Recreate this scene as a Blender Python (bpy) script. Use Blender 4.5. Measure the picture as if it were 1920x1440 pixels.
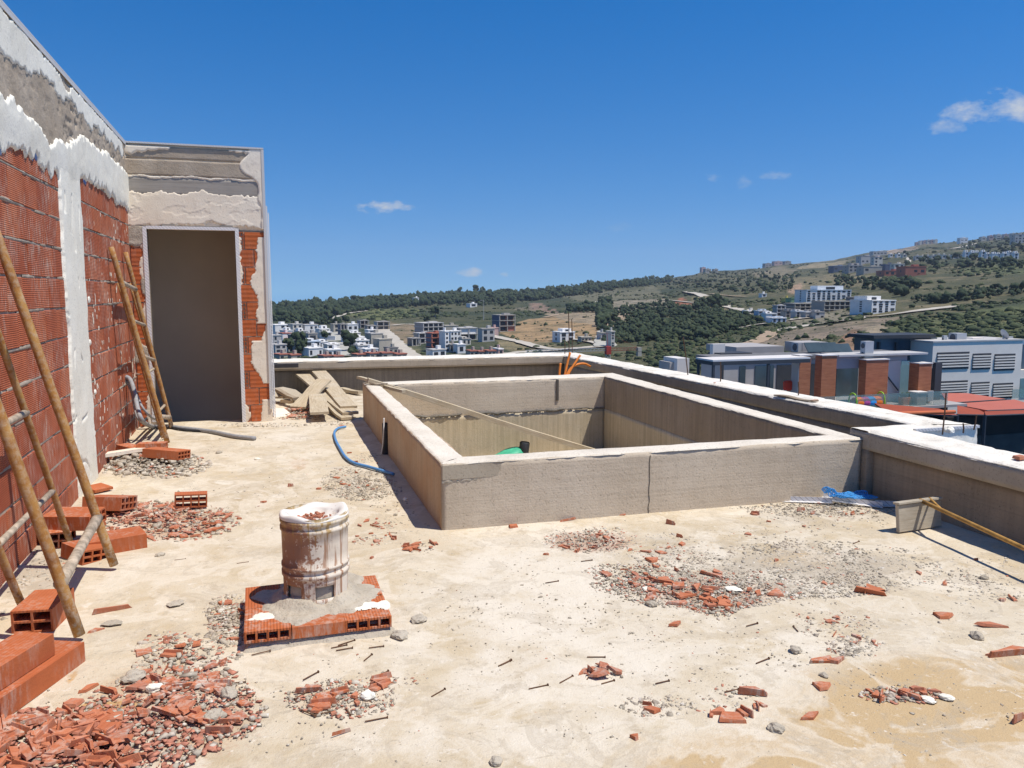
import bpy, bmesh, math, random
import numpy as np
from mathutils import Vector, Matrix, Euler

for o in list(bpy.data.objects):
    bpy.data.objects.remove(o)
scene = bpy.context.scene
COL = scene.collection
random.seed(7)
RNG = np.random.RandomState(11)

# ---------------------------------------------------------------- camera
F, YAW, PIT, EYE = 1500.0, 0.307, -0.116, 1.5
cam_data = bpy.data.cameras.new('camera')
cam_data.sensor_width = 36.0
cam_data.lens = 36.0 * F / 1920.0
cam_data.clip_start = 0.05
cam_data.clip_end = 90000.0
cam = bpy.data.objects.new('camera', cam_data)
cam.location = (0, 0, EYE)
cam.rotation_euler = (math.pi / 2 + PIT, 0, -YAW)
COL.objects.link(cam)
scene.camera = cam

# ---------------------------------------------------------------- light
SUN_VEC = Vector((0.355, -0.265, 1.0)).normalized()          # towards the sun
SUN_EL = math.asin(SUN_VEC.z)
SUN_AZ = math.atan2(SUN_VEC.x, SUN_VEC.y)                   # clockwise from +Y
sun_data = bpy.data.lights.new('sun', 'SUN')
sun_data.energy = 4.9
sun_data.angle = math.radians(0.53)
sun_data.color = (1.0, 0.955, 0.89)
sun = bpy.data.objects.new('sun', sun_data)
sun.rotation_euler = (-SUN_VEC).to_track_quat('-Z', 'Y').to_euler()
sun.location = SUN_VEC * 200
COL.objects.link(sun)

world = bpy.data.worlds.new('World')
scene.world = world
world.use_nodes = True
def build_world():
    nt = world.node_tree
    nt.nodes.clear()
    N, L = nt.nodes, nt.links
    out = N.new('ShaderNodeOutputWorld')
    bg = N.new('ShaderNodeBackground')
    bg.inputs['Strength'].default_value = 0.122
    sky = N.new('ShaderNodeTexSky')
    sky.sky_type = 'NISHITA'
    sky.sun_disc = False
    sky.sun_elevation = SUN_EL
    sky.sun_rotation = SUN_AZ
    sky.altitude = 120
    sky.air_density = 1.0
    sky.dust_density = 0.0
    sky.ozone_density = 2.0
    hsv = N.new('ShaderNodeHueSaturation')
    hsv.inputs['Saturation'].default_value = 1.5
    hsv.inputs['Value'].default_value = 1.0
    hsv.inputs['Hue'].default_value = 0.508
    L.new(sky.outputs[0], hsv.inputs['Color'])
    tc = N.new('ShaderNodeTexCoord')
    # very clear air: the pale band at the horizon is compressed
    sx = N.new('ShaderNodeSeparateXYZ'); cx = N.new('ShaderNodeCombineXYZ')
    L.new(tc.outputs['Generated'], sx.inputs[0])
    ab = N.new('ShaderNodeMath'); ab.operation = 'ABSOLUTE'; L.new(sx.outputs[2], ab.inputs[0])
    ad = N.new('ShaderNodeMath'); ad.operation = 'MULTIPLY_ADD'; L.new(ab.outputs[0], ad.inputs[0]); ad.inputs[1].default_value = .8; ad.inputs[2].default_value = .12
    for k in (0, 1): L.new(sx.outputs[k], cx.inputs[k])
    L.new(ad.outputs[0], cx.inputs[2]); L.new(cx.outputs[0], sky.inputs['Vector'])
    def vm(op, a, b=None):
        n = N.new('ShaderNodeVectorMath'); n.operation = op
        for i, s in enumerate((a, b)):
            if s is None: continue
            if isinstance(s, (tuple, list, Vector)): n.inputs[i].default_value = s
            else: L.new(s, n.inputs[i])
        return n
    def mt(op, a, b=None, clamp=False):
        n = N.new('ShaderNodeMath'); n.operation = op; n.use_clamp = clamp
        for i, s in enumerate((a, b)):
            if s is None: continue
            if isinstance(s, (int, float)): n.inputs[i].default_value = s
            else: L.new(s, n.inputs[i])
        return n.outputs[0]
    d = tc.outputs['Generated']
    noi = N.new('ShaderNodeTexNoise')
    noi.inputs['Scale'].default_value = 26.0
    noi.inputs['Detail'].default_value = 7.0
    noi.inputs['Roughness'].default_value = 0.62
    stretch = vm('MULTIPLY', d, (1.0, 1.0, 2.0)).outputs[0]
    L.new(stretch, noi.inputs['Vector'])
    nf = mt('SUBTRACT', noi.outputs['Fac'], 0.5)
    total = None
    # fair-weather cumulus scattered low over the horizon: direction, width, height, density
    wob = mt('MULTIPLY_ADD', nf, 5.5); wob.node.inputs[2].default_value = 0.55
    for (u, v, hw, hh, dens) in CLOUDS:
        c = Vector(ray(u, v)).normalized()
        vr = N.new('ShaderNodeVectorRotate'); vr.rotation_type = 'EULER_XYZ'; vr.invert = True
        vr.inputs['Rotation'].default_value = (0, -math.asin(c.z), math.atan2(c.y, c.x))
        L.new(d, vr.inputs['Vector'])
        q = vm('SUBTRACT', vr.outputs[0], (1, 0, 0)).outputs[0]
        q = vm('MULTIPLY', q, (9.0, F / hw, F / hh)).outputs[0]
        e = mt('SUBTRACT', wob, vm('DOT_PRODUCT', q, q).outputs['Value'])
        e = mt('MULTIPLY', e, dens, clamp=True)
        total = e if total is None else mt('MAXIMUM', total, e)
    mix = N.new('ShaderNodeMix'); mix.data_type = 'RGBA'
    L.new(total, mix.inputs[0])
    L.new(hsv.outputs[0], mix.inputs[6])
    mix.inputs[7].default_value = (4.6, 4.9, 5.3, 1)
    L.new(mix.outputs[2], bg.inputs['Color'])
    L.new(bg.outputs[0], out.inputs[0])
def ray(u, v):
    """direction seen at photo position u,v (1920 x 1440) from the camera"""
    r, up = (u - 960) / F, (720 - v) / F
    cp, sp = math.cos(PIT), math.sin(PIT)
    yr, z = cp - sp * up, sp + cp * up
    cy, sy = math.cos(YAW), math.sin(YAW)
    return (cy * r + sy * yr, -sy * r + cy * yr, z)
CLOUDS = [(733, 388, 66, 20, .75), (1866, 205, 85, 30, .6), (1765, 238, 45, 18, .45),
          (1340, 334, 26, 15, .45), (1392, 342, 20, 14, .35), (1460, 328, 34, 10, .35),
          (880, 511, 30, 9, .55), (945, 514, 14, 7, .5),
          (1180, 425, 46, 12, .10)]
build_world()

vs = scene.view_settings
scene.display_settings.display_device = 'sRGB'
vs.view_transform = 'Standard'
vs.look = 'None'
vs.exposure = 0.06
vs.gamma = 1.0
vs.use_curve_mapping = False
scene.render.engine = 'CYCLES'

# ---------------------------------------------------------------- geometry helpers
def gp(u, v, z=0.0):
    d = ray(u, v); t = (z - EYE) / d[2]
    return Vector((d[0] * t, d[1] * t, z))
def atx(u, v, x):
    d = ray(u, v); t = x / d[0]
    return Vector((x, d[1] * t, EYE + d[2] * t))
def aty(u, v, y):
    d = ray(u, v); t = y / d[1]
    return Vector((d[0] * t, y, EYE + d[2] * t))

def _h(ix, iy, iz, s):
    n = (ix.astype(np.int64) * 374761393 + iy.astype(np.int64) * 668265263 + iz.astype(np.int64) * 2147483647 + s * 1274126177) & 0xffffffff
    n = ((n ^ (n >> 13)) * 1274126177) & 0xffffffff
    n = (n ^ (n >> 16)) & 0xffffffff
    return n / 4294967295.0
def vn(x, y, z=0.0, s=0):
    x, y, z = np.broadcast_arrays(np.asarray(x, float), np.asarray(y, float), np.asarray(z, float))
    xi, yi, zi = np.floor(x), np.floor(y), np.floor(z)
    fx, fy, fz = x - xi, y - yi, z - zi
    fx, fy, fz = [f * f * (3 - 2 * f) for f in (fx, fy, fz)]
    r = 0
    for a in (0, 1):
        wa = fx if a else 1 - fx
        for b in (0, 1):
            wb = fy if b else 1 - fy
            for c in (0, 1):
                wc = fz if c else 1 - fz
                r = r + wa * wb * wc * _h(xi + a, yi + b, zi + c, s)
    return r
def fbm(x, y, z=0.0, s=0, o=4):
    r, a, t, k = 0, 1.0, 0.0, 1.0
    for i in range(o):
        r = r + a * vn(np.asarray(x) * k, np.asarray(y) * k, np.asarray(z) * k, s + 17 * i); t += a
        a *= .5; k *= 2.03
    return r / t                                              # 0..1
def sstep(a, b, x):
    t = np.clip((x - a) / (b - a), 0, 1); return t * t * (3 - 2 * t)

def mesh_obj(name, me, mat=None, parent=None, smooth=False):
    o = bpy.data.objects.new(name, me)
    if mat is not None and not me.materials: me.materials.append(mat)
    if smooth: me.polygons.foreach_set('use_smooth', [True] * len(me.polygons))
    COL.objects.link(o)
    if parent is not None: o.parent = parent
    return o
def np_mesh(name, verts, faces):
    me = bpy.data.meshes.new(name)
    verts = np.asarray(verts, np.float32); faces = np.asarray(faces, np.int32)
    me.vertices.add(len(verts)); me.vertices.foreach_set('co', verts.ravel())
    n, k = faces.shape
    me.loops.add(n * k); me.loops.foreach_set('vertex_index', faces.ravel())
    me.polygons.add(n); me.polygons.foreach_set('loop_start', np.arange(0, n * k, k, dtype=np.int32))
    me.update(calc_edges=True); me.validate()
    return me
def tag(o, label=None, cat=None, group=None, kind=None):
    if label: o['label'] = label
    if cat: o['category'] = cat
    if group: o['group'] = group
    if kind: o['kind'] = kind
    return o
def thing(name, label, cat, loc=(0, 0, 0), group=None, rz=0.0):
    o = bpy.data.objects.new(name, None)
    o.empty_display_size = .1
    o.location = loc; o.rotation_euler = (0, 0, rz)
    COL.objects.link(o)
    return tag(o, label, cat, group)
def copy_tree(o, parent=None):
    c = o.copy(); COL.objects.link(c); c.parent = parent
    for ch in list(o.children): copy_tree(ch, c)
    return c

class MB:
    def __init__(s): s.v, s.f = [], []
    def add(s, vs_, fs, M=None):
        k = len(s.v)
        s.v += [tuple(M @ Vector(p)) if M is not None else tuple(p) for p in vs_]
        s.f += [tuple(i + k for i in f) for f in fs]
        return s
    def box(s, c, d, M=None, bev=0.0):
        x, y, z = d[0] / 2, d[1] / 2, d[2] / 2
        T = Matrix.Translation(c)
        if M is not None: T = M @ T
        if not bev:
            p = [(a * x, b * y, e * z) for e in (-1, 1) for b in (-1, 1) for a in (-1, 1)]
            f = [(0, 2, 3, 1), (4, 5, 7, 6), (0, 1, 5, 4), (2, 6, 7, 3), (0, 4, 6, 2), (1, 3, 7, 5)]
            return s.add(p, f, T)
        p, idx = [], {}
        for a in (-1, 1):
            for b in (-1, 1):
                for e in (-1, 1):
                    for k in range(3):
                        q = [a * x, b * y, e * z]
                        sg = (a, b, e)
                        for m in range(3):
                            if m != k: q[m] -= sg[m] * bev
                        idx[(a, b, e, k)] = len(p); p.append(tuple(q))
        f = []
        for k in range(3):
            i, j = [m for m in range(3) if m != k]
            for sg in (-1, 1):
                loop = []
                for (p1, p2) in ((-1, -1), (1, -1), (1, 1), (-1, 1)):
                    q = [0, 0, 0]; q[k] = sg; q[i] = p1; q[j] = p2
                    loop.append(idx[tuple(q) + (k,)])
                if (sg < 0) ^ (k == 1): loop = loop[::-1]
                f.append(tuple(loop))
        for k in range(3):                                     # edge bevels along axis k
            i, j = [m for m in range(3) if m != k]
            for p1 in (-1, 1):
                for p2 in (-1, 1):
                    q0, q1 = [0, 0, 0], [0, 0, 0]
                    q0[k], q1[k] = -1, 1
                    for q in (q0, q1): q[i], q[j] = p1, p2
                    f.append((idx[tuple(q0) + (i,)], idx[tuple(q1) + (i,)], idx[tuple(q1) + (j,)], idx[tuple(q0) + (j,)]))
        for a in (-1, 1):
            for b in (-1, 1):
                for e in (-1, 1):
                    f.append(tuple(idx[(a, b, e, k)] for k in range(3)))
        return s.add(p, f, T)
    def tube(s, pts, r, seg=10, caps=True):
        pts = [Vector(p) for p in pts]
        n = len(pts); rs = r if isinstance(r, (list, tuple)) else [r] * n
        vs_, fs = [], []
        ref = None
        for i, p in enumerate(pts):
            t = (pts[min(i + 1, n - 1)] - pts[max(i - 1, 0)]).normalized()
            if ref is None:
                ref = t.orthogonal().normalized()
            a = (ref - t * ref.dot(t)).normalized(); ref = a
            b = t.cross(a)
            for k in range(seg):
                an = 2 * math.pi * k / seg
                vs_.append(p + (a * math.cos(an) + b * math.sin(an)) * rs[i])
        for i in range(n - 1):
            for k in range(seg):
                k2 = (k + 1) % seg
                fs.append((i * seg + k, i * seg + k2, (i + 1) * seg + k2, (i + 1) * seg + k))
        if caps:
            fs.append(tuple(range(seg))[::-1]); fs.append(tuple((n - 1) * seg + k for k in range(seg)))
        return s.add(vs_, fs)
    def prism(s, poly, z0, z1, M=None):
        n = len(poly)
        vs_ = [(p[0], p[1], z0) for p in poly] + [(p[0], p[1], z1) for p in poly]
        fs = [tuple(range(n))[::-1], tuple(range(n, 2 * n))] + [(i, (i + 1) % n, n + (i + 1) % n, n + i) for i in range(n)]
        return s.add(vs_, fs, M)
    def lathe(s, prof, seg=32, M=None, close=False):
        vs_, fs = [], []
        n = len(prof)
        for k in range(seg):
            an = 2 * math.pi * k / seg
            for (r, z) in prof: vs_.append((r * math.cos(an), r * math.sin(an), z))
        for k in range(seg):
            k2 = (k + 1) % seg
            for i in range(n - 1):
                fs.append((k * n + i, k2 * n + i, k2 * n + i + 1, k * n + i + 1))
        return s.add(vs_, fs, M)
    def mesh(s, name):
        me = bpy.data.meshes.new(name); me.from_pydata(s.v, [], s.f); me.update(); return me
    def build(s, name, mat, parent=None, smooth=False, weld=False):
        me = s.mesh(name)
        bm = bmesh.new(); bm.from_mesh(me)
        if weld: bmesh.ops.remove_doubles(bm, verts=bm.verts, dist=1e-5)
        bmesh.ops.recalc_face_normals(bm, faces=bm.faces); bm.to_mesh(me); bm.free()
        return mesh_obj(name, me, mat, parent, smooth)

def spline(pts, n=8):
    P = [Vector(p) for p in pts]
    P = [P[0] * 2 - P[1]] + P + [P[-1] * 2 - P[-2]]
    out = []
    for i in range(1, len(P) - 2):
        for k in range(n):
            t = k / n
            a, b, c, d = P[i - 1], P[i], P[i + 1], P[i + 2]
            out.append(.5 * ((2 * b) + (c - a) * t + (2 * a - 5 * b + 4 * c - d) * t * t + (3 * b - a - 3 * c + d) * t ** 3))
    out.append(P[-2])
    return out

def rough_hex(name, quad, z0, z1, mat, parent=None, res=.05, amp=.004, chip=.006, seed=1, ztop=None):
    """a block on a four-cornered plan with slightly wavy, chipped concrete faces (quad: 4 xy, counter-clockwise)"""
    q = [np.array(p, float) for p in quad]
    lu = max(np.linalg.norm(q[1] - q[0]), np.linalg.norm(q[2] - q[3])); lv = max(np.linalg.norm(q[3] - q[0]), np.linalg.norm(q[2] - q[1]))
    nu, nv, nw = [max(1, int(round(l / res))) for l in (lu, lv, z1 - z0)]
    idx, P, fs = {}, [], []
    def vid(i, j, k):
        key = (i, j, k)
        if key not in idx: idx[key] = len(P); P.append((i, j, k))
        return idx[key]
    for i in range(nu):
        for j in range(nv):
            fs.append((vid(i, j, 0), vid(i, j + 1, 0), vid(i + 1, j + 1, 0), vid(i + 1, j, 0)))
            fs.append((vid(i, j, nw), vid(i + 1, j, nw), vid(i + 1, j + 1, nw), vid(i, j + 1, nw)))
        for k in range(nw):
            fs.append((vid(i, 0, k), vid(i + 1, 0, k), vid(i + 1, 0, k + 1), vid(i, 0, k + 1)))
            fs.append((vid(i, nv, k), vid(i, nv, k + 1), vid(i + 1, nv, k + 1), vid(i + 1, nv, k)))
    for j in range(nv):
        for k in range(nw):
            fs.append((vid(0, j, k), vid(0, j, k + 1), vid(0, j + 1, k + 1), vid(0, j + 1, k)))
            fs.append((vid(nu, j, k), vid(nu, j + 1, k), vid(nu, j + 1, k + 1), vid(nu, j, k + 1)))
    A = np.array(P, float)
    u, v, w = A[:, 0] / nu, A[:, 1] / nv, A[:, 2] / nw
    xy = ((1 - u) * (1 - v))[:, None] * q[0] + (u * (1 - v))[:, None] * q[1] + (u * v)[:, None] * q[2] + ((1 - u) * v)[:, None] * q[3]
    zz = z0 + (z1 - z0) * w
    if ztop is not None: zz = zz + w * (((1 - u) * (1 - v)) * ztop[0] + (u * (1 - v)) * ztop[1] + (u * v) * ztop[2] + ((1 - u) * v) * ztop[3])
    C = np.column_stack([xy, zz])
    D = np.column_stack([fbm(C[:, 0] * 2.3, C[:, 1] * 2.3, C[:, 2] * 2.3, seed + 5 * k, 3) - .5 for k in range(3)]) * 2 * amp
    edge = (A[:, 2] == nw) & ((A[:, 0] == 0) | (A[:, 0] == nu) | (A[:, 1] == 0) | (A[:, 1] == nv))
    E_ = np.column_stack([fbm(C[:, 0] * 9, C[:, 1] * 9, C[:, 2] * 9, seed + 31 + 5 * k, 3) - .5 for k in range(3)]) * 2 * chip
    D[edge] += E_[edge]
    C = C + D
    me = np_mesh(name, C, fs)
    return mesh_obj(name, me, mat, parent)

def patch(name, O, U, V, N_, w, h, res, hf, mat, parent=None, keep=-.004, smooth=True):
    """a trowelled layer on a wall: grid in the U,V plane lifted by hf(u,v) along N; sunk parts are dropped"""
    O, U, V, N_ = [np.array(a, float) for a in (O, U, V, N_)]
    nu, nv = max(2, int(w / res)), max(2, int(h / res))
    uu, vv = np.meshgrid(np.linspace(0, w, nu + 1), np.linspace(0, h, nv + 1), indexing='ij')
    H = hf(uu, vv)
    P = O + uu[..., None] * U + vv[..., None] * V + H[..., None] * N_
    id_ = np.arange((nu + 1) * (nv + 1)).reshape(nu + 1, nv + 1)
    f = np.stack([id_[:-1, :-1], id_[1:, :-1], id_[1:, 1:], id_[:-1, 1:]], -1).reshape(-1, 4)
    Hm = np.stack([H[:-1, :-1], H[1:, :-1], H[1:, 1:], H[:-1, 1:]], -1).reshape(-1, 4).max(1)
    f = f[Hm > keep]
    used = np.unique(f); rm = np.zeros((nu + 1) * (nv + 1), int); rm[used] = np.arange(len(used))
    if np.dot(np.cross(U, V), N_) < 0: f = f[:, ::-1]
    me = np_mesh(name, P.reshape(-1, 3)[used], rm[f])
    return mesh_obj(name, me, mat, parent, smooth)

# ---------------------------------------------------------------- materials
class NT:
    def __init__(s, name):
        s.m = bpy.data.materials.new(name); s.m.use_nodes = True
        s.t = s.m.node_tree; s.N, s.L = s.t.nodes, s.t.links
        s.b = s.N['Principled BSDF']
        s.b.inputs['Specular IOR Level'].default_value = .25
        s.geo = s.N.new('ShaderNodeNewGeometry'); s.pos = s.geo.outputs['Position']
        s.tc = s.N.new('ShaderNodeTexCoord'); s.obj = s.tc.outputs['Object']
    def set(s, sock, v):
        if hasattr(v, 'is_linked') or hasattr(v, 'links'): s.L.new(v, sock)
        elif isinstance(v, (tuple, list)) and len(v) == 3 and sock.type == 'RGBA': sock.default_value = (*v, 1)
        else: sock.default_value = v
    def noise(s, scale, detail=4, rough=.55, vec=None, stretch=None, dist=0.0):
        n = s.N.new('ShaderNodeTexNoise')
        n.inputs['Scale'].default_value = scale; n.inputs['Detail'].default_value = detail; n.inputs['Roughness'].default_value = rough
        n.inputs['Distortion'].default_value = dist
        vec = vec or s.pos
        if stretch: vec = s.vmul(vec, stretch)
        s.L.new(vec, n.inputs['Vector'])
        return n.outputs['Fac']
    def vor(s, scale, vec=None, feat='F1', stretch=None):
        n = s.N.new('ShaderNodeTexVoronoi'); n.feature = feat; n.inputs['Scale'].default_value = scale
        vec = vec or s.pos
        if stretch: vec = s.vmul(vec, stretch)
        s.L.new(vec, n.inputs['Vector']); return n.outputs['Distance']
    def vmul(s, vec, k):
        n = s.N.new('ShaderNodeVectorMath'); n.operation = 'MULTIPLY'; s.L.new(vec, n.inputs[0]); n.inputs[1].default_value = k; return n.outputs[0]
    def xyz(s, vec):
        n = s.N.new('ShaderNodeSeparateXYZ'); s.L.new(vec, n.inputs[0]); return n.outputs
    def math(s, op, a, b=0.0, clamp=False):
        n = s.N.new('ShaderNodeMath'); n.operation = op; n.use_clamp = clamp
        s.set(n.inputs[0], a); s.set(n.inputs[1], b); return n.outputs[0]
    def ramp(s, fac, stops, interp='LINEAR'):
        n = s.N.new('ShaderNodeValToRGB'); n.color_ramp.interpolation = interp
        e = n.color_ramp.elements
        while len(e) < len(stops): e.new(.5)
        for k, (p, c) in enumerate(stops):
            e[k].position = p
            e[k].color = (c, c, c, 1) if isinstance(c, (int, float)) else (*c, 1)
        s.L.new(fac, n.inputs[0]); return n.outputs[0]
    def mix(s, fac, a, b, blend='MIX'):
        n = s.N.new('ShaderNodeMix'); n.data_type = 'RGBA'; n.blend_type = blend
        s.set(n.inputs[0], fac); s.set(n.inputs[6], a); s.set(n.inputs[7], b); return n.outputs[2]
    def rnd(s):
        return s.N.new('ShaderNodeObjectInfo').outputs['Random']
    def attr(s, name):
        n = s.N.new('ShaderNodeAttribute'); n.attribute_name = name; return n.outputs
    def bump(s, h, strength=.5, dist=.01):
        n = s.N.new('ShaderNodeBump'); n.inputs['Strength'].default_value = strength; n.inputs['Distance'].default_value = dist
        s.L.new(h, n.inputs['Height']); s.L.new(n.outputs[0], s.b.inputs['Normal'])
    def done(s, col, rough=.9, metal=0.0):
        s.set(s.b.inputs['Base Color'], col); s.set(s.b.inputs['Roughness'], rough); s.set(s.b.inputs['Metallic'], metal)
        return s.m

def simple(name, col, rough=.8, var=.12, scale=8, metal=0.0, bump=.0, obj=False):
    n = NT(name)
    f = n.noise(scale, 5, .6, vec=n.obj if obj else None)
    lo = tuple(c * (1 - var) for c in col); hi = tuple(min(1, c * (1 + var)) for c in col)
    if bump: n.bump(f, bump, .01)
    return n.done(n.ramp(f, [(.3, lo), (.7, hi)]), rough, metal)

def concrete(name, base, dark, light, streak=0.0, sc=1.0, bump=.35, warm=None, lines=0.0, tint=(1.04, 1.0, .92)):
    n = NT(name)
    tn = lambda c: tuple(a * b for a, b in zip(c, tint)) if c else c
    base, dark, light, warm = tn(base), tn(dark), tn(light), tn(warm)
    a = n.noise(1.7 * sc, 4, .6); b = n.noise(11 * sc, 4, .65); c = n.noise(70, 2, .6)
    col = n.ramp(a, [(.28, dark), (.5, base), (.75, light)])
    col = n.mix(n.ramp(b, [(.35, 0.0), (.75, .45)]), col, light)
    col = n.mix(n.ramp(c, [(.28, .55), (.42, 0.0)]), col, tuple(x * .55 for x in dark))
    if warm:
        col = n.mix(n.ramp(n.noise(2.6 * sc, 4, .6), [(.42, 0.0), (.7, .8)]), col, warm)
    if streak:
        st = n.noise(1.0, 3, .6, stretch=(26, 26, .9))
        col = n.mix(n.ramp(st, [(.42, 0.0), (.62, streak)]), col, tuple(x * .6 for x in dark))
    h = n.math('ADD', n.math('MULTIPLY', b, .5), n.math('MULTIPLY', c, .35))
    if lines:
        z = n.xyz(n.pos)[2]
        ln = n.noise(1.0, 3, .5, stretch=(.6, .6, 60))
        h = n.math('ADD', h, n.math('MULTIPLY', ln, lines))
        col = n.mix(n.ramp(ln, [(.3, .28), (.5, 0.0)]), col, tuple(x * .7 for x in dark))
    pits = n.vor(16 * sc)
    col = n.mix(n.ramp(pits, [(.05, .6), (.1, 0.0)]), col, tuple(x * .4 for x in dark))
    n.bump(h, bump, .012)
    return n.done(col, .95)

MAT = {}
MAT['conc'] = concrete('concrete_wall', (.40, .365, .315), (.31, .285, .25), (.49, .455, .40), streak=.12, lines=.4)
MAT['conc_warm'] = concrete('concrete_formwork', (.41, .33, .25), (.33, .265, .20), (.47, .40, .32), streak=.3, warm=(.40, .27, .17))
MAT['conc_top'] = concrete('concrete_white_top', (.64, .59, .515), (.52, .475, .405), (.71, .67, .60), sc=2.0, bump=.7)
MAT['conc_dark'] = concrete('concrete_inner_shaded', (.29, .245, .20), (.23, .195, .155), (.35, .30, .25), streak=.3, warm=(.32, .26, .19))  # right pool wall only: shade of its inner face put into the colour
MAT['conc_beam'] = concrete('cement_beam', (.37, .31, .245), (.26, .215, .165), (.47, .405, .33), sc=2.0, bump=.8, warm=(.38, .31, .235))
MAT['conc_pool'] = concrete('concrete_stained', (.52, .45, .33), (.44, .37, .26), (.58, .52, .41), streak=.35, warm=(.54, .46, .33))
MAT['mortar'] = concrete('mortar', (.33, .275, .22), (.23, .19, .155), (.44, .38, .32), sc=3, bump=.9)
MAT['plaster_w'] = concrete('white_plaster', (.77, .74, .68), (.68, .645, .58), (.82, .80, .76), sc=1.2, bump=.4, tint=(1.02, .99, .88))
MAT['plaster_p'] = concrete('pinkish_plaster', (.77, .685, .60), (.69, .60, .51), (.82, .76, .69), sc=1.2, bump=.35, tint=(1.03, .985, .86))  # warmed beyond its own pinkish tone to carry bounce from the floor
n = NT('mortar_crumbs')
_v = n.N.new('ShaderNodeTexVoronoi'); _v.inputs['Scale'].default_value = 38; n.L.new(n.pos, _v.inputs['Vector'])
_c = n.ramp(n.xyz(_v.outputs['Color'])[0], [(.0, (.28, .235, .175)), (.45, (.41, .355, .27)), (.85, (.50, .435, .335)), (1, (.68, .62, .52))])
MAT['gravel'] = n.done(n.mix(n.ramp(n.noise(5, 3), [(.5, 0.0), (.75, .35)]), _c, (.46, .33, .25)), .95)
MAT['cement'] = concrete('grey_cement', (.41, .365, .30), (.32, .285, .23), (.49, .445, .375), sc=4, bump=1.0)
MAT['room'] = simple('shaded_render', (.62, .51, .395), .95, .06, 1.5)

def brick_mat(name, cols, groove, pitch, smear, axis=2, per=.5):
    n = NT(name)
    cols = [(a * 1.02, b * .97, c * .84) for a, b, c in cols]
    r = n.rnd()
    col = n.ramp(r, [(0, cols[0]), (.5, cols[1]), (1, cols[2])])
    a = n.noise(9, 3, .65); c = n.noise(60, 2, .6)
    col = n.mix(n.ramp(a, [(.35, 0.0), (.7, per)]), col, tuple(x * .62 for x in cols[0]))
    g = n.xyz(n.obj)[axis]
    w = n.math('SINE', n.math('MULTIPLY', g, 2 * math.pi / pitch))
    col = n.mix(n.ramp(w, [(.0, .0), (.02, .0)]), col, col)
    wv = n.math('MULTIPLY', n.math('ADD', w, 1.0), .5)
    col = n.mix(n.math('MULTIPLY', n.math('SUBTRACT', 1.0, wv), groove * .55), col, tuple(x * .45 for x in cols[0]))
    if smear:
        sm = n.noise(2.2, 3, .7); s2 = n.noise(40, 3, .7, stretch=(1, 1, .25))
        f = n.math('MULTIPLY', n.ramp(sm, [(.42, 0.0), (.66, 1.0)]), n.ramp(s2, [(.45, 0.0), (.62, smear)]))
        col = n.mix(f, col, (.55, .47, .38))
    n.bump(n.math('ADD', n.math('MULTIPLY', wv, groove), n.math('MULTIPLY', c, .4)), .6, .006)
    return n.done(col, .88)
MAT['brick_wall'] = brick_mat('grooved_red_brick', [(.38, .098, .050), (.47, .132, .064), (.54, .18, .095)], .7, .0115, .6)
MAT['brick_door'] = brick_mat('orange_brick', [(.46, .115, .038), (.54, .145, .050), (.42, .11, .042)], .5, .05, .18, per=.3)
MAT['brick_loose'] = brick_mat('loose_brick', [(.44, .125, .050), (.50, .155, .066), (.40, .12, .058)], .25, .016, .6, axis=0, per=.3)
MAT['shard'] = brick_mat('broken_brick', [(.45, .145, .072), (.54, .20, .11), (.42, .175, .12)], .22, .14, 1.0, axis=1, per=.25)
n = NT('brick_hole'); MAT['hole'] = n.done((.09, .032, .02), .95)
def rust(name, rough=.75):
    n = NT(name)
    a = n.noise(9, 7, .7); b = n.noise(38, 5, .7)
    col = n.ramp(a, [(.25, (.20, .075, .025)), (.5, (.37, .175, .045)), (.75, (.50, .30, .10))])
    z = n.xyz(n.pos)[2]
    k = n.math('ADD', n.ramp(b, [(.45, 0.0), (.62, 1.0)]), 0.0)
    low = n.ramp(n.math('ADD', z, n.math('MULTIPLY', b, .5)), [(.30, 1.0), (.55, .35)])
    col = n.mix(n.math('MULTIPLY', k, low), col, (.50, .43, .33))
    n.bump(b, .5, .004)
    return n.done(col, rough)
MAT['rust'] = rust('rusty_painted_pipe')
MAT['rust_pole'] = simple('rusty_yellow_pole', (.42, .23, .06), .7, .4, 14)
def wood(name, c0, c1, axis=(1, 12, 12)):
    n = NT(name)
    a = n.noise(6, 6, .6, vec=n.obj, stretch=axis, dist=.6); b = n.noise(5, 5, .6)
    col = n.ramp(a, [(.3, c0), (.7, c1)])
    col = n.mix(n.ramp(b, [(.45, 0.0), (.7, .6)]), col, (.55, .48, .36))
    n.bump(a, .4, .004)
    return n.done(col, .9)
MAT['plank'] = wood('cement_stained_wood', (.36, .28, .18), (.56, .465, .315))
MAT['plank_dark'] = wood('old_wood', (.20, .15, .10), (.36, .28, .19))
# ================================================================= roof terrace
XL, YD = -1.294, 9.596                                       # face of the long brick wall, face of the stair-head wall
PO = [(1.058, 4.80), (4.19, 4.72), (4.42, 9.55), (1.145, 9.40)]     # pool, outer plan: front-left, front-right, back-right, back-left
PI = [(1.243, 4.96), (4.02, 4.895), (4.14, 9.20), (1.305, 9.17)]    # pool, inner plan
PZ = .425

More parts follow.
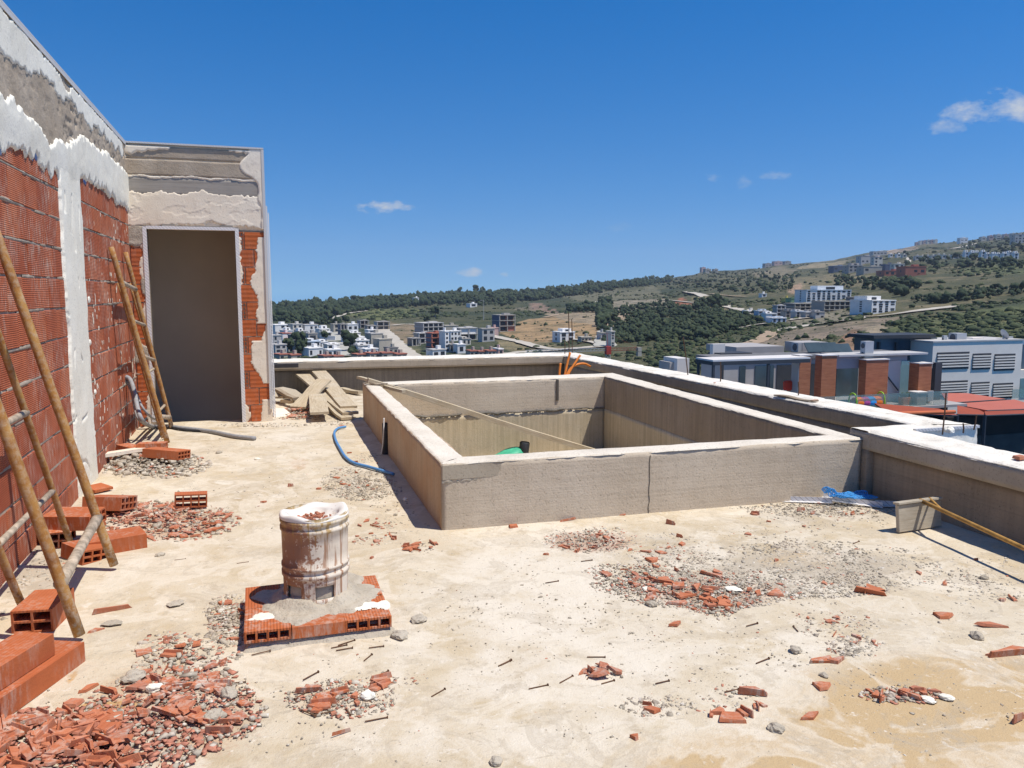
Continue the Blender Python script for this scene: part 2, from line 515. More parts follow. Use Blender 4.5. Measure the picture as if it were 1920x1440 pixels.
def blobs(x, y, lst, soft=1.0):
    """soft patches on the floor at surveyed spots (photo position of centre, half width, half depth)"""
    m = np.zeros_like(x)
    for (u, v, ru, rv, k) in lst:
        c, a, b = gp(u, v), gp(u + ru, v), gp(u, v - rv)
        A = np.array([[a.x - c.x, b.x - c.x], [a.y - c.y, b.y - c.y]])
        q = np.linalg.solve(A, np.stack([(x - c.x).ravel(), (y - c.y).ravel()]))
        r = np.sqrt((q ** 2).sum(0)).reshape(x.shape)
        m = np.maximum(m, k * np.clip((1.35 - r) / .7, 0, 1))
    return m

def make_floor():
    n = NT('floor_screed')
    at = n.attr('m1'); at2 = n.attr('m2')
    sp = n.N.new('ShaderNodeSeparateColor'); n.L.new(at['Color'], sp.inputs[0])
    sp2 = n.N.new('ShaderNodeSeparateColor'); n.L.new(at2['Color'], sp2.inputs[0])
    sand, white, grey = sp.outputs[0], sp.outputs[1], sp.outputs[2]
    rst, red, damp = sp2.outputs[0], sp2.outputs[1], sp2.outputs[2]
    big = n.noise(.9, 4, .62, dist=.4); mid = n.noise(4.5, 5, .68, dist=.3); fine = n.noise(34, 4, .7); grit = n.noise(150, 2, .6)
    col = n.ramp(big, [(.3, (.45, .38, .27)), (.48, (.54, .47, .35)), (.66, (.60, .55, .455))])
    col = n.mix(n.ramp(mid, [(.36, .0), (.66, .9)]), col, (.63, .59, .51))
    def m(mask, tex, lo, hi): return n.ramp(n.math('ADD', mask, n.math('MULTIPLY', n.math('SUBTRACT', tex, .5), 1.5)), [(lo, 0.0), (hi, 1.0)])
    col = n.mix(n.math('MULTIPLY', m(white, mid, .35, .9), .95), col, (.68, .65, .59))
    col = n.mix(n.math('MULTIPLY', m(grey, mid, .4, .8), .75), col, (.44, .405, .35))
    col = n.mix(n.math('MULTIPLY', m(sand, mid, .35, .9), .85), col, (.49, .365, .205))
    col = n.mix(n.math('MULTIPLY', m(red, fine, .4, .8), .5), col, (.45, .25, .17))
    col = n.mix(n.math('MULTIPLY', m(rst, fine, .45, .8), .7), col, (.50, .27, .06))
    sp_ = n.noise(13, 4, .75, dist=.5)
    col = n.mix(n.ramp(sp_, [(.60, 0.0), (.70, .75)]), col, (.72, .70, .66))
    col = n.mix(n.ramp(n.noise(7, 4, .7), [(.30, .6), (.42, 0.0)]), col, (.40, .34, .255))
    col = n.mix(n.ramp(fine, [(.29, .55), (.40, 0.0)]), col, (.33, .29, .235))
    col = n.mix(n.ramp(n.vor(9), [(.03, .7), (.065, 0.0)]), col, (.74, .72, .68))
    col = n.mix(n.ramp(n.vor(23), [(.05, .55), (.12, 0.0)]), col, (.30, .26, .21))
    h = n.math('ADD', n.math('MULTIPLY', fine, .6), n.math('ADD', n.math('MULTIPLY', grit, .35), n.math('MULTIPLY', sp_, .6)))
    n.bump(h, .55, .012)
    w1 = n.noise(2.1, 5, .62, dist=.7); w2 = n.noise(3.3, 5, .66, dist=.9)
    col = n.mix(n.ramp(w1, [(.50, 0.0), (.545, .55), (.60, .25), (.66, .75)]), col, (.71, .68, .615))
    col = n.mix(n.ramp(w2, [(.55, 0.0), (.585, .42), (.64, .12), (.68, .55)]), col, (.43, .385, .315))
    col = n.mix(n.ramp(n.noise(46, 2, .5, stretch=(.25, 1, 1)), [(.66, 0.0), (.72, .45)]), col, (.36, .32, .26))
    col = n.mix(1.0, col, (.97, .895, .775), 'MULTIPLY')
    MAT['floor'] = n.done(col, .93)
    res = .03
    x0, x1, y0, y1 = -1.34, 4.72, -3.0, 12.06
    nu, nv = int((x1 - x0) / res), int((y1 - y0) / res)
    X, Y = np.meshgrid(np.linspace(x0, x1, nu + 1), np.linspace(y0, y1, nv + 1), indexing='ij')
    Z = (fbm(X * 1.1, Y * 1.1, 0, 3, 3) - .5) * .012 + (fbm(X * 6, Y * 6, 0, 5, 3) - .5) * .006
    id_ = np.arange(X.size).reshape(X.shape)
    f = np.stack([id_[:-1, :-1], id_[1:, :-1], id_[1:, 1:], id_[:-1, 1:]], -1).reshape(-1, 4)
    cx = X.ravel()[f].mean(1); cy = Y.ravel()[f].mean(1)
    inside = (cx > 1.20) & (cx < 4.09 + (cy - 4.9) * .028) & (cy > 4.86) & (cy < 9.28)
    inside |= (cy > YD + .25) & (cx < -.05)
    f = f[~inside]
    me = np_mesh('floor', np.stack([X, Y, Z], -1).reshape(-1, 3), f)
    x, y = X.ravel(), Y.ravel()
    sand = blobs(x, y, [(1780, 1330, 330, 110, 1.0), (1500, 1420, 330, 60, .9), (1680, 1120, 140, 40, .35), (1500, 1050, 90, 22, .5), (700, 1010, 200, 80, .35), (180, 1300, 90, 40, .3), (680, 1330, 150, 40, .45), (1650, 1000, 110, 30, .3), (380, 1390, 90, 50, .45), (780, 800, 60, 30, .2)])
    white = blobs(x, y, [(1000, 1060, 170, 120, .8), (1060, 1230, 240, 110, .7), (800, 1150, 120, 70, .6), (1480, 1230, 120, 60, .55), (600, 880, 120, 60, .3), (480, 800, 170, 12, .5), (900, 1390, 250, 60, .55), (1280, 1040, 120, 30, .6), (1700, 1180, 120, 50, .35), (88, 1097, 15, 6, 1.7), (75, 1126, 17, 6, 1.7), (38, 1104, 13, 5, 1.7), (150, 906, 14, 4, 1.5), (163, 1135, 8, 4, 1.5), (250, 1058, 9, 3, 1.5), (545, 820, 40, 8, 1.1), (420, 905, 18, 4, 1.3), (520, 930, 14, 4, 1.3)])
    grey = blobs(x, y, [(60, 1040, 80, 70, .9), (1850, 1100, 90, 50, .35), (1550, 960, 170, 22, .7), (640, 890, 70, 40, .4), (300, 880, 80, 18, .7), (1520, 1070, 190, 42, 1.0), (1310, 1105, 150, 36, .9), (1105, 1014, 80, 22, .8), (1250, 1030, 60, 24, .6), (680, 900, 70, 32, .6), (340, 1290, 120, 90, .5), (430, 1170, 50, 40, .7), (1330, 1210, 120, 35, .35), (620, 1220, 180, 28, .4), (60, 1230, 90, 45, .5), (1210, 1120, 110, 40, .5)])
    rst = blobs(x, y, [(215, 1325, 75, 14, 1.0), (136, 1270, 8, 22, .9), (470, 1305, 30, 8, .5), (1740, 1290, 120, 30, .25)])
    red = blobs(x, y, [(300, 975, 110, 32, .9), (560, 870, 22, 14, .6), (1330, 1110, 150, 30, .8), (1110, 1015, 90, 20, .8), (320, 1330, 170, 90, .7), (640, 1315, 90, 30, .6), (620, 760, 60, 20, .4), (1700, 1305, 90, 18, .5)])
    for nm, ch in (('m1', (sand, white, grey)), ('m2', (rst, red, 0 * red))):
        a = me.color_attributes.new(nm, 'FLOAT_COLOR', 'POINT')
        a.data.foreach_set('color', np.column_stack([*ch, np.ones(len(x))]).astype(np.float32).ravel())
    o = mesh_obj('floor', me, MAT['floor'], None, True)
    tag(o, kind='structure')
make_floor()

# the storeys below, seen only past the parapet
mb = MB(); mb.box((-1.6, 4.7, -14.9), (13.0, 15.0, 28.0)); tag(mb.build('building_block', MAT['plaster_p']), kind='structure')

# ---------------------------------------------------------------- long brick wall on the left
def make_left_wall():
    w = thing('brick_wall', 'long red hollow-brick wall with white plaster pilaster and rough cement beam', 'wall', (XL, 7.2, 0))
    w.location = (0, 0, 0)
    rough_hex('core', [(XL - .30, 2.3), (XL - .007, 2.3), (XL - .007, YD + .05), (XL - .30, YD + .05)], -.05, 3.05, MAT['mortar'], w, .12, .002, .003, 3)
    mb = MB(); mb.box((0, 0, 0), (.11, .297, .192), bev=.004); me = mb.mesh('brick'); me.materials.append(MAT['brick_wall'])
    zc = -.055 + .1025
    for k in range(13):
        z = zc + .205 * k
        if z > 2.62: break
        off = .0 if k % 2 else .155
        j = 0
        y = 2.4 + off
        while y < YD + .1:
            if not (6.52 < y < 6.93):
                b = bpy.data.objects.new('brick', me); COL.objects.link(b); b.parent = w
                b.location = (XL - .055 + random.uniform(-.003, .003), min(y, YD - .09), z + random.uniform(-.003, .003))
                b.rotation_euler = (random.uniform(-.008, .008), random.uniform(-.01, .01), random.uniform(-.008, .008))
            y += .308
    # squeezed-out mortar along the bed joints
    def hj(u, v):
        zz = (v + .055) % .205; d = np.minimum(zz, .205 - zz)
        n_ = fbm(u * 9, v * 9, 0, 21, 4); wv = (vn(u * 2.2, v * 3, 0, 8) - .5) * .012
        d = np.abs(((v + .055 + wv + .1025) % .205) - .1025)
        return .015 * n_ - d * .8 - .0055 + .014 * (fbm(u * 1.7, v * 2, 0, 77, 3) - .5)
    tag_s = patch('mortar_joint', (XL, 2.4, 0), (0, 1, 0), (0, 0, 1), (1, 0, 0), YD - 2.42, 2.45, .011, hj, MAT['mortar'], w, keep=-.001); tag(tag_s, kind='stuff')
    # mortar splashes near the far corner, low down
    def hs(u, v):
        m = sstep(1.6, .2, v) * sstep(1.2, 2.6, u)
        return .012 * (fbm(u * 30, v * 17, 0, 41, 3) - .775 + .10 * m)
    tag_s = patch('mortar_splash', (XL, 7.0, 0), (0, 1, 0), (0, 0, 1), (1, 0, 0), 2.55, 2.2, .012, hs, MAT['plaster_p'], w, keep=0); tag(tag_s, kind='stuff')
    # white band under the beam, with a ragged drip edge
    def lower(y): return 2.30 + .05 * (vn(y * 1.1, 0, 0, 4) - .5) + .10 * sstep(6.9, 7.3, y) - .02 * sstep(8.4, 9.3, y)
    def hw(u, v):
        y = u + 2.4; z = v + 2.0
        e = lower(y) + .17 * (fbm(y * 11, z * 1.4, 0, 6, 3) - .5) - .12 * np.exp(-((y - 6.72) / .35) ** 2)
        up = 2.57 + .05 * (vn(y * 1.3, 3, 0, 9) - .5) + .17 * sstep(6.6, 7.6, y) - .07 * np.exp(-((y - 6.1) / .4) ** 2) + .09 * (fbm(y * 7, z * 6, 0, 12, 3) - .5)
        m = np.minimum(z - e, up - z) + .045 * (fbm(y * 40, z * 16, 0, 15, 3) - .5) + .07 * (fbm(y * 16, z * 11, 0, 16, 3) - .5)
        return np.clip(m * 1.6, -.045, .009) + .007 * (fbm(y * 9, z * 9, 0, 14, 4) - .5) + .001 + .017 * sstep(2.22, 2.50, z)
    patch('plaster_band', (XL, 2.4, 2.0), (0, 1, 0), (0, 0, 1), (1, 0, 0), YD - 2.4, 1.0, .010, hw, MAT['plaster_w'], w)
    # blue paint showing below that edge here and there
    n = NT('faded_blue_paint'); MAT['blue_paint'] = n.done(n.ramp(n.noise(20, 4), [(.35, (.09, .15, .33)), (.7, (.28, .38, .52))]), .8)
    def hb(u, v):
        y = u + 2.4; z = v + 2.0
        e = lower(y) + .17 * (fbm(y * 11, z * 1.4, 0, 6, 3) - .5)
        m = np.minimum(z - e + .05, e + .03 - z) - .03 + .30 * (fbm(y * 4.5, z * 2.2, 0, 66, 3) - .66)
        return np.clip(m * .4, -.02, .009)
    patch('blue_paint', (XL, 2.4, 2.0), (0, 1, 0), (0, 0, 1), (1, 0, 0), YD - 2.4, .8, .016, hb, MAT['blue_paint'], w)
    # rough cement beam with honeycombing towards the far end
    def hbm(u, v):
        y = u + 2.4; z = v
        pit = fbm(y * 16, z * 22, 0, 23, 3); rg = .35 + .9 * sstep(6.2, 6.9, y)
        return .012 + .016 * (fbm(y * 3, z * 4, 0, 20, 4) - .5) - .05 * rg * np.clip(pit - .52, 0, 1) - .03 * np.clip(vn(y * 7, z * 3.2, 0, 29) - .72, 0, 1) - .012 * (v < .0)
    patch('cement_beam', (XL, 2.4, 2.44), (0, 1, 0), (0, 0, 1), (1, 0, 0), YD - 2.4, .64, .012, hbm, MAT['conc_beam'], w, keep=-1)
    def ht(u, v):
        y = u + 2.4
        e = .42 + .13 * (fbm(y * 2.6, 0, 0, 50, 4) - .5) * 2 + .07 * (fbm(y * 9, v * 9, 0, 52, 3) - .5) + .04 * sstep(6.2, 5.2, y) * -1
        gap = .10 * np.clip(vn(y * 2.2, 0, 0, 55) - .55, 0, 1) * 4
        m = np.minimum(v - e, .60 - gap - v) + .03 * (fbm(y * 35, v * 25, 0, 58, 3) - .5) + .05 * (fbm(y * 14, v * 10, 0, 59, 3) - .5)
        return .010 + np.clip(m * 1.6, -.03, .008) + .006 * (fbm(y * 9, v * 9, 0, 57, 3) - .5)
    patch('plaster_edge', (XL, 2.4, 2.44), (0, 1, 0), (0, 0, 1), (1, 0, 0), YD - 2.4, .63, .011, ht, MAT['plaster_w'], w, keep=.0)
    # pilaster of white plaster
    def hp(u, v):
        e0 = .07 + .035 * (fbm(v * 5, 0, 0, 60, 5) - .5) * 2 + .02 * (fbm(u * 30, v * 30, 0, 62, 3) - .5); e1 = .76 + .035 * (fbm(v * 5, 5, 0, 61, 4) - .5) * 2
        m = np.minimum(u - e0, e1 - u)
        t = fbm(u * 7, v * 4, 0, 63, 3)
        rid = np.abs(vn(u * 3.5, v * 2.6, 0, 65) - .5)
        return np.clip(m * 1.6, -.02, .013) + .008 * (t - .5) - .016 * np.clip(.035 - rid, 0, 1) / .035 * (vn(u * 9, v * 7, 0, 67) > .6) + .004
    patch('pilaster', (XL, 6.31, -.01), (0, 1, 0), (0, 0, 1), (1, 0, 0), .84, 2.5, .012, hp, MAT['plaster_w'], w)
    mb = MB(); mb.box((XL + .004, 6.0, 3.075), (.035, 7.2, .012)); mb.box((XL + .019, 6.0, 3.06), (.004, 7.2, .04))
    mb.build('corner_bead', MAT['bead'], w)
    mb = MB(); mb.box((XL - .15, 6.0, 3.062), (.31, 7.2, .02)); mb.build('coping', MAT['conc_top'], w)
    # small lumps of plaster thrown on the bricks
    for (u, v, r) in ((166, 562, .035), (168, 642, .03), (178, 735, .025), (176, 812, .03), (150, 470, .02)):
        p = atx(u, v, XL)
        mb = MB(); mb.lathe([(0, .012), (r * .6, .009), (r, .0)], 9, Matrix.Translation(p) @ Matrix.Rotation(math.pi / 2, 4, 'Y') @ Matrix.Scale(1.5, 4, (0, 1, 0)))
        mb.build('plaster_lump', MAT['plaster_w'], w)
n = NT('galvanised_bead')
pf = n.math('SINE', n.math('MULTIPLY', n.math('ADD', n.xyz(n.pos)[2], n.math('ADD', n.xyz(n.pos)[0], n.xyz(n.pos)[1])), 2 * math.pi / .03))
MAT['bead'] = n.done(n.mix(n.ramp(pf, [(.55, 0.0), (.8, .55)]), (.62, .60, .56), (.25, .22, .20)), .6)
make_left_wall()

# ---------------------------------------------------------------- stair-head house with the door opening
def hollow_mesh(name, L, W, H, nx, nz, mat, t=.0095):
    """brick lying flat, cells running along Y, open at both ends"""
    mb = MB()
    cw, ch = (W - t * (nx + 1)) / nx, (H - t * (nz + 1)) / nz
    xs = [-W / 2]; zs = [0.0]
    for i in range(nx): xs += [xs[-1] + t, xs[-1] + t + cw]
    xs.append(W / 2)
    for i in range(nz): zs += [zs[-1] + t, zs[-1] + t + ch]
    zs.append(H)
    hole = lambda i, k: i % 2 == 1 and k % 2 == 1
    for s in (-1, 1):
        y = s * L / 2
        for i in range(len(xs) - 1):
            for k in range(len(zs) - 1):
                if hole(i, k): continue
                q = [(xs[i], y, zs[k]), (xs[i + 1], y, zs[k]), (xs[i + 1], y, zs[k + 1]), (xs[i], y, zs[k + 1])]
                mb.add(q if s < 0 else q[::-1], [(0, 1, 2, 3)])
    for i in range(1, len(xs) - 1, 2):
        for k in range(1, len(zs) - 1, 2):
            a, b, c, d = xs[i], xs[i + 1], zs[k], zs[k + 1]
            e = L / 2
            mb.add([(a, -e, c), (b, -e, c), (b, -e, d), (a, -e, d), (a, e, c), (b, e, c), (b, e, d), (a, e, d)],
                   [(0, 1, 5, 4), (1, 2, 6, 5), (2, 3, 7, 6), (3, 0, 4, 7)])
    x, e = W / 2, L / 2
    mb.add([(-x, -e, 0), (x, -e, 0), (x, e, 0), (-x, e, 0), (-x, -e, H), (x, -e, H), (x, e, H), (-x, e, H)],
           [(0, 3, 2, 1), (4, 5, 6, 7), (1, 2, 6, 5), (3, 0, 4, 7)])
    me = mb.mesh(name); me.materials.append(mat); return me

def make_stair_house():
    X1, DX0, DX1, DT, TOP = .126, -1.122, -.202, 2.172, 3.07
    w = thing('stair_house', 'small brick stair-head house with a tall dark doorway', 'building')
    d = .16
    rough_hex('wall', [(XL - .02, YD + .01), (DX0, YD + .01), (DX0, YD + d), (XL - .02, YD + d)], -.02, DT, MAT['mortar'], w, .1, .002, .002, 5)
    rough_hex('wall', [(DX1, YD + .01), (X1, YD + .01), (X1, YD + d), (DX1, YD + d)], -.02, DT, MAT['mortar'], w, .1, .002, .002, 6)
    rough_hex('wall', [(XL - .02, YD + .012), (X1, YD + .012), (X1, YD + d), (XL - .02, YD + d)], DT, TOP, MAT['plaster_p'], w, .1, .002, .002, 7)
    # side wall running back, back wall and roof close the room behind the doorway
    rough_hex('side_wall', [(X1 - .2, YD + d), (X1 - .012, YD + d), (X1 - .012, 11.4), (X1 - .2, 11.4)], -.3, TOP, MAT['render_side'], w, .15, .003, .004, 8)
    mb = MB(); mb.box((-.72, 11.3, 1.3), (1.5, .2, 3.6)); mb.build('back_wall', MAT['room'], w)
    mb = MB(); mb.box((-1.36, 10.5, 1.3), (.12, 1.9, 3.6)); mb.build('inner_wall', MAT['room'], w)
    mb = MB(); mb.box((X1 - .22, 10.5, 1.3), (.03, 1.62, 3.56)); mb.build('inner_wall', MAT['room'], w)
    mb = MB(); mb.box((-.62, 10.57, 3.02), (1.48, 1.64, .12)); mb.build('roof_slab', MAT['conc'], w)
    mb = MB(); mb.box((-.6, 10.5, -.35), (1.6, 1.7, .1)); mb.build('stair_floor', MAT['room'], w)
    # bricks beside the door
    for k in range(11):
        z0 = .0 + .1965 * k
        for (a, b) in (([DX1 + .012, X1 - .015]), ([XL + .01, DX0 - .012])):
            right = a > -1
            odd = (k % 2 == 0)
            if right:
                segs = [(a, a + .07, True), (a + .08, b, False)] if odd else [(a, a + (.17 if k % 4 == 1 else .25), False), (a + (.18 if k % 4 == 1 else .26), b, False)]
            else:
                segs = [(a, b, False)] if not odd else [(a, a + .10, False), (a + .11, b, False)]
            for (p, q, hol) in segs:
                if q - p < .02: continue
                if hol:
                    me = hollow_mesh('header_brick', .12, q - p, .186, 2, 4, MAT['brick_door'], .008)
                    o = mesh_obj('brick', me, None, w); o.location = ((p + q) / 2, YD + .058, z0 + .002)
                else:
                    mb = MB(); mb.box((0, 0, 0), (q - p, .1, .186), bev=.003)
                    o = mb.build('brick', MAT['brick_door'], w); o.location = ((p + q) / 2, YD + .048 + random.uniform(-.002, .003), z0 + .095)
    def P(name, x0, x1, z0, z1, hf, mat, res=.012, keep=-.004, off=0.0):
        return patch(name, (x0, YD - off, z0), (1, 0, 0), (0, 0, 1), (0, -1, 0), x1 - x0, z1 - z0, res, hf, mat, w, keep)
    # mortar between those bricks
    def hj(u, v):
        d_ = np.abs(((v + .098) % .1965) - .0985)
        return .012 * fbm(u * 14, v * 14, 0, 3, 3) - d_ * .7 - .005
    for a_, b_ in ((DX1, X1 - .01), (XL, DX0)): tag(P('mortar_joint', a_, b_, 0, 2.16, hj, MAT['mortar'], .009, -.001), kind='stuff')
    # plaster left on the right-hand bricks, towards the corner
    def hr(u, v):
        z = v
        ed = .215 + .06 * (fbm(z * 3.2, 0, 0, 70, 4) - .5) * 2 - .06 * np.exp(-((z - .95) / .14) ** 2) - .10 * np.exp(-((z - 1.62) / .14) ** 2) - .03 * np.exp(-((z - .15) / .2) ** 2) - .09 * np.exp(-((z - .72) / .13) ** 2)
        gate = .11 * (vn(z * 2.9, 7, 0, 75) > .77)
        return np.clip((u - ed - gate + .045 * (fbm(u * 40, v * 40, 0, 73, 3) - .5)) * 1.6, -.02, .006) + .004 * (fbm(u * 12, v * 12, 0, 72, 3) - .5)
    P('plaster_patch', DX1, X1, 0, 2.10, hr, MAT['plaster_p'], .010)
    def hd(u, v):
        ed = .045 + .05 * (fbm(v * 4, 3, 0, 80, 4) - .45) * 2 + .05 * np.exp(-((v - .1) / .12) ** 2) - .06 * np.exp(-((v - .85) / .4) ** 2)
        return np.clip((ed - u + .04 * (fbm(u * 40, v * 40, 0, 83, 3) - .5)) * 1.6, -.02, .006) + .006 * (fbm(u * 12, v * 12, 0, 82, 3) - .5)
    P('plaster_patch', DX1, X1 - .1, 0, 2.10, hd, MAT['plaster_p'], .010)
    def hl(u, v):
        ed = .13 - .05 * (fbm(v * 3.3, 0, 0, 90, 4) - .4) * 2 - .05 * np.exp(-((v - 1.72) / .13) ** 2) - .04 * np.exp(-((v - 1.25) / .2) ** 2) - .05 * np.exp(-((v - .1) / .15) ** 2)
        return np.clip((u - ed + .04 * (fbm(u * 40, v * 40, 0, 93, 3) - .5)) * 1.6, -.02, .006) + .006 * (fbm(u * 12, v * 12, 0, 92, 3) - .5)
    P('plaster_patch', XL, DX0, 0, 2.16, hl, MAT['plaster_p'], .010)
    def hg(u, v):
        m = np.maximum(.10 - np.hypot((u - .05), (v - .82) * .8), .12 - np.hypot((u - .06) * .9, (v - 2.10)))
        m = np.maximum(m, .07 - np.hypot((u - .13) * 1.6, (v - 1.55) * .55))
        return np.clip((m + .07 * (fbm(u * 14, v * 14, 0, 94, 3) - .5)) * 1.2, -.02, .012) + .006 * (fbm(u * 20, v * 20, 0, 95, 2) - .5)
    tag(P('cement_daub', XL, DX0, 0, 2.2, hg, MAT['cement'], .010), kind='stuff')
    # white plaster lintel with trowel laps
    def hlin(u, v):
        up = .39 + .018 * (fbm(u * 6, 0, 0, 100, 4) - .5) * 2 + .04 * np.exp(-((u - .75) / .06) ** 2) - .14 * sstep(1.36, 1.43, u)
        lo = .03 + .05 * (fbm(u * 5, 2, 0, 102, 4) - .35) + .05 * np.exp(-((u - .85) / .08) ** 2)
        m = np.minimum(up - v, v - lo)
        m = m + .05 * (fbm(u * 30, v * 24, 0, 103, 3) - .5)
        q1 = fbm(u * 5 + v * 3, v * 9 - u * 2, 0, 104, 3); q2 = fbm(u * 8 - v * 5, v * 7 + u * 3, 0, 105, 3)
        saw = (np.clip((.018 - np.abs(q1 - .5)) / .018, 0, 1) + np.clip((.014 - np.abs(q2 - .55)) / .014, 0, 1)) * sstep(.44, .56, fbm(u * 4.5, v * 5, 0, 106, 2)) + .8 * (q1 > .5)
        return np.clip(m * 1.6, -.02, .008) + .003 * saw + .003 * (fbm(u * 9, v * 9, 0, 108, 3) - .5)
    P('plaster_lintel', XL, X1, DT, DT + .5, hlin, MAT['plaster_p'], .009)
    # cast beams: lower smooth board-marked one and the upper rough one
    rough_hex('cement_beam', [(XL - .01, YD - .004), (X1 - .04, YD - .004), (X1 - .04, YD + .05), (XL - .01, YD + .05)], DT + .36, DT + .55, MAT['conc_board'], w, .03, .002, .005, 12)
    rough_hex('cement_beam', [(XL - .01, YD - .010), (X1 - .045, YD - .010), (X1 - .045, YD + .05), (XL - .01, YD + .05)], DT + .565, DT + .735, MAT['conc_beam'], w, .02, .004, .008, 13)
    rough_hex('cement_beam', [(XL - .01, YD - .002), (X1 - .04, YD - .002), (X1 - .04, YD + .05), (XL - .01, YD + .05)], DT + .745, DT + .87, MAT['conc_beam'], w, .02, .004, .008, 14)
    def hl2(u, v):
        return .014 + .008 * (fbm(u * 20, v * 20, 0, 111, 3) - .5) - np.abs(v - .05 - .03 * (fbm(u * 6, 0, 0, 112, 4) - .5) * 2) * .7
    P('mortar_lip', XL, X1 - .04, DT + .50, DT + .62, hl2, MAT['plaster_p'], .008, .004)
    def hcr(u, v):
        a = v - (.85 - .05 * (fbm(u * 4, 0, 0, 115, 4) - .3)) - .16 * (vn(u * 2.6, 1, 0, 118) - .5) + .05 * (fbm(u * 30, v * 26, 0, 121, 3) - .5)
        b = u - (1.27 - .10 * np.exp(-((v - .68) / .1) ** 2) + .05 * (fbm(v * 6, 0, 0, 117, 3) - .5) * 2 + .08 * sstep(.62, .5, v))
        return np.clip(np.maximum(np.minimum(a, .85 - v), b) * 1.5, -.03, .006) + .012 + .006 * (fbm(u * 12, v * 12, 0, 119, 3) - .5)
    P('plaster_patch', XL, X1, DT + .02, DT + .89, hcr, MAT['plaster_p'], .012, .011)
    # perforated corner beads: door, outer corner, top edge
    b = .012
    for (x0, x1, z0, z1) in ((DX1 - .006, DX1 + .034, 0, DT + .02), (DX0 - .034, DX0 + .006, 0.05, DT + .02)):
        mb = MB(); mb.box(((x0 + x1) / 2, YD - .008, (z0 + z1) / 2), (x1 - x0, .016, z1 - z0)); mb.build('corner_bead', MAT['bead_w'], w)
    mb = MB(); mb.box(((DX0 + DX1) / 2, YD - .008, DT + .012), (DX1 - DX0 - .013, .015, .034)); mb.build('corner_bead', MAT['bead_w'], w)
    mb = MB(); mb.box((X1 - .012, YD - .012, 1.6), (.028, .022, 2.92)); mb.build('corner_bead', MAT['bead'], w)
    mb = MB(); mb.box((X1 + .012, YD + .03, 1.25), (.014, .03, 2.4)); mb.box((X1 + .03, YD + .06, 1.2), (.012, .02, 2.36)); mb.build('corner_bead', MAT['bead_w'], w)
    mb = MB(); mb.box(((XL + X1) / 2, YD - .004, TOP + .004), (X1 - XL, .04, .018)); mb.build('corner_bead', MAT['bead'], w)
    # broken edge of the plaster soffit shows two dark gaps over the door
    for u in (.40, 1.0):
        mb = MB(); mb.box((XL + u, YD - .004, DT + .04), (.13, .018, .022)); mb.build('gap_filler', MAT['conc_board'], w)
n = NT('board_marked_cement')
ln = n.noise(1, 3, .5, stretch=(1.2, 1.2, 70)); a_ = n.noise(5, 5, .6)
n.bump(ln, .3, .006); MAT['conc_board'] = n.done(n.mix(n.ramp(a_, [(.35, 0.0), (.7, .6)]), n.ramp(ln, [(.3, (.26, .23, .19)), (.7, (.34, .30, .25))]), (.37, .33, .28)), .85)
n = NT('white_perforated_bead')
pf = n.math('SINE', n.math('MULTIPLY', n.math('ADD', n.xyz(n.pos)[2], n.xyz(n.pos)[0]), 2 * math.pi / .035))
MAT['bead_w'] = n.done(n.mix(n.ramp(pf, [(.7, 0.0), (.9, .6)]), (.74, .71, .67), (.30, .26, .24)), .6)
MAT['render_side'] = concrete('side_render', (.50, .36, .29), (.42, .29, .22), (.58, .46, .40), bump=.5)
make_stair_house()

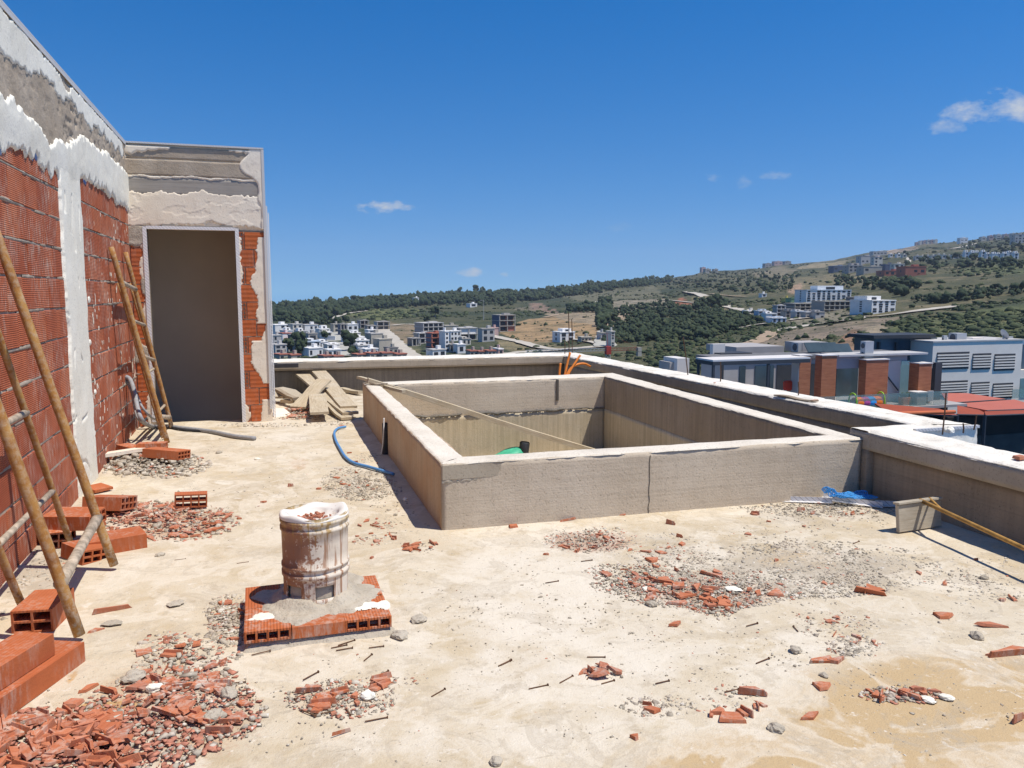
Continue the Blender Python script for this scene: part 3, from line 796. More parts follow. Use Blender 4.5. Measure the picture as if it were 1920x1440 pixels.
# ---------------------------------------------------------------- pool basin
def make_pool():
    p = thing('pool_basin', 'unfinished rectangular concrete pool basin with low walls', 'pool')
    names = ['front', 'right', 'back', 'left']
    for k in range(4):
        a, b = k, (k + 1) % 4
        quad = [PO[a], PO[b], PI[b], PI[a]]
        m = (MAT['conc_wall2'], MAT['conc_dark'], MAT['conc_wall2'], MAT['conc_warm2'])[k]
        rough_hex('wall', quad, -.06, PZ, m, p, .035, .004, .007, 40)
    # inner lining below the slab joint
    I2 = [(PI[0][0] + .004, PI[0][1] + .004), (PI[1][0] - .004, PI[1][1] + .004), (PI[2][0] - .004, PI[2][1] - .004), (PI[3][0] + .004, PI[3][1] - .004)]
    O2 = [(PI[0][0] - .1, PI[0][1] - .1), (PI[1][0] + .1, PI[1][1] - .1), (PI[2][0] + .1, PI[2][1] + .1), (PI[3][0] - .1, PI[3][1] + .1)]
    for k in range(4):
        a, b = k, (k + 1) % 4
        rough_hex('lining', [O2[a], O2[b], I2[b], I2[a]], -.56, .02, MAT['conc_pool'], p, .05, .004, .004, 40)
    rough_hex('basin_floor', [(1.15, 4.85), (4.14, 4.8), (4.25, 9.3), (1.2, 9.3)], -.6, -.49, MAT['conc_pool'], p, .15, .004, .004, 47)
    # rough dark joint line above the lining
    def hjn(u, v):
        return .022 * fbm(u * 12, v * 18, 0, 130, 3) - np.abs(v - .04 - .014 * (fbm(u * 7, 0, 0, 131, 3) - .5) * 2) * .8 - .001
    patch('construction_joint', (PI[3][0], PI[3][1] - .012, -.005), ((PI[2][0] - PI[3][0]) / 2.83, (PI[2][1] - PI[3][1]) / 2.83, 0), (0, 0, 1), (0, -1, 0), 2.83, .08, .008, hjn, MAT['conc_joint'], p, .002)
    # mortar cap on the front wall's left end, with a broken arris below it
    mb = MB(); mb.box((1.30, 4.802, .372), (.475, .022, .095), bev=.003); mb.build('mortar_cap', MAT['conc_cap'], p)
    def hb(u, v):
        return .014 * fbm(u * 25, v * 25, 0, 140, 3) - np.abs(v - .03) * .35 - .004 - .012 * sstep(.25, .5, u)
    patch('broken_arris', (1.06, 4.795, .285), (1, 0, 0), (0, 0, 1), (0, -1, 0), .6, .06, .008, hb, MAT['cement'], p, .0)
    # vertical crack in the front wall and slots in the back wall
    c0 = aty(1215, 848, 4.79)
    pts = [(c0.x + random.uniform(-.006, .006), 4.757 - .0 + .02, .40 - .4 * k / 9) for k in range(10)]
    mb = MB(); mb.tube([(x, 4.7985 - (x - 1.058) * .0255, z) for x, y, z in pts], .0026, 5); mb.build('crack', MAT['conc_joint'], p)
    mb = MB(); mb.box((3.50, PI[3][1] + .015, .28), (.03, .018, .26)); mb.build('slot', MAT['hole_dark'], p)
    # skim of lighter mortar spread over the tops, thinner where it has broken away
    Tm = MAT['conc_top']
    def top(name, a, b, c, d_, seed, lip=0.0):
        a, b, c, d_ = [np.array(q) for q in (a, b, c, d_)]
        L = np.linalg.norm(b - a); W = np.linalg.norm(d_ - a); nu, nv = int(L / .03), max(6, int(W / .02))
        uu, vv = np.meshgrid(np.linspace(0, 1, nu + 1), np.linspace(0, 1, nv + 1), indexing='ij')
        xy = ((1 - uu) * (1 - vv))[..., None] * a + (uu * (1 - vv))[..., None] * b + (uu * vv)[..., None] * c + ((1 - uu) * vv)[..., None] * d_
        edge = np.minimum(vv, 1 - vv) * W
        z = PZ + .008 - .014 * np.exp(-edge / .006) + .010 * (fbm(xy[..., 0] * 6, xy[..., 1] * 6, 0, seed, 4) - .5)
        xy = xy + ((fbm(xy[..., 0] * 8, xy[..., 1] * 8, 0, seed + 3, 3) - .5) * .016)[..., None]
        id_ = np.arange(uu.size).reshape(uu.shape)
        f = np.stack([id_[:-1, :-1], id_[1:, :-1], id_[1:, 1:], id_[:-1, 1:]], -1).reshape(-1, 4)
        mesh_obj(name, np_mesh(name, np.concatenate([xy, z[..., None]], -1).reshape(-1, 3), f), Tm, p, True)
    top('wall_top', PO[0], PO[1], PI[1], PI[0], 150)
    top('wall_top', PO[1], PO[2], PI[2], PI[1], 152)
    top('wall_top', PO[2], PO[3], PI[3], PI[2], 154)
    top('wall_top', PO[3], PO[0], PI[0], PI[3], 156)
MAT['conc_wall2'] = concrete('pool_wall_concrete', (.53, .455, .365), (.46, .39, .305), (.60, .53, .44), streak=.08, lines=.16, bump=.5)
MAT['conc_warm2'] = concrete('pool_formwork_shaded', (.47, .36, .255), (.39, .29, .20), (.54, .44, .335), streak=.25, warm=(.45, .29, .175))  # left wall: shade and warm floor bounce painted in, browner than the front
MAT['conc_joint'] = concrete('dark_joint', (.17, .155, .135), (.12, .11, .095), (.24, .22, .19), sc=4, bump=1.0)
MAT['conc_cap'] = concrete('mortar_cap', (.40, .355, .285), (.35, .30, .24), (.45, .41, .34), bump=.3)
MAT['hole_dark'] = simple('dark_gap', (.10, .085, .07), .95, .1)
make_pool()

# ---------------------------------------------------------------- parapets
def parapet(name, label, line_in, line_out, z1=.475, lip=.05, band=.125, seed=60, mats=None, drop=.7, bandmat=None):
    """low concrete wall: inner top line (two points), outer top line (two points); upper band oversails the lower face by lip"""
    w = thing(name, label, 'parapet')
    a, b = [np.array(q, float) for q in line_in]; c, d = [np.array(q, float) for q in line_out]
    nrm = (c - a) + (d - b); nrm = nrm / np.linalg.norm(nrm)
    lo = [a + nrm * lip, b + nrm * lip, d, c]
    area = (b - a)[0] * (d - b)[1] - (b - a)[1] * (d - b)[0]
    fix = (lambda q: q) if area > 0 else (lambda q: [q[1], q[0], q[3], q[2]])
    rough_hex('wall', fix(lo), -drop, z1 - band, (mats or MAT['conc_para']), w, .06, .004, .004, seed)
    rough_hex('coping', fix([a, b, d, c]), z1 - band, z1, bandmat or MAT['conc_band'], w, .03, .004, .010, seed + 3)
    q = fix([a, b, d, c]); q = [np.array(t) for t in q]
    L = np.linalg.norm(q[1] - q[0]); W = np.linalg.norm(q[3] - q[0]); nu, nv = max(4, int(L / .03)), max(6, int(W / .025))
    uu, vv = np.meshgrid(np.linspace(0, 1, nu + 1), np.linspace(0, 1, nv + 1), indexing='ij')
    xy = ((1 - uu) * (1 - vv))[..., None] * q[0] + (uu * (1 - vv))[..., None] * q[1] + (uu * vv)[..., None] * q[2] + ((1 - uu) * vv)[..., None] * q[3]
    e = np.minimum(vv, 1 - vv) * W
    z = z1 + .010 - .02 * np.exp(-e / .006) + .016 * (fbm(xy[..., 0] * 5, xy[..., 1] * 5, 0, seed + 7, 4) - .5) - .03 * np.clip(fbm(xy[..., 0] * 11, xy[..., 1] * 11, 0, seed + 8, 3) - .62, 0, 1)
    xy = xy + ((fbm(xy[..., 0] * 8, xy[..., 1] * 8, 0, seed + 9, 3) - .5) * .02)[..., None]
    id_ = np.arange(uu.size).reshape(uu.shape)
    f = np.stack([id_[:-1, :-1], id_[1:, :-1], id_[1:, 1:], id_[:-1, 1:]], -1).reshape(-1, 4)
    mesh_obj('plaster_top', np_mesh('plaster_top', np.concatenate([xy, z[..., None]], -1).reshape(-1, 3), f), MAT['plaster_top'], w, True)
    return w
MAT['conc_para'] = concrete('parapet_concrete', (.27, .22, .17), (.21, .17, .13), (.33, .275, .215), streak=.2, lines=.2, warm=(.33, .26, .20))
MAT['conc_band'] = concrete('parapet_coping', (.36, .315, .26), (.30, .26, .215), (.42, .37, .315), streak=.1, bump=.5)
MAT['plaster_top'] = concrete('flaking_white_top', (.72, .685, .62), (.52, .485, .425), (.80, .775, .73), sc=3.0, bump=1.0)
MAT['conc_shade2'] = concrete('shaded_parapet_band', (.26, .235, .20), (.21, .19, .16), (.31, .285, .25), streak=.2)  # darker copy of the coping colour with shade painted in
MAT['conc_far'] = concrete('shaded_parapet', (.215, .195, .17), (.165, .15, .13), (.27, .245, .215), streak=.3)  # dark coating tone, with shade of the inner faces painted in
parapet('far_parapet', 'grey concrete parapet at the far end of the roof behind the pool', [(-.6, 12.06), (4.60, 11.80)], [(-.6, 12.46), (4.98, 12.44)], lip=.09, seed=60, mats=MAT['conc_far'])
parapet('right_parapet', 'long white-topped concrete parapet running beside the pool towards the villa', [(4.60, 11.80), (4.775, 4.86)], [(4.98, 12.44), (5.17, 4.66)], lip=.006, seed=70, mats=MAT['conc_far'], bandmat=MAT['conc_shade2'])  # both colours darkened to paint shade on the inner side
parapet('near_parapet', 'near concrete parapet with oversailing coping, in shade behind the scraper', [(4.19, 4.70), (4.12, 1.2)], [(4.575, 4.66), (4.50, 1.2)], seed=80)
w = parapet('parapet_return', 'short parapet return with flaking white plaster end joining the two right-hand parapets', [(4.19, 4.86), (4.775, 4.86)], [(4.19, 4.66), (5.17, 4.66)], lip=.0, seed=90)
def hend(u, v):
    return .018 + .03 * (fbm(u * 7, v * 9, 0, 95, 4) - .5) - .03 * np.clip(fbm(u * 5, v * 5, 0, 97, 3) - .6, 0, 1)
patch('flaking_plaster', (4.58, 4.652, .0), (1, 0, 0), (0, 0, 1), (0, -1, 0), .59, .47, .014, hend, MAT['plaster_w'], w, -1)
mb = MB(); mb.box((4.87, 4.632, .482), (.6, .03, .02)); mb.build('corner_bead', MAT['bead'], w)
# ================================================================= things on the roof
def pipe_between(mb, a, b, r, seg=12): mb.tube([a, b], r, seg)

# ---------------------------------------------------------------- trestles leaning on the wall
def trestle(label, frames, rungs, r, name='steel_trestle'):
    """folded pipe trestle: frames = list of legs (bottom, top), rungs = list of (leg index, t, leg index, t, radius)"""
    t = thing(name, label, 'trestle', (0, 0, 0), 'rusty pipe trestles leaning on the brick wall')
    for k, (a, b, rr) in enumerate(frames):
        a, b = Vector(a), Vector(b)
        mb = MB(); n = 14
        pts = [a.lerp(b, i / n) + Vector((random.uniform(-1, 1), random.uniform(-1, 1), 0)) * .0012 for i in range(n + 1)]
        mb.tube(pts, rr, 14); mb.build('leg', MAT['rust'], t, True)
    for (i, ti, j, tj, rr) in rungs:
        p = Vector(frames[i][0]).lerp(Vector(frames[i][1]), ti); q = Vector(frames[j][0]).lerp(Vector(frames[j][1]), tj)
        d_ = (q - p).normalized()
        mb = MB(); mb.tube([p - d_ * .01, p.lerp(q, .33), p.lerp(q, .66), q + d_ * .01], [rr * 1.15, rr, rr, rr * 1.15], 12); mb.build('rung', MAT['rust_rung'], t, True)
    return t
MAT['rust_rung'] = simple('mortar_caked_pipe', (.40, .32, .23), .9, .45, 22, bump=.5)
A0, B0, C0 = Vector((-.778, 3.70, .03)), Vector((-.786, 4.625, .03)), Vector((-1.10, 5.15, .03))
A1, B1 = Vector((-1.245, 3.70, 1.93)), Vector((-1.245, 4.625, 1.86))
C1 = Vector((-1.262, 4.66, 1.42)) - Vector((0, .0, 0)); C1 = C0 + (Vector((-1.25, 4.653, 1.253)) - C0) * 1.12
D0, D1 = C0 + Vector((0, -1.02, 0)), C1 + Vector((0, -1.02, 0))
trestle('rusty pipe trestle leaning on the brick wall at the left picture edge',
        [(A0, A1, .0235), (B0, B1, .023), (C0, C1, .018), (D0, D1, .018)],
        [(0, .125, 1, .145, .024), (2, .60, 3, .60, .018), (2, .25, 3, .25, .015)], .03)
L0, L1 = gp(314, 834) + Vector((0, 0, .02)), atx(208, 463, -1.262)
M0, M1 = gp(322, 804) + Vector((0, 0, .02)), atx(235, 473, -1.262)
N0, N1 = gp(303, 828) + Vector((0, .1, .02)), atx(222, 530, -1.262)
Q0, Q1 = N0 + Vector((.02, .72, 0)), N1 + Vector((0, .72, 0))
L1 = L0 + (L1 - L0) * 1.0
trestle('rusty mortar-caked pipe trestle leaning beside the dark doorway',
        [(L0, L1, .025), (M0, M1, .023), (N0, N1, .015), (Q0, Q1, .015)],
        [(0, .14, 1, .06, .024), (0, .46, 1, .40, .018), (0, .64, 1, .60, .016), (0, .83, 1, .80, .022), (2, .42, 3, .42, .014), (2, .16, 3, .16, .014)], .03)

# ---------------------------------------------------------------- loose hollow bricks
BM = {}
def loose_brick(u, v, yaw, L, W, H, nx, nz, label, z=0.0, tilt=(0, 0), group='loose hollow bricks on the floor', name='hollow_brick', mat='brick_loose'):
    key = (L, W, H, nx, nz, mat)
    if key not in BM: BM[key] = hollow_mesh('hollow_brick', L, W, H, nx, nz, MAT[mat])
    o = mesh_obj(name, BM[key]); p = gp(u, v, z)
    o.location = p; o.rotation_euler = (tilt[0], tilt[1], math.radians(yaw))
    return tag(o, label, 'brick', group)
LB = loose_brick
LB(358, 949, 4, .07, .21, .095, 4, 2, 'short eight-hole brick end standing alone in front of the shard heap', .02, (.08, .05))
LB(206, 955, 68, .27, .2, .09, 4, 2, 'broken hollow brick with holes facing the floor, behind the trestle foot', .03, (.0, .18))
LB(140, 985, 72, .29, .19, .085, 4, 2, 'dusty hollow brick lying across two others beside the brick wall', .10, (0, -.05))
LB(110, 1022, 12, .16, .13, .10, 2, 2, 'half brick with four square holes facing forward by the wall', .0, (.04, .06))
LB(95, 1005, 30, .30, .19, .09, 4, 2, 'hollow brick at the bottom of the small stack against the wall', .0, (0, .0))
LB(218, 1028, -72, .30, .2, .085, 4, 2, 'clean orange hollow brick lying at the edge of the shard heap', .0, (0, .0))
LB(84, 1165, -8, .26, .17, .105, 2, 2, 'brick with mortar smear on top between the two trestle feet', .0, (0, 0))
LB(42, 1290, -24, .46, .20, .085, 3, 2, 'big flat orange brick lying at the left picture edge', .0, (.0, .0))
LB(12, 1262, -24, .33, .15, .085, 2, 2, 'orange brick stacked on top of the big flat brick', .088, (.0, .0))
LB(184, 917, 40, .16, .14, .02, 3, 1, 'thin red brick slab beside the foot of the white pilaster', .015, (.06, .0))
LB(160, 1047, 40, .22, .16, .08, 3, 2, 'shaded hollow brick lying under the trestle rung', .0, (.05, .1))
LB(312, 858, 62, .34, .19, .075, 4, 2, 'broken brick with row of holes on the grey rubble pile', .05, (.04, .1))
LB(286, 848, 84, .24, .15, .09, 3, 2, 'upright-lying brick behind the broken one on the grey rubble pile', .02, (0, .05))
LB(242, 849, 50, .18, .14, .07, 3, 2, 'half brick at the wall side of the grey rubble pile', .02, (.1, .05))
LB(536, 726, 20, .20, .21, .095, 4, 2, 'red hollow brick lying behind the loose planks by the stair house', .06, (0, .02))

# ---------------------------------------------------------------- vent bucket on its brick base
def make_bucket():
    cx, cy = gp(594, 1118, .10).x, gp(594, 1118, .10).y + .02
    base = thing('brick_plinth', 'square plinth of flat hollow bricks and mortar under the white bucket', 'plinth')
    ang = math.radians(-1.5)
    x0, y0, S, KY = -.105, 3.375, .625, .84
    H, zb = .050, .032
    lay = [(.155, .105, 0, .30, .20), (.47, .105, 90, .30, .2), (.105, .37, 0, .2, .2), (.52, .34, 90, .2, .2), (.155, .525, 0, .3, .19), (.47, .525, 0, .3, .19), (.31, .105, 90, .02, .2), (.31, .33, 0, .19, .22)]
    R = Matrix.Rotation(ang, 4, 'Z')
    # front row: brick with holes forward, brick lying sideways, brick with holes forward
    spec = [(.10, .15, 0, .30, .19), (.31, .10, 90, .22, .20), (.52, .15, 0, .30, .20), (.10, .47, 0, .32, .19), (.52, .47, 0, .32, .20), (.31, .52, 90, .22, .2), (.31, .31, 0, .20, .21)]
    for (u, v, a, L, W) in spec:
        me = hollow_mesh('flat_brick', L, W, H, 4, 1, MAT['brick_plinth'])
        o = mesh_obj('brick', me, None, base)
        o.location = Vector((x0 + u, y0 + v * KY, zb + random.uniform(0, .006))); o.scale = (1, KY, 1) if a == 0 else (KY, 1, 1); o.rotation_euler = (random.uniform(-.01, .01), random.uniform(-.01, .01), math.radians(a) + random.uniform(-.02, .02))
    def bed(u, v):
        e = np.minimum(np.minimum(u - .05, .70 - u), np.minimum(v - .05, .63 - v)) + .05 * (fbm(u * 9, v * 9, 0, 201, 3) - .5)
        return np.clip(e * .9, -.02, .05) + .012 * (fbm(u * 25, v * 25, 0, 203, 3) - .5)
    patch('mortar_bed', (x0 - .06, y0 - .06, 0), (1, 0, 0), (0, 1, 0), (0, 0, 1), .75, .76, .012, bed, MAT['cement'], base, -.003)
    def collar(u, v):
        r = np.hypot(u - .4, v - .4); a = np.arctan2(v - .4, u - .4)
        ed = .285 + .12 * (fbm(np.cos(a) * 2 + 5, np.sin(a) * 2 + 5, 0, 205, 3) - .5) * 2
        h = np.clip((ed - r) * .5, -.03, .012 + np.clip(.2 - r, 0, 1) * .9) + .016 * (fbm(u * 18, v * 18, 0, 207, 4) - .5) * sstep(.34, .2, r)
        return h - .02 * sstep(.17, .12, r)
    patch('mortar_collar', (cx - .4, cy - .4, zb + H + .002), (1, 0, 0), (0, 1, 0), (0, 0, 1), .8, .8, .011, collar, MAT['cement'], base, .0)
    for (u, v, r, s_) in ((696, 1137, .06, 1), (488, 1160, .045, 2)):
        p = gp(u, v, zb + H)
        def wl(a, b, r=r, s_=s_):
            d_ = np.hypot(a - .1, (b - .1) * 1.3)
            return np.clip((r - d_ + .08 * (fbm(a * 18, b * 18, 0, 210 + s_, 4) - .5) * 1.6) * .5, -.02, .0012) + .0015 * fbm(a * 30, b * 30, 0, 5, 2)
        patch('plaster_splash', (p.x - .1, p.y - .1, zb + H + .007), (1, 0, 0), (0, 1, 0), (0, 0, 1), .2, .2, .006, wl, MAT['plaster_w'], base, .0)
    # ---- the bucket
    b = thing('paint_bucket', 'white plastic bucket with brown drips mortared upside onto brick plinth', 'bucket', (cx, cy, zb + H))
    seg = 72
    prof = []                                                   # radius, height, is the row a window row
    zs = [0, .03, .045, .105, .12, .135, .14, .155, .16, .18, .185, .20, .21, .345, .35, .36, .365, .385, .39, .40, .41]
    def rad(z):
        r = .144 + .006 * z / .41
        if .137 < z < .157 or .178 < z < .19: r += .006
        if .347 < z < .362 or .383 < z < .40: r += .006
        return r
    zs = [0, .03, .045, .105, .12, .136, .138, .156, .158, .177, .179, .189, .192, .24, .29, .345, .348, .361, .364, .382, .384, .399, .402, .415]
    V, Fc = [], []
    for sh, off in ((0, 0.0), (1, -.007)):
        for k in range(seg):
            a = 2 * math.pi * k / seg
            for z in zs:
                r = (rad(z) if sh == 0 else .144 + .006 * z / .41 - .001) + off + (.0025 * math.sin(3 * a + 1.0) * z / .4)
                V.append((r * math.cos(a), r * math.sin(a), z))
    nz_ = len(zs)
    def win(k, i):
        a = math.degrees(2 * math.pi * (k + .5) / seg)
        near = min(abs((a - c + 180) % 360 - 180) for c in (224, 281, 20, 110))
        return .045 <= (zs[i] + zs[i + 1]) / 2 <= .105 and near < 17
    vid = lambda sh, k, i: sh * seg * nz_ + (k % seg) * nz_ + i
    for k in range(seg):
        for i in range(nz_ - 1):
            if win(k, i): continue
            Fc.append((vid(0, k, i), vid(0, k + 1, i), vid(0, k + 1, i + 1), vid(0, k, i + 1)))
            Fc.append((vid(1, k, i), vid(1, k, i + 1), vid(1, k + 1, i + 1), vid(1, k + 1, i)))
            for dk, e0, e1 in ((-1, k, k), (1, k + 1, k + 1)):
                if win((k + dk) % seg, i): Fc.append((vid(0, e0, i), vid(0, e0, i + 1), vid(1, e1, i + 1), vid(1, e1, i)))
            for di, e in ((-1, i), (1, i + 1)):
                if 0 <= i + di < nz_ - 1 and win(k, i + di): Fc.append((vid(0, k, e), vid(0, k + 1, e), vid(1, k + 1, e), vid(1, k, e)))
    mb = MB(); mb.add(V, Fc); body = mb.build('body', MAT['bucket'], b, True)
    # torn rim, bent inward, with a recessed lid full of crumbs
    V, Fc = [], []
    for k in range(seg):
        a = 2 * math.pi * k / seg
        wob = .010 * math.sin(2 * a + .5) + .008 * math.sin(5 * a)
        ri = .098 + .012 * math.cos(4 * a) + .006 * math.sin(7 * a)
        for (r, z) in ((.151, .398), (.155, .408 + wob * .5), (.150, .416 + wob), (.138, .418 + wob * .8), (.114, .408 + wob * .3), (ri, .402), (ri - .006, .380), (.03, .378), (0.0, .378)):
            V.append((r * math.cos(a), r * math.sin(a), z))
    for k in range(seg):
        for i in range(8):
            Fc.append((k * 9 + i, ((k + 1) % seg) * 9 + i, ((k + 1) % seg) * 9 + i + 1, k * 9 + i + 1))
    mb = MB(); mb.add(V, Fc); mb.build('rim', MAT['bucket_rim'], b, True, True)
    mb = MB(); mb.lathe([(.130, .0), (.131, .06), (.125, .13), (0, .14)], 24); mb.build('vent_fill_added', MAT['conc_cap'], b, True)  # added filler, makes the vents look like a pale lit interior
    mb = MB()
    for k in range(70):
        a, r = random.uniform(0, 6.28), .088 * math.sqrt(random.random())
        s_ = random.uniform(.004, .011)
        mb.box((0, 0, 0), (s_ * 1.6, s_, s_ * .8), Matrix.Translation((r * math.cos(a), r * math.sin(a), .382 + s_ * .4)) @ Euler((random.uniform(-.4, .4), random.uniform(-.4, .4), a * 3)).to_matrix().to_4x4())
    tag(mb.build('crumbs', MAT['shard'], b), kind='stuff')
n = NT('dirty_white_bucket')
ob = n.obj
st = n.noise(1, 5, .65, vec=ob, stretch=(34, 34, 1.6)); bl = n.noise(7, 5, .65, vec=ob); fn = n.noise(50, 4, .7, vec=ob)
x_, y_, z_ = n.xyz(ob)
col = n.ramp(bl, [(.3, (.60, .50, .38)), (.7, (.74, .66, .54))])
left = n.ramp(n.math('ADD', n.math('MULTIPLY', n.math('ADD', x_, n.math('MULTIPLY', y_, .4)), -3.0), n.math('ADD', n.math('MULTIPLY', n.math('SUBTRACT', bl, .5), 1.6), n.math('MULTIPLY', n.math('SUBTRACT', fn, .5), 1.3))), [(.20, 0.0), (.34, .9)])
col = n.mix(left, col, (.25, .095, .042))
col = n.mix(n.ramp(st, [(.50, 0.0), (.57, .85)]), col, (.30, .135, .06))
yl = n.ramp(n.math('ADD', n.math('MULTIPLY', z_, 1.4), n.math('MULTIPLY', st, .8)), [(.86, 0.0), (1.0, .55)])
col = n.mix(yl, col, (.50, .36, .12))
col = n.mix(n.ramp(fn, [(.62, 0.0), (.72, .5)]), col, (.30, .20, .15))
MAT['bucket'] = n.done(col, .6)
n = NT('bucket_rim'); MAT['bucket_rim'] = n.done(n.mix(n.ramp(n.noise(24, 4, .7), [(.6, 0.0), (.72, .55)]), (.74, .68, .59), (.36, .24, .17)), .6)
MAT['brick_plinth'] = brick_mat('plinth_brick', [(.46, .125, .045), (.52, .15, .055), (.43, .115, .045)], .7, .013, .9, axis=0, per=.2)
make_bucket()

# ---------------------------------------------------------------- shards and rubble
PROT = []
for k in range(16):
    rs = np.random.RandomState(300 + k)
    nn = rs.randint(4, 7); an = np.sort(rs.uniform(0, 6.28, nn) * .35 + np.linspace(0, 6.28, nn, endpoint=False))
    asp = rs.uniform(.35, .8)
    P_ = [(math.cos(a) * rs.uniform(.36, .55), math.sin(a) * asp * rs.uniform(.36, .55)) for a in an]
    top = [(x * rs.uniform(.82, .98) , y * rs.uniform(.82, .98)) for x, y in P_]
    V = [(x, y, 0) for x, y in P_] + [(x, y, .12 + rs.uniform(-.02, .02)) for x, y in top]
    m = len(P_)
    fs = [tuple(range(m))[::-1], tuple(range(m, 2 * m))] + [(i, (i + 1) % m, m + (i + 1) % m, m + i) for i in range(m)]
    if k % 4 == 1:                                              # piece of the corner of a brick: a second flange
        V2 = [(-.45, -.16, .0), (.45, -.16, .0), (.42, -.10, .0), (-.45, -.10, .0), (-.40, -.18, .30), (.35, -.18, .24), (.35, -.12, .24), (-.40, -.12, .30)]
        kk = len(V); V += V2; fs += [tuple(i + kk for i in f) for f in ((0, 3, 2, 1), (4, 5, 6, 7), (0, 1, 5, 4), (1, 2, 6, 5), (2, 3, 7, 6), (3, 0, 4, 7))]
    mb = MB(); mb.add(V, fs); me = mb.mesh('brick_shard')
    bm = bmesh.new(); bm.from_mesh(me); bmesh.ops.recalc_face_normals(bm, faces=bm.faces); bm.to_mesh(me); bm.free()
    me.materials.append(MAT['shard']); PROT.append(me)
SHARDS = []                                                      # position, size, yaw, tilt, label, group, prototype, thickness, aspect
def shard(p, size, yaw, tilt=(0, 0), label=None, group=None, k=None, thick=1.0, asp=1.0, keep=0):
    SHARDS.append((Vector(p), size, yaw, tilt, label, group, random.randrange(len(PROT)) if k is None else k, thick, asp, keep))
STONE_G, STONE_R = [], []                                       # crumbs, joined later
def stone(p, s, store):
    rs = np.random
    q = np.array([(-1, -1, -1), (1, -1, -1), (1, 1, -1), (-1, 1, -1), (-1, -1, 1), (1, -1, 1), (1, 1, 1), (-1, 1, 1)], float) * .5
    q = q * (1 + (rs.rand(8, 3) - .5) * 1.1)
    q[4:, :2] *= .45 + .5 * rs.rand()
    a = rs.rand() * 6.28; c, s_ = math.cos(a), math.sin(a)
    q = q * np.array([s * (1 + rs.rand() * .9), s, s * (.3 + .4 * rs.rand())])
    q = np.column_stack([q[:, 0] * c - q[:, 1] * s_, q[:, 0] * s_ + q[:, 1] * c, q[:, 2] + q[:, 0] * (rs.rand() - .5) * .6])
    if store is STONE_R: q[:, 2] *= .5
    store.append(q + np.array([p[0], p[1], p[2] + s * .12]))
CUBE_F = np.array([(0, 3, 2, 1), (4, 5, 6, 7), (0, 1, 5, 4), (1, 2, 6, 5), (2, 3, 7, 6), (3, 0, 4, 7)])
def stones_obj(name, store, mat, label, cat):
    V = np.concatenate(store); Fc = np.concatenate([CUBE_F + 8 * i for i in range(len(store))])
    o = mesh_obj(name, np_mesh(name, V, Fc), mat)
    return tag(o, label, cat, None, 'stuff')
np.random.seed(5)
def ell(u, v, ru, rv):
    a, r = random.uniform(0, 6.283), random.random() ** .62
    return u + ru * r * math.cos(a), v + rv * r * math.sin(a), r
def in_pool(p): return (1.0 < p[0] < 4.3 and 4.72 < p[1] < 9.5)
def many(u, v, ru, rv, n_):
    """n_ random floor points in a patch: x, y and relative radius"""
    a, r = np.random.rand(n_) * 6.283, np.random.rand(n_) ** .62
    uu, vv = u + ru * r * np.cos(a), v + rv * r * np.sin(a)
    d = np.array([ray(p, q) for p, q in zip(uu, vv)]); t = -EYE / d[:, 2]
    return d[:, 0] * t, d[:, 1] * t, r
def scatter(u, v, ru, rv, n_sh, s0, s1, n_g, n_r, gs, label, group, heap=0.0, tilt=.25, frag=.16):
    """one patch of rubble: n_sh shards, n_g grey and n_r red crumbs of size gs, thinning out unevenly to the edges"""
    N_ = int((n_g + n_r) * 1.9)
    if N_:
        x, y, r = many(u, v, ru * 1.3, rv * 1.3, N_)
        ok = (x > XL + .02) & (x < 4.13) & ~((x > 1.0) & (x < 4.3) & (y > 4.72) & (y < 9.5)) & (fbm(x * 3.2, y * 3.2, 0, 411, 3) > .36 + .26 * r - frag)
        for i in np.nonzero(ok)[0]:
            sz = gs * .8 * (.22 + .95 * random.random() ** 2.2) * (1.7 if random.random() < .05 else 1)
            stone((x[i], y[i], heap * max(0, 1 - r[i]) * random.random() * .7), sz, STONE_G if i < n_g * 1.9 else STONE_R)
    N_ = int(n_sh * 1.25)
    if not N_: return
    x, y, r = many(u, v, ru * 1.15, rv * 1.15, N_)
    kp = fbm(x * 3.2, y * 3.2, 0, 411, 3) > .36 + .26 * r - .10
    for i in range(N_):
        p = Vector((x[i], y[i], 0))
        if p.x < XL + .05 or in_pool(p) or (n_sh > 8 and not kp[i]): continue
        s = s0 * .7 + (s1 - s0 * .7) * random.random() ** 1.7
        p.z = heap * max(0, 1 - r[i]) * random.uniform(.4, 1.0) + .002
        t = (random.uniform(-tilt, tilt), random.uniform(-tilt, tilt))
        if p.z < .012: t = (t[0] * .25, t[1] * .25)
        shard(p, s, random.uniform(0, 6.28), t, label, group, thick=random.uniform(.6, 1.1) * .085 / max(s, .05))
S = scatter
S(300, 978, 118, 30, 80, .05, .13, 260, 420, .022, 'broken red brick shard in the long heap in front of the leaning trestle', 'shards in the heap by the trestle', .07, frag=.32)
S(140, 1405, 215, 62, 165, .05, .16, 260, 800, .022, 'broken orange brick shard in the big heap at the lower left', 'shards in the lower left heap', .045, frag=.35)
S(330, 1330, 130, 62, 60, .05, .13, 260, 420, .018, 'broken brick shard among grey crumbs right of the lower left heap', 'shards beside the lower left heap', .03)
S(350, 1240, 90, 45, 22, .05, .12, 320, 140, .018, 'broken brick shard in the strip of crumbs left of the plinth', 'shards in the strip left of the plinth', .02)
S(432, 1165, 45, 38, 8, .04, .10, 420, 60, .019, 'broken brick shard against the left side of the brick plinth', 'shards against the plinth', .02)
S(1105, 1012, 70, 20, 20, .04, .12, 380, 160, .013, 'broken red brick shard in the patch in front of the pool wall', 'shards in the patch before the pool wall', .02, frag=.30)
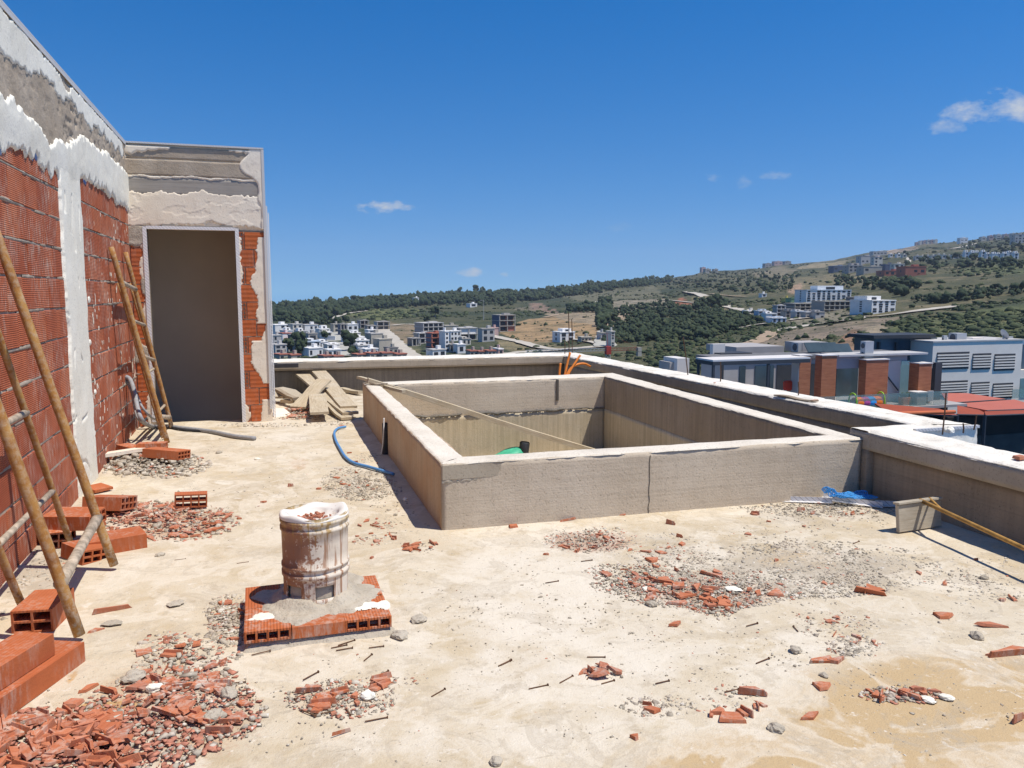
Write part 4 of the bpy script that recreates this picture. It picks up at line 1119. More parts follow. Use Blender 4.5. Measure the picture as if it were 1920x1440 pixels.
S(1250, 1030, 62, 24, 7, .04, .10, 380, 50, .012, 'broken red brick shard in the thin trail right of that patch', 'shards in the thin trail', frag=.25)
S(1190, 1085, 90, 24, 12, .04, .10, 560, 150, .013, 'broken brick shard in the left part of the wide crumb field', 'shards at the left of the crumb field', .015, frag=.28)
S(1330, 1105, 140, 30, 30, .05, .15, 900, 260, .014, 'broken red brick shard in the middle of the wide crumb field', 'shards in the crumb field', .02, frag=.30)
S(1370, 1135, 70, 16, 14, .05, .13, 220, 120, .015, 'broken brick shard at the near edge of the wide crumb field', 'shards at the near edge of the crumb field', .015)
S(1520, 1068, 190, 42, 5, .04, .10, 3000, 40, .013, 'broken brick shard on the grey gravel right of the crumb field', 'shards on the grey gravel', frag=.34)
S(1545, 985, 170, 30, 4, .04, .09, 260, 10, .012, 'small brick shard on the pale floor before the blue mesh', 'shards before the blue mesh')
S(1530, 952, 130, 13, 6, .04, .10, 700, 30, .014, 'brick shard in the crumbs below the blue mesh', 'shards below the blue mesh')
S(640, 1310, 85, 28, 11, .05, .12, 260, 120, .013, 'brick shard in the small stained patch in the foreground', 'shards in the stained patch', .008)
S(720, 1275, 70, 14, 4, .05, .11, 30, 10, .013, 'brick shard at the right end of the stained patch', 'shards right of the stained patch')
S(1130, 1262, 32, 14, 7, .06, .13, 30, 20, .013, 'brick shard in the tiny heap alone in the foreground', 'shards in the tiny heap', .03)
S(785, 1029, 32, 13, 9, .05, .11, 24, 8, .015, 'brick shard in the little heap near the pool corner', 'shards near the pool corner', .02)
S(705, 1012, 40, 10, 8, .04, .09, 40, 12, .014, 'brick shard beside the bucket towards the pool', 'shards beside the bucket', .01)
S(705, 985, 30, 10, 6, .04, .09, 60, 10, .013, 'brick shard behind the bucket rim towards the pool', 'shards behind the bucket')
S(682, 905, 62, 27, 10, .04, .10, 1100, 60, .015, 'brick shard on the white gravel below the blue hose', 'shards on the white gravel', .015, frag=.30)
S(700, 868, 40, 14, 3, .04, .08, 260, 10, .013, 'brick shard beside the blue hose', 'shards beside the blue hose')
S(560, 776, 42, 9, 26, .06, .17, 90, 60, .03, 'brick shard in the heap at the foot of the stair house', 'shards at the stair house', .10)
S(640, 790, 40, 8, 2, .05, .1, 260, 10, .02, 'brick shard under the planks', 'shards under the planks')
S(285, 872, 88, 20, 10, .05, .13, 420, 40, .036, 'red brick shard in the grey rubble pile by the far trestle', 'shards in the grey rubble pile', .10, frag=.35)
S(250, 868, 60, 18, 0, .05, .13, 160, 10, .05, None, None, .10)
S(520, 797, 100, 3, 0, .05, .1, 110, 5, .02, None, None)
S(1690, 1303, 62, 12, 8, .05, .11, 140, 40, .016, 'brick shard in the small patch on the sandy corner', 'shards on the sandy corner', .01)
S(1600, 1212, 40, 16, 5, .04, .08, 220, 20, .015, 'brick shard on the small grey gravel spot', 'shards on the gravel spot')
S(1560, 1170, 70, 20, 5, .04, .09, 150, 30, .012, 'small brick shard between gravel spot and crumb field', 'shards by the gravel spot')
S(1230, 1325, 60, 16, 2, .04, .08, 110, 10, .013, 'small brick shard in the near foreground grit', 'shards in the near grit')
S(1370, 1320, 50, 28, 4, .05, .10, 60, 10, .013, 'brick shard near the ribbed fragment in the foreground', 'shards near the ribbed fragment')
S(1850, 1090, 90, 40, 4, .04, .10, 500, 10, .012, 'brick shard on the floor near the scraper pole', 'shards near the pole')
S(60, 1050, 60, 60, 0, .04, .10, 260, 10, .02, None, None)
S(75, 1235, 50, 30, 2, .05, .10, 110, 30, .022, 'brick shard beside the big flat brick', 'shards beside the flat brick')
S(60, 1120, 60, 50, 0, .05, .10, 110, 10, .016, None, None)
S(960, 1150, 900, 280, 0, .05, .1, 2100, 90, .0075, None, None)
S(1400, 1100, 500, 150, 0, .05, .1, 1400, 60, .008, None, None)
S(600, 880, 330, 90, 0, .05, .1, 500, 30, .010, None, None)
S(770, 930, 60, 60, 0, .05, .1, 160, 5, .013, None, None)
# single fragments worth pointing at: u, v, size, yaw, prototype, label
for (u, v, s, yw, k, a, lb) in (
    (1455, 1113, .13, .6, 0, .9, 'square orange brick plate lying tilted on the crumb field'),
    (1632, 1108, .17, -.7, 1, 1.0, 'angled brick corner fragment at the right end of the grey gravel'),
    (1885, 1224, .22, -.15, 5, .5, 'long flat brick strip at the right picture edge'),
    (1767, 1156, .14, -.45, 2, .45, 'slim brick strip alone on the pale floor at right'),
    (1866, 1174, .20, -.35, 6, .4, 'thin brick strip lying on grey crumbs at right'),
    (1410, 1298, .12, -.5, 9, .8, 'ribbed brick fragment with a nail beside it in the foreground'),
    (1372, 1350, .12, -.5, 10, .7, 'ribbed brick fragment nearest the camera'),
    (1345, 1337, .09, .3, 3, .8, 'small orange fragment touching the ribbed one'),
    (210, 1143, .19, .25, 13, .5, 'long split brick sliver on the clear floor by the trestle'),
    (184, 1182, .10, .6, 6, .45, 'short sliver below the long split sliver'),
    (166, 1292, .10, .55, 8, .6, 'lone orange sliver on the bare floor above the rust stain'),
    (138, 1320, .08, .1, 4, .8, 'pale pink fragment beside the rust stain'),
    (1222, 1051, .13, .05, 2, .5, 'flat brick strip above the crumb field'),
    (1258, 983, .07, -.8, 5, .9, 'dark red fragment near the foot of the pool wall'),
    (1168, 965, .10, .1, 7, .7, 'orange fragment touching the pool wall'),
    (1065, 976, .12, .1, 11, .6, 'flat orange fragment at the foot of the pool wall crack side'),
    (962, 988, .10, .3, 12, .7, 'fragment at the left foot of the pool wall'),
    (1024, 1040, .05, .3, 3, .9, 'small orange chip alone on the white floor'),
    (1266, 1172, .08, .1, 7, .7, 'rounded orange chip in front of the crumb field'),
    (1540, 1240, .11, .5, 14, .8, 'curved dark brick piece on the sandy edge'),
    (1568, 1240, .11, .05, 0, .5, 'flat orange piece right of the curved one'),
    (1540, 1288, .11, -.3, 2, .55, 'orange strip with a pebble at its end'),
    (1519, 1345, .10, .1, 7, .5, 'half-round orange piece on the sand'),
    (1905, 1350, .07, .2, 5, .6, 'small piece at the right edge of the sand'),
    (1880, 1126, .05, .5, 6, .9, 'tiny square chip left of the strip on crumbs'),
    (605, 1016, .06, .1, 3, .6, 'chip on the floor behind the bucket'),
    (598, 917, .05, .1, 4, .6, 'chip on the left border of the white gravel'),
    (545, 912, .05, .1, 5, .5, 'chip left of the white gravel'),
    (450, 973, .045, .1, 6, .6, 'red chip alone between heap and bucket'),
    (494, 942, .05, .1, 7, .4, 'flat grey-brown chip on the open floor'),
    (697, 1047, .04, .4, 8, .9, 'red chip right of the bucket'),
    (1190, 1385, .05, .2, 2, .6, 'small chip near the bottom picture edge'),
    (655, 850, .05, .2, 11, .5, 'chip lying at the bend of the blue hose'),
    (640, 1375, .07, .3, 11, .5, 'flat chip left of the bottom middle'),
    (1455, 1052, .06, .9, 3, .7, 'upright orange chip above the grey gravel')):
    shard(gp(u, v, .002), s, yw, (random.uniform(-.08, .08), random.uniform(-.08, .08)), lb, 'single brick fragments on the floor', k, .09 / s * random.uniform(.9, 1.3), a / .62, 1)
stones_obj('mortar_gravel', STONE_G, MAT['gravel'], 'grey and white mortar crumbs scattered over the floor', 'gravel')
stones_obj('brick_crumbs', STONE_R, simple('red_crumbs', (.45, .19, .12), .95, .35, 40), 'small red brick crumbs scattered among the shards', 'crumbs')
# larger lumps of mortar, one by one
def lump(u, v, r, label, col='cement', z=0.0, sq=.7):
    bm = bmesh.new(); bmesh.ops.create_icosphere(bm, subdivisions=3, radius=1)
    sd = random.randrange(1000)
    for vv in bm.verts:
        k = .45 + 1.1 * float(fbm(vv.co.x * 1.6 + 9, vv.co.y * 1.6 + 9, vv.co.z * 1.6 + 9, sd, 5))
        vv.co = Vector((vv.co.x * k * 1.25, vv.co.y * k, max(vv.co.z * k * sq, -.25))) * r * .66
    me = bpy.data.meshes.new('mortar_lump'); bm.to_mesh(me); bm.free()
    o = mesh_obj('mortar_lump', me, MAT[col]); o.location = gp(u, v, z) + Vector((0, 0, r * .22)); o.rotation_euler = (0, 0, random.uniform(0, 6))
    return tag(o, label, 'mortar lump', 'lumps of mortar on the floor')
for a in ((1492, 1222, .035, 'dark grey lump left of the gravel spot'), (1455, 1370, .035, 'grey lump on the edge of the sand near the bottom'), (1832, 1196, .04, 'jagged grey lump at right of the pale floor'),
          (1545, 1268, .022, 'pale pebble beside the orange strip on sand'), (410, 850, .035, 'grey lump on the open floor right of the rubble pile', ), (482, 862, .03, 'white lump on the open floor near the blue hose', 'plaster_w'),
          (354, 893, .03, 'flat grey lump in front of the rubble pile'), (760, 938, .028, 'pale lump in the shade of the pool wall', 'plaster_w'), (742, 966, .02, 'grey lump at the shadow edge of the pool'),
          (300, 1043, .03, 'round grey stone alone near the trestle foot'), (250, 1275, .055, 'biggest grey lump at the left end of the crumb strip'), (290, 1295, .04, 'white-stained lump in the crumb strip', 'plaster_w'),
          (430, 1305, .045, 'grey lump at the right end of the foreground heap'), (400, 1350, .05, 'big grey lump in the foreground heap'), (930, 1432, .03, 'grey lump at the bottom picture edge'),
          (690, 1308, .035, 'white plaster lump in the stained patch', 'plaster_w'), (1210, 1105, .022, 'white lump in the crumb field', 'plaster_w'), (1375, 1108, .05, 'flat pale plaster flake in the crumb field', 'plaster_w', 0, .2),
          (1222, 1135, .035, 'grey lump at the left tip of the crumb field'), (1340, 930, .02, 'pebble at the foot of the pool wall'), (884, 988, .03, 'grey stone at the left foot of the pool front wall'),
          (1845, 1085, .03, 'lump near the parapet shadow'), (330, 1135, .05, 'flat cement blot beside the long sliver', 'cement', 0, .15), (210, 1172, .05, 'flat cement blot beside the short sliver', 'cement', 0, .15),
          (1740, 1315, .03, 'white lump on the sandy corner', 'plaster_w', 0, .4), (1775, 1310, .03, 'second white lump on the sandy corner', 'plaster_w', 0, .4), (785, 1165, .045, 'cement crumb pile right of the plinth', 'cement', 0, .5), (750, 1195, .05, 'cement blob at the right foot of the plinth', 'cement', 0, .5)):
    lump(*a)
# nails
mb = MB(); mb.tube([(-.5, 0, .04), (.46, 0, .04)], .035, 6); mb.tube([(.46, 0, .04), (.5, 0, .04)], .08, 6); NAIL = mb.mesh('nail'); NAIL.materials.append(simple('rusty_nail', (.13, .065, .035), .85, .3, 30))
for (u, v, a) in ((636, 1213, .2), (650, 1206, .4), (646, 1218, .1), (706, 1214, 0), (690, 1234, .9), (947, 1244, .5), (583, 1268, .7), (566, 1304, .8), (578, 1338, -.9), (588, 1334, 1.3), (604, 1339, 0), (653, 1336, -1.4), (706, 1350, .05), (822, 1300, .6), (714, 1266, .6),
                  (445, 1281, -.1), (420, 1297, .1), (458, 1305, -.15), (1010, 1289, .1), (1062, 1275, .5), (1118, 1233, -.3), (1242, 1280, .1), (1372, 1296, .05), (1430, 1240, .3), (948, 1244, .5), (1105, 1268, .9), (1140, 1280, .2), (490, 1225, .25), (455, 1056, .1), (338, 1050, .1), (735, 1000, -.4), (1035, 1092, .1), (1410, 1172, .2), (1492, 1180, 1.3), (1605, 1018, .4), (1100, 1052, 0.05), (195, 1395, .5)):
    o = bpy.data.objects.new('nail', NAIL); COL.objects.link(o); L = random.uniform(.05, .085)
    o.location = gp(u, v, .001); o.rotation_euler = (0, 0, a); o.scale = (L, .07, .07)
    where = ('in front of the brick plinth' if 600 < u < 720 and v < 1250 else 'around the stained foreground patch' if 560 < u < 840 and v > 1250 else 'beside the lower left heap' if u < 500 and v > 1200
             else 'left of the bucket on open floor' if u < 500 else 'near the tiny heap in the foreground' if 1040 < u < 1160 and v > 1200 else 'near the crumb field' if v < 1200 and u > 1000 else 'between pool corner and bucket' if v < 1100 else 'on the bare floor in the middle foreground' if u < 1050 else 'on the bare floor in the right foreground')
    tag(o, 'rusty nail lying ' + where, 'nail', 'nails scattered on the floor')

# ---------------------------------------------------------------- planks
def plank(a, b, wdt, th, label, mat='plank', roll=0.0, name='plank', group='loose planks behind the pool', cat='plank'):
    a, b = Vector(a), Vector(b); d_ = b - a; L = d_.length
    mb = MB(); nseg = 8
    V, Fc = [], []
    for i in range(nseg + 1):
        x = -L / 2 + L * i / nseg; wv = random.uniform(-.004, .004); zz = .006 * math.sin(i * .9)
        e = random.uniform(-.012, .012) if i in (0, nseg) else 0
        V += [(x + e, -wdt / 2 + wv, zz), (x - e, wdt / 2 + wv, zz), (x - e, wdt / 2 + wv, zz + th), (x + e, -wdt / 2 + wv, zz + th)]
    for i in range(nseg):
        k = 4 * i
        Fc += [(k, k + 1, k + 5, k + 4), (k + 1, k + 2, k + 6, k + 5), (k + 2, k + 3, k + 7, k + 6), (k + 3, k, k + 4, k + 7)]
    Fc += [(3, 2, 1, 0), (nseg * 4, nseg * 4 + 1, nseg * 4 + 2, nseg * 4 + 3)]
    mb.add(V, Fc); o = mb.build(name, MAT[mat])
    o.location = (a + b) / 2
    q = d_.to_track_quat('X', 'Z')
    o.rotation_euler = (q @ Euler((roll, 0, 0)).to_quaternion()).to_euler()
    return tag(o, label, cat, group)
r5 = lambda x, y: (490 + x / 8.35, 660 + y / 8.35)
def gz(x, y, z): return gp(*r5(x, y), z)
plank(gz(590, 330, .28), gz(1400, 985, .05), .19, .03, 'long grey plank passing under the crossing one, lower right end by the pool')
plank(gz(905, 325, .31), gz(1370, 890, .09), .20, .03, 'wide grey plank pointing at the pool corner from behind')
plank(gz(985, 455, .31), gz(575, 895, .04), .21, .03, 'plank lying on top, crossing the others towards the doorway')
plank(gz(880, 690, .16), gz(910, 985, .09), .21, .03, 'short plank jutting towards the camera over its own shadow')
plank(gz(1010, 770, .10), gz(1345, 1068, .01), .15, .03, 'narrow plank lowest in the pile near the pool shadow')
plank(gz(210, 600, .16), gz(540, 760, .10), .07, .035, 'dark batten leaning on rubble beside the stair house', 'plank_dark')
plank(gz(200, 655, .10), gz(390, 735, .08), .08, .03, 'short light batten on the rubble beside the stair house')
plank(gz(330, 790, .04), gz(545, 800, .05), .09, .04, 'stubby timber offcut lying flat beside the stair house')
plank(gz(1130, 520, .06), gz(1570, 525, .06), .10, .05, 'straight timber lying at the foot of the far parapet')
plank(gz(1190, 590, .03), gz(1560, 660, .02), .09, .04, 'weathered batten on the floor left of the pool back corner')
mb = MB(); c = gz(430, 650, .12)
mb.prism([(-.22, -.14), (.20, -.12), (.10, .06), (-.06, .12), (-.18, .08)], 0, .03); o = mb.build('concrete_slab', MAT['conc_cap']); o.location = c; o.rotation_euler = (.45, .1, .2)
tag(o, 'tilted pale concrete slab piece on the rubble by the stair house', 'slab')
mb = MB(); mb.prism([(-.13, -.10), (.10, -.12), (.12, .05), (.0, .14)], 0, .02); o = mb.build('concrete_slab', MAT['plaster_p']); o.location = gz(270, 975, .02); o.rotation_euler = (.35, -.2, .6)
tag(o, 'pointed white slab piece on the shards by the house corner', 'slab')
mb = MB(); mb.prism([(-.3, -.04), (.25, -.05), (.28, .04), (-.28, .05)], 0, .03); o = mb.build('concrete_slab', MAT['plaster_p']); o.location = gp(222, 852, .06); o.rotation_euler = (0, .05, .85)
tag(o, 'long white slab piece between brick wall and grey rubble pile', 'slab')

# battens over the pool
plank((1.16, 9.13, PZ + .035), (3.82, 8.72, -.455), .085, .055, 'long thin batten running from the pool corner down into the basin', 'plank', group='battens over the pool', cat='batten', name='batten')
plank((1.10, 9.40, PZ + .055), gp(757, 737, .36), .05, .03, 'short double batten resting on the pool corner', 'plank', group='battens over the pool', cat='batten', name='batten')
plank((1.14, 9.14, PZ + .022), (1.36, 9.0, PZ + .02), .05, .015, 'offcut bridging the joint of the left pool wall', 'plank_dark', group='battens over the pool', cat='batten', name='batten')

# ---------------------------------------------------------------- pipes and hoses
def hose(name, label, cat, pts, r, mat, seg=10, n=7, group=None):
    mb = MB(); mb.tube(spline(pts, n), r, seg); o = mb.build(name, mat, None, True)
    return tag(o, label, cat, group)
MAT['blue_pipe'] = simple('blue_hose', (.10, .26, .50), .5, .15, 30)
MAT['grey_pipe'] = simple('grey_conduit', (.30, .295, .29), .6, .2, 25)
MAT['orange_pipe'] = simple('orange_conduit', (.72, .22, .035), .5, .12, 20)
MAT['black_pipe'] = simple('black_pipe', (.035, .037, .04), .55, .25, 20)
MAT['white_cable'] = simple('white_cable', (.62, .60, .56), .6, .1)
hose('hose', 'blue plastic hose snaking from planks into the pool shadow', 'hose', [gp(u, v, .022) for u, v in ((648, 800), (634, 803), (627, 811), (629, 824), (637, 840), (648, 857), (664, 868), (690, 875), (718, 883), (738, 889))], .013, MAT['blue_pipe'])
def on(u, v, z=.02): return gp(u, v, z)
W_ = lambda u, v, x: atx(u, v, x)
GC = 'grey conduits coming out of the brick wall'
hose('conduit', 'thick grey conduit running from the wall past the trestle across the floor', 'conduit', [W_(235, 706, XL), W_(244, 712, -1.25), W_(252, 735, -1.20), W_(258, 765, -1.15), W_(268, 790, -1.10), on(288, 800), on(310, 799), on(345, 803), on(395, 809), on(440, 818), on(478, 822)], .022, MAT['grey_pipe'], group=GC)
hose('conduit', 'thin grey conduit hanging in a loop nearest the wall', 'conduit', [W_(236, 712, XL), W_(247, 735, -1.24), W_(254, 770, -1.2), W_(262, 788, -1.15), on(280, 799), on(300, 801)], .014, MAT['grey_pipe'], group=GC)
hose('conduit', 'pale conduit slanting from the wall to the trestle foot', 'conduit', [W_(240, 706, XL), W_(256, 740, -1.2), W_(268, 765, -1.12), W_(285, 783, -1.06), on(302, 790, .08)], .012, MAT['grey_pipe'], group=GC)
hose('conduit', 'dark conduit looping behind the trestle legs', 'conduit', [on(268, 792, .06), on(282, 778, .12), on(296, 786, .08), on(300, 795, .03), on(318, 800, .02), on(345, 806, .015), on(380, 808, .015)], .013, MAT['black_pipe'], group=GC)
tb = thing('drain_pipe', 'short black pipe standing in the shade against the pool wall', 'pipe', gp(724, 851))
mb = MB(); mb.lathe([(.030, 0), (.033, .005), (.033, .285), (.030, .29), (.026, .285), (.026, .02)], 18); mb.build('tube', MAT['black_pipe'], tb, True)
mb = MB(); mb.lathe([(.036, .0), (.037, .03), (.033, .035)], 18); mb.build('socket', MAT['black_pipe'], tb, True)
hose('cable', 'white cable hanging beside the short black pipe', 'cable', [(1.055, 7.15, .36), (1.045, 7.12, .25), (1.04, 7.15, .12), (1.03, 7.2, .01)], .006, MAT['white_cable'], 6)
OC = 'orange conduits sticking up behind the pool corner'
Y_ = 10.5
for lb, pts in (('orange conduit stub furthest left behind the pool corner', ((1050, 715), (1049, 700), (1051, 681))), ('straight orange conduit rising highest to the parapet corner', ((1056, 716), (1060, 698), (1064, 680), (1069, 661))),
                ('orange conduit leaning right towards the parapet top', ((1060, 716), (1068, 697), (1078, 681), (1088, 666))), ('orange conduit bent over into an arch pointing right', ((1058, 716), (1064, 700), (1072, 689), (1084, 683), (1096, 682), (1107, 687)))):
    hose('conduit', lb, 'conduit', [aty(u, v, Y_ + .03 * k) for k, (u, v) in enumerate(pts)], .016, MAT['orange_pipe'], group=OC)
bx = thing('junction_box', 'small white box with a looped wire at the foot of far parapet', 'box', gp(880, 715))
mb = MB(); mb.box((0, 0, .13), (.14, .1, .10), bev=.006); mb.build('case', MAT['white_cable'], bx)
mb = MB(); mb.box((0, 0, .04), (.11, .08, .08)); mb.build('mount', MAT['cement'], bx)
mb = MB(); mb.tube(spline([(.06, 0, .16), (.12, 0, .17), (.17, 0, .12), (.19, 0, .04)], 5), .005, 6); mb.build('wire', MAT['white_cable'], bx)
# steel bar lying on the far parapet next to the stair house
mb = MB(); p, q = gp(505, 687, .50), gp(558, 686, .50); p = aty(505, 686, 11.9); q = aty(559, 687, 11.95)
mb.box((0, 0, 0), ((q - p).length + .5, .10, .055)); o = mb.build('steel_bar', simple('dark_steel', (.055, .05, .05), .6, .2)); o.location = (p + q) / 2 - Vector((.25, 0, 0)); o.location.z = .43
tag(o, 'dark steel bar sticking out from the house along the far parapet', 'steel bar')

# reinforcement bars standing out of the parapet
def rebar(label, a, b, r=.007):
    mb = MB(); mb.tube([a, Vector(a).lerp(Vector(b), .5) + Vector((.004, 0, 0)), b], r, 6)
    return tag(mb.build('rebar', MAT['rust_dark']), label, 'rebar', 'reinforcement bars on the parapets')
MAT['rust_dark'] = simple('rusty_bar', (.11, .065, .04), .85, .3, 20)
for lb, u0, v0, u1, v1, z in (('tallest steel bar rising from the far parapet corner', 1067, 664, 1066, 585, .48), ('second steel bar at the far parapet corner', 1073, 662, 1072, 598, .48), ('short steel bar left of the two tall ones', 1059, 664, 1059, 640, .48),
                          ('thin bent bar on the right parapet left of the pergola', 1290, 704, 1281, 632, .48), ('upright bar on the right parapet under the pergola corner', 1351, 716, 1351, 678, .48), ('thin bar on the right parapet before the first wooden column', 1497, 742, 1497, 716, .48),
                          ('long leaning rusty bar on the parapet before the red awnings', 1767, 815, 1774, 736, .48), ('short bar stub on the parapet corner', 1806, 812, 1806, 794, .48), ('bar with a mortar lump on the parapet corner', 1829 - 3, 806, 1831, 778, .48)):
    a = gp(u0, v0, z); t = a.y; d_ = ray(u1, v1); k = t / d_[1]
    rebar(lb, a, (d_[0] * k, d_[1] * k, EYE + d_[2] * k), .007 if a.y > 7 else .006)
o = lump(0, 0, .05, 'white mortar lump stuck round the bar on the parapet corner', 'plaster_w', 0, 1.0); p = gp(1780, 808, .50); o.location = p; o['group'] = 'lumps of mortar on the parapet'
plank(gp(1456, 742, .49), gp(1530, 754, .49), .07, .012, 'dark board strip lying on the right parapet', 'plank_dark', group='boards on the parapet')
for k, (u, v, s, lb) in enumerate(((1527, 752, .12, 'red shard at the end of the board strip on the parapet'), (1912, 860, .14, 'red shard on the near parapet at the right picture edge'), (1340, 718, .05, 'small red chip on the right parapet under the pergola'))):
    shard(gp(u, v, .493), s, .3 * k, (0, 0), lb, 'shards on the parapets', keep=1)

# ---------------------------------------------------------------- green bag and pipe in the basin
g = thing('plastic_bag', 'green plastic bag lying in the basin round a black pipe stub', 'bag', gp(955, 862, -.49))
bm = bmesh.new(); bmesh.ops.create_icosphere(bm, subdivisions=3, radius=1)
for v in bm.verts:
    k = .8 + .5 * float(fbm(v.co.x * 2 + 7, v.co.y * 2 + 7, v.co.z * 2 + 7, 9, 3))
    v.co = Vector((v.co.x * .22 * k, v.co.y * .12 * k, max(v.co.z, -.3) * (.085 + .06 * v.co.x) * k + .04))
me = bpy.data.meshes.new('bag'); bm.to_mesh(me); bm.free(); mesh_obj('bag', me, simple('green_plastic', (.07, .42, .24), .45, .25, 18), g, True)
mb = MB(); mb.lathe([(.0, 0), (.055, 0), (.06, .01), (.06, .14), (.052, .15), (.05, .05)], 18, Matrix.Translation((.17, -.02, .06)) @ Matrix.Rotation(.12, 4, 'Y')); mb.build('pipe_stub', MAT['black_pipe'], g, True)

# ---------------------------------------------------------------- scraper (board on a pole)
def make_scraper():
    b0 = gp(1683, 1001); b1 = gp(1777, 987)
    s = thing('floor_scraper', 'grey wooden board scraper on a long rusty yellow pole by near parapet', 'scraper', (0, 0, 0))
    d_ = (b1 - b0); L = .36; ax = d_.normalized(); ax.z = 0; ax.normalize()
    nrm = Vector((ax.y, -ax.x, 0))                              # towards the viewer
    R = Matrix((ax, -nrm, Vector((0, 0, 1)))).transposed().to_4x4()
    T = Matrix.Translation(b0 + ax * (L / 2) + Vector((0, 0, .01))) @ R @ Matrix.Rotation(-.12, 4, 'X')
    mb = MB(); mb.box((0, 0, .085), (L, .026, .17), T, bev=.003); mb.build('board', MAT['plank_scr'], s)
    mb = MB(); mb.box((.0, .0, .1795), (L + .01, .05, .014), T, bev=.002); mb.build('top_batten', MAT['plank_scr'], s)
    top = T @ Vector((.02, -.02, .175))
    E_ = gp(1920, 1028, .155); far = top + (E_ - top) * 1.9
    mb = MB(); mb.tube([top - (E_ - top).normalized() * .03, far], .013, 10); mb.build('pole', MAT['rust_pole'], s, True)
    k = top + (E_ - top) * .22
    mb = MB(); mb.tube([T @ Vector((.10, 0, .185)), k], .008, 8); mb.build('brace', MAT['rust_pole'], s, True)
MAT['plank_scr'] = wood('scraper_board', (.33, .275, .20), (.45, .39, .30))
make_scraper()

# ---------------------------------------------------------------- corner-bead strips and the blue mesh
def strip(label, a, b, w=.035):
    a, b = Vector(a), Vector(b); L = (b - a).length
    mb = MB(); mb.box((0, -w / 2, .002), (L, w, .0025)); mb.box((0, 0, w / 2), (L, .0025, w))
    o = mb.build('bead_strip', MAT['bead_w']); o.location = (a + b) / 2; d_ = b - a; o.rotation_euler = (0, -math.atan2(d_.z, math.hypot(d_.x, d_.y)), math.atan2(d_.y, d_.x))
    return tag(o, label, 'bead strip', 'perforated plaster bead strips on the floor')
strip('white perforated strip lying at the foot of the pool wall left of the blue mesh', gp(1466, 939), gp(1560, 942, .01))
strip('second perforated strip running from the blue mesh into the parapet shadow', gp(1560, 938, .02), gp(1655, 951, .005))
strip('short white strip under the blue mesh', gp(1540, 932, .01), gp(1612, 935, .01), .03)
strip('strip end in the corner shadow behind the scraper', gp(1640, 947, .01), gp(1705, 950, .005))
def net():
    nn, mm = 26, 14
    c = gp(1592, 944)
    V = []
    for i in range(nn + 1):
        for j in range(mm + 1):
            u, v = i / nn - .5, j / mm - .5
            h = .03 + .06 * fbm(u * 4 + 3, v * 4 + 3, 0, 7, 3) + .05 * math.exp(-((u + .42) / .08) ** 2) * (1 if v > -.1 else .3)
            V.append((u * .32, v * .15 + .02 * math.sin(u * 9), float(h)))
    mb = MB()
    P = lambda i, j: Vector(V[i * (mm + 1) + j])
    for i in range(nn + 1): mb.tube([P(i, j) for j in range(mm + 1)], .0030, 4, False)
    for j in range(mm + 1): mb.tube([P(i, j) for i in range(nn + 1)], .0030, 4, False)
    o = mb.build('plastic_mesh', simple('blue_mesh', (.06, .30, .66), .45, .15, 30)); o.location = c; o.rotation_euler = (0, 0, -.12)
    tag(o, 'crumpled bright blue plastic mesh on the bead strips by the pool corner', 'plastic mesh')
net()

# the 300 shards that show largest are things, the rest one litter of smaller pieces
def place_shards():
    rank = sorted(range(len(SHARDS)), key=lambda i: -(100 if SHARDS[i][9] else SHARDS[i][1] * SHARDS[i][8] ** .5 / SHARDS[i][0].length))
    cp, sp, cy, sy = math.cos(PIT), math.sin(PIT), math.cos(YAW), math.sin(YAW)
    def uv(p):
        xr, yr, z = cy * p.x - sy * p.y, sy * p.x + cy * p.y, p.z - EYE
        return xr / (cp * yr + sp * z), (-sp * yr + cp * z) / (cp * yr + sp * z)
    by = {}
    for i in rank[:298]: by.setdefault(SHARDS[i][5], []).append(i)
    text = {}
    for g, lst in by.items():
        if g in ('single brick fragments on the floor', 'shards on the parapets') or len(lst) < 3: continue
        P2 = [uv(SHARDS[i][0]) for i in lst]; us = sorted(p[0] for p in P2); vs_ = sorted(p[1] for p in P2); sz = sorted(SHARDS[i][1] for i in lst); m = len(lst)
        for i, p in zip(lst, P2):
            side = 'left' if p[0] < us[m // 3] else 'right' if p[0] > us[2 * m // 3] else 'middle'
            row = 'far' if p[1] > vs_[m // 2] else 'near'
            s_ = SHARDS[i][1]; big = 'small' if s_ < sz[m // 3] else 'large' if s_ > sz[2 * m // 3] else 'middling'
            flange = 'angled' if SHARDS[i][6] % 4 == 1 else 'flat'
            text[i] = '%s %s shard, %s %s of the %s' % (big, flange, row, side, g.replace('shards ', '', 1).replace('in the ', '').replace('on the ', '') if g.startswith(('shards in the ', 'shards on the ')) else 'bits ' + g.replace('shards ', '', 1))
    V, Fc, n_ = [], [], 0
    for j, i in enumerate(rank):
        p, s, yw, t, lb, g, k, th, asp, keep = SHARDS[i]
        if j < 298:
            o = bpy.data.objects.new('brick_shard', PROT[k]); COL.objects.link(o)
            o.location = p; o.rotation_euler = (t[0], t[1], yw); o.scale = (s, s * asp, s * th)
            tag(o, text.get(i, lb), 'brick shard', g)
        else:
            M = Matrix.Translation(p) @ Euler((t[0], t[1], yw)).to_matrix().to_4x4() @ Matrix.Diagonal((s, s * asp, s * th, 1))
            for v in PROT[k].vertices: V.append(tuple(M @ v.co))
            for f in PROT[k].polygons: Fc.append([q + n_ for q in f.vertices])
            n_ += len(PROT[k].vertices)
    me = bpy.data.meshes.new('brick_litter'); me.from_pydata(V, [], Fc); me.update()
    tag(mesh_obj('brick_litter', me, MAT['shard']), 'smaller flat red brick pieces littering the rubble patches', 'brick litter', None, 'stuff')
    print('shards', len(SHARDS))
place_shards()
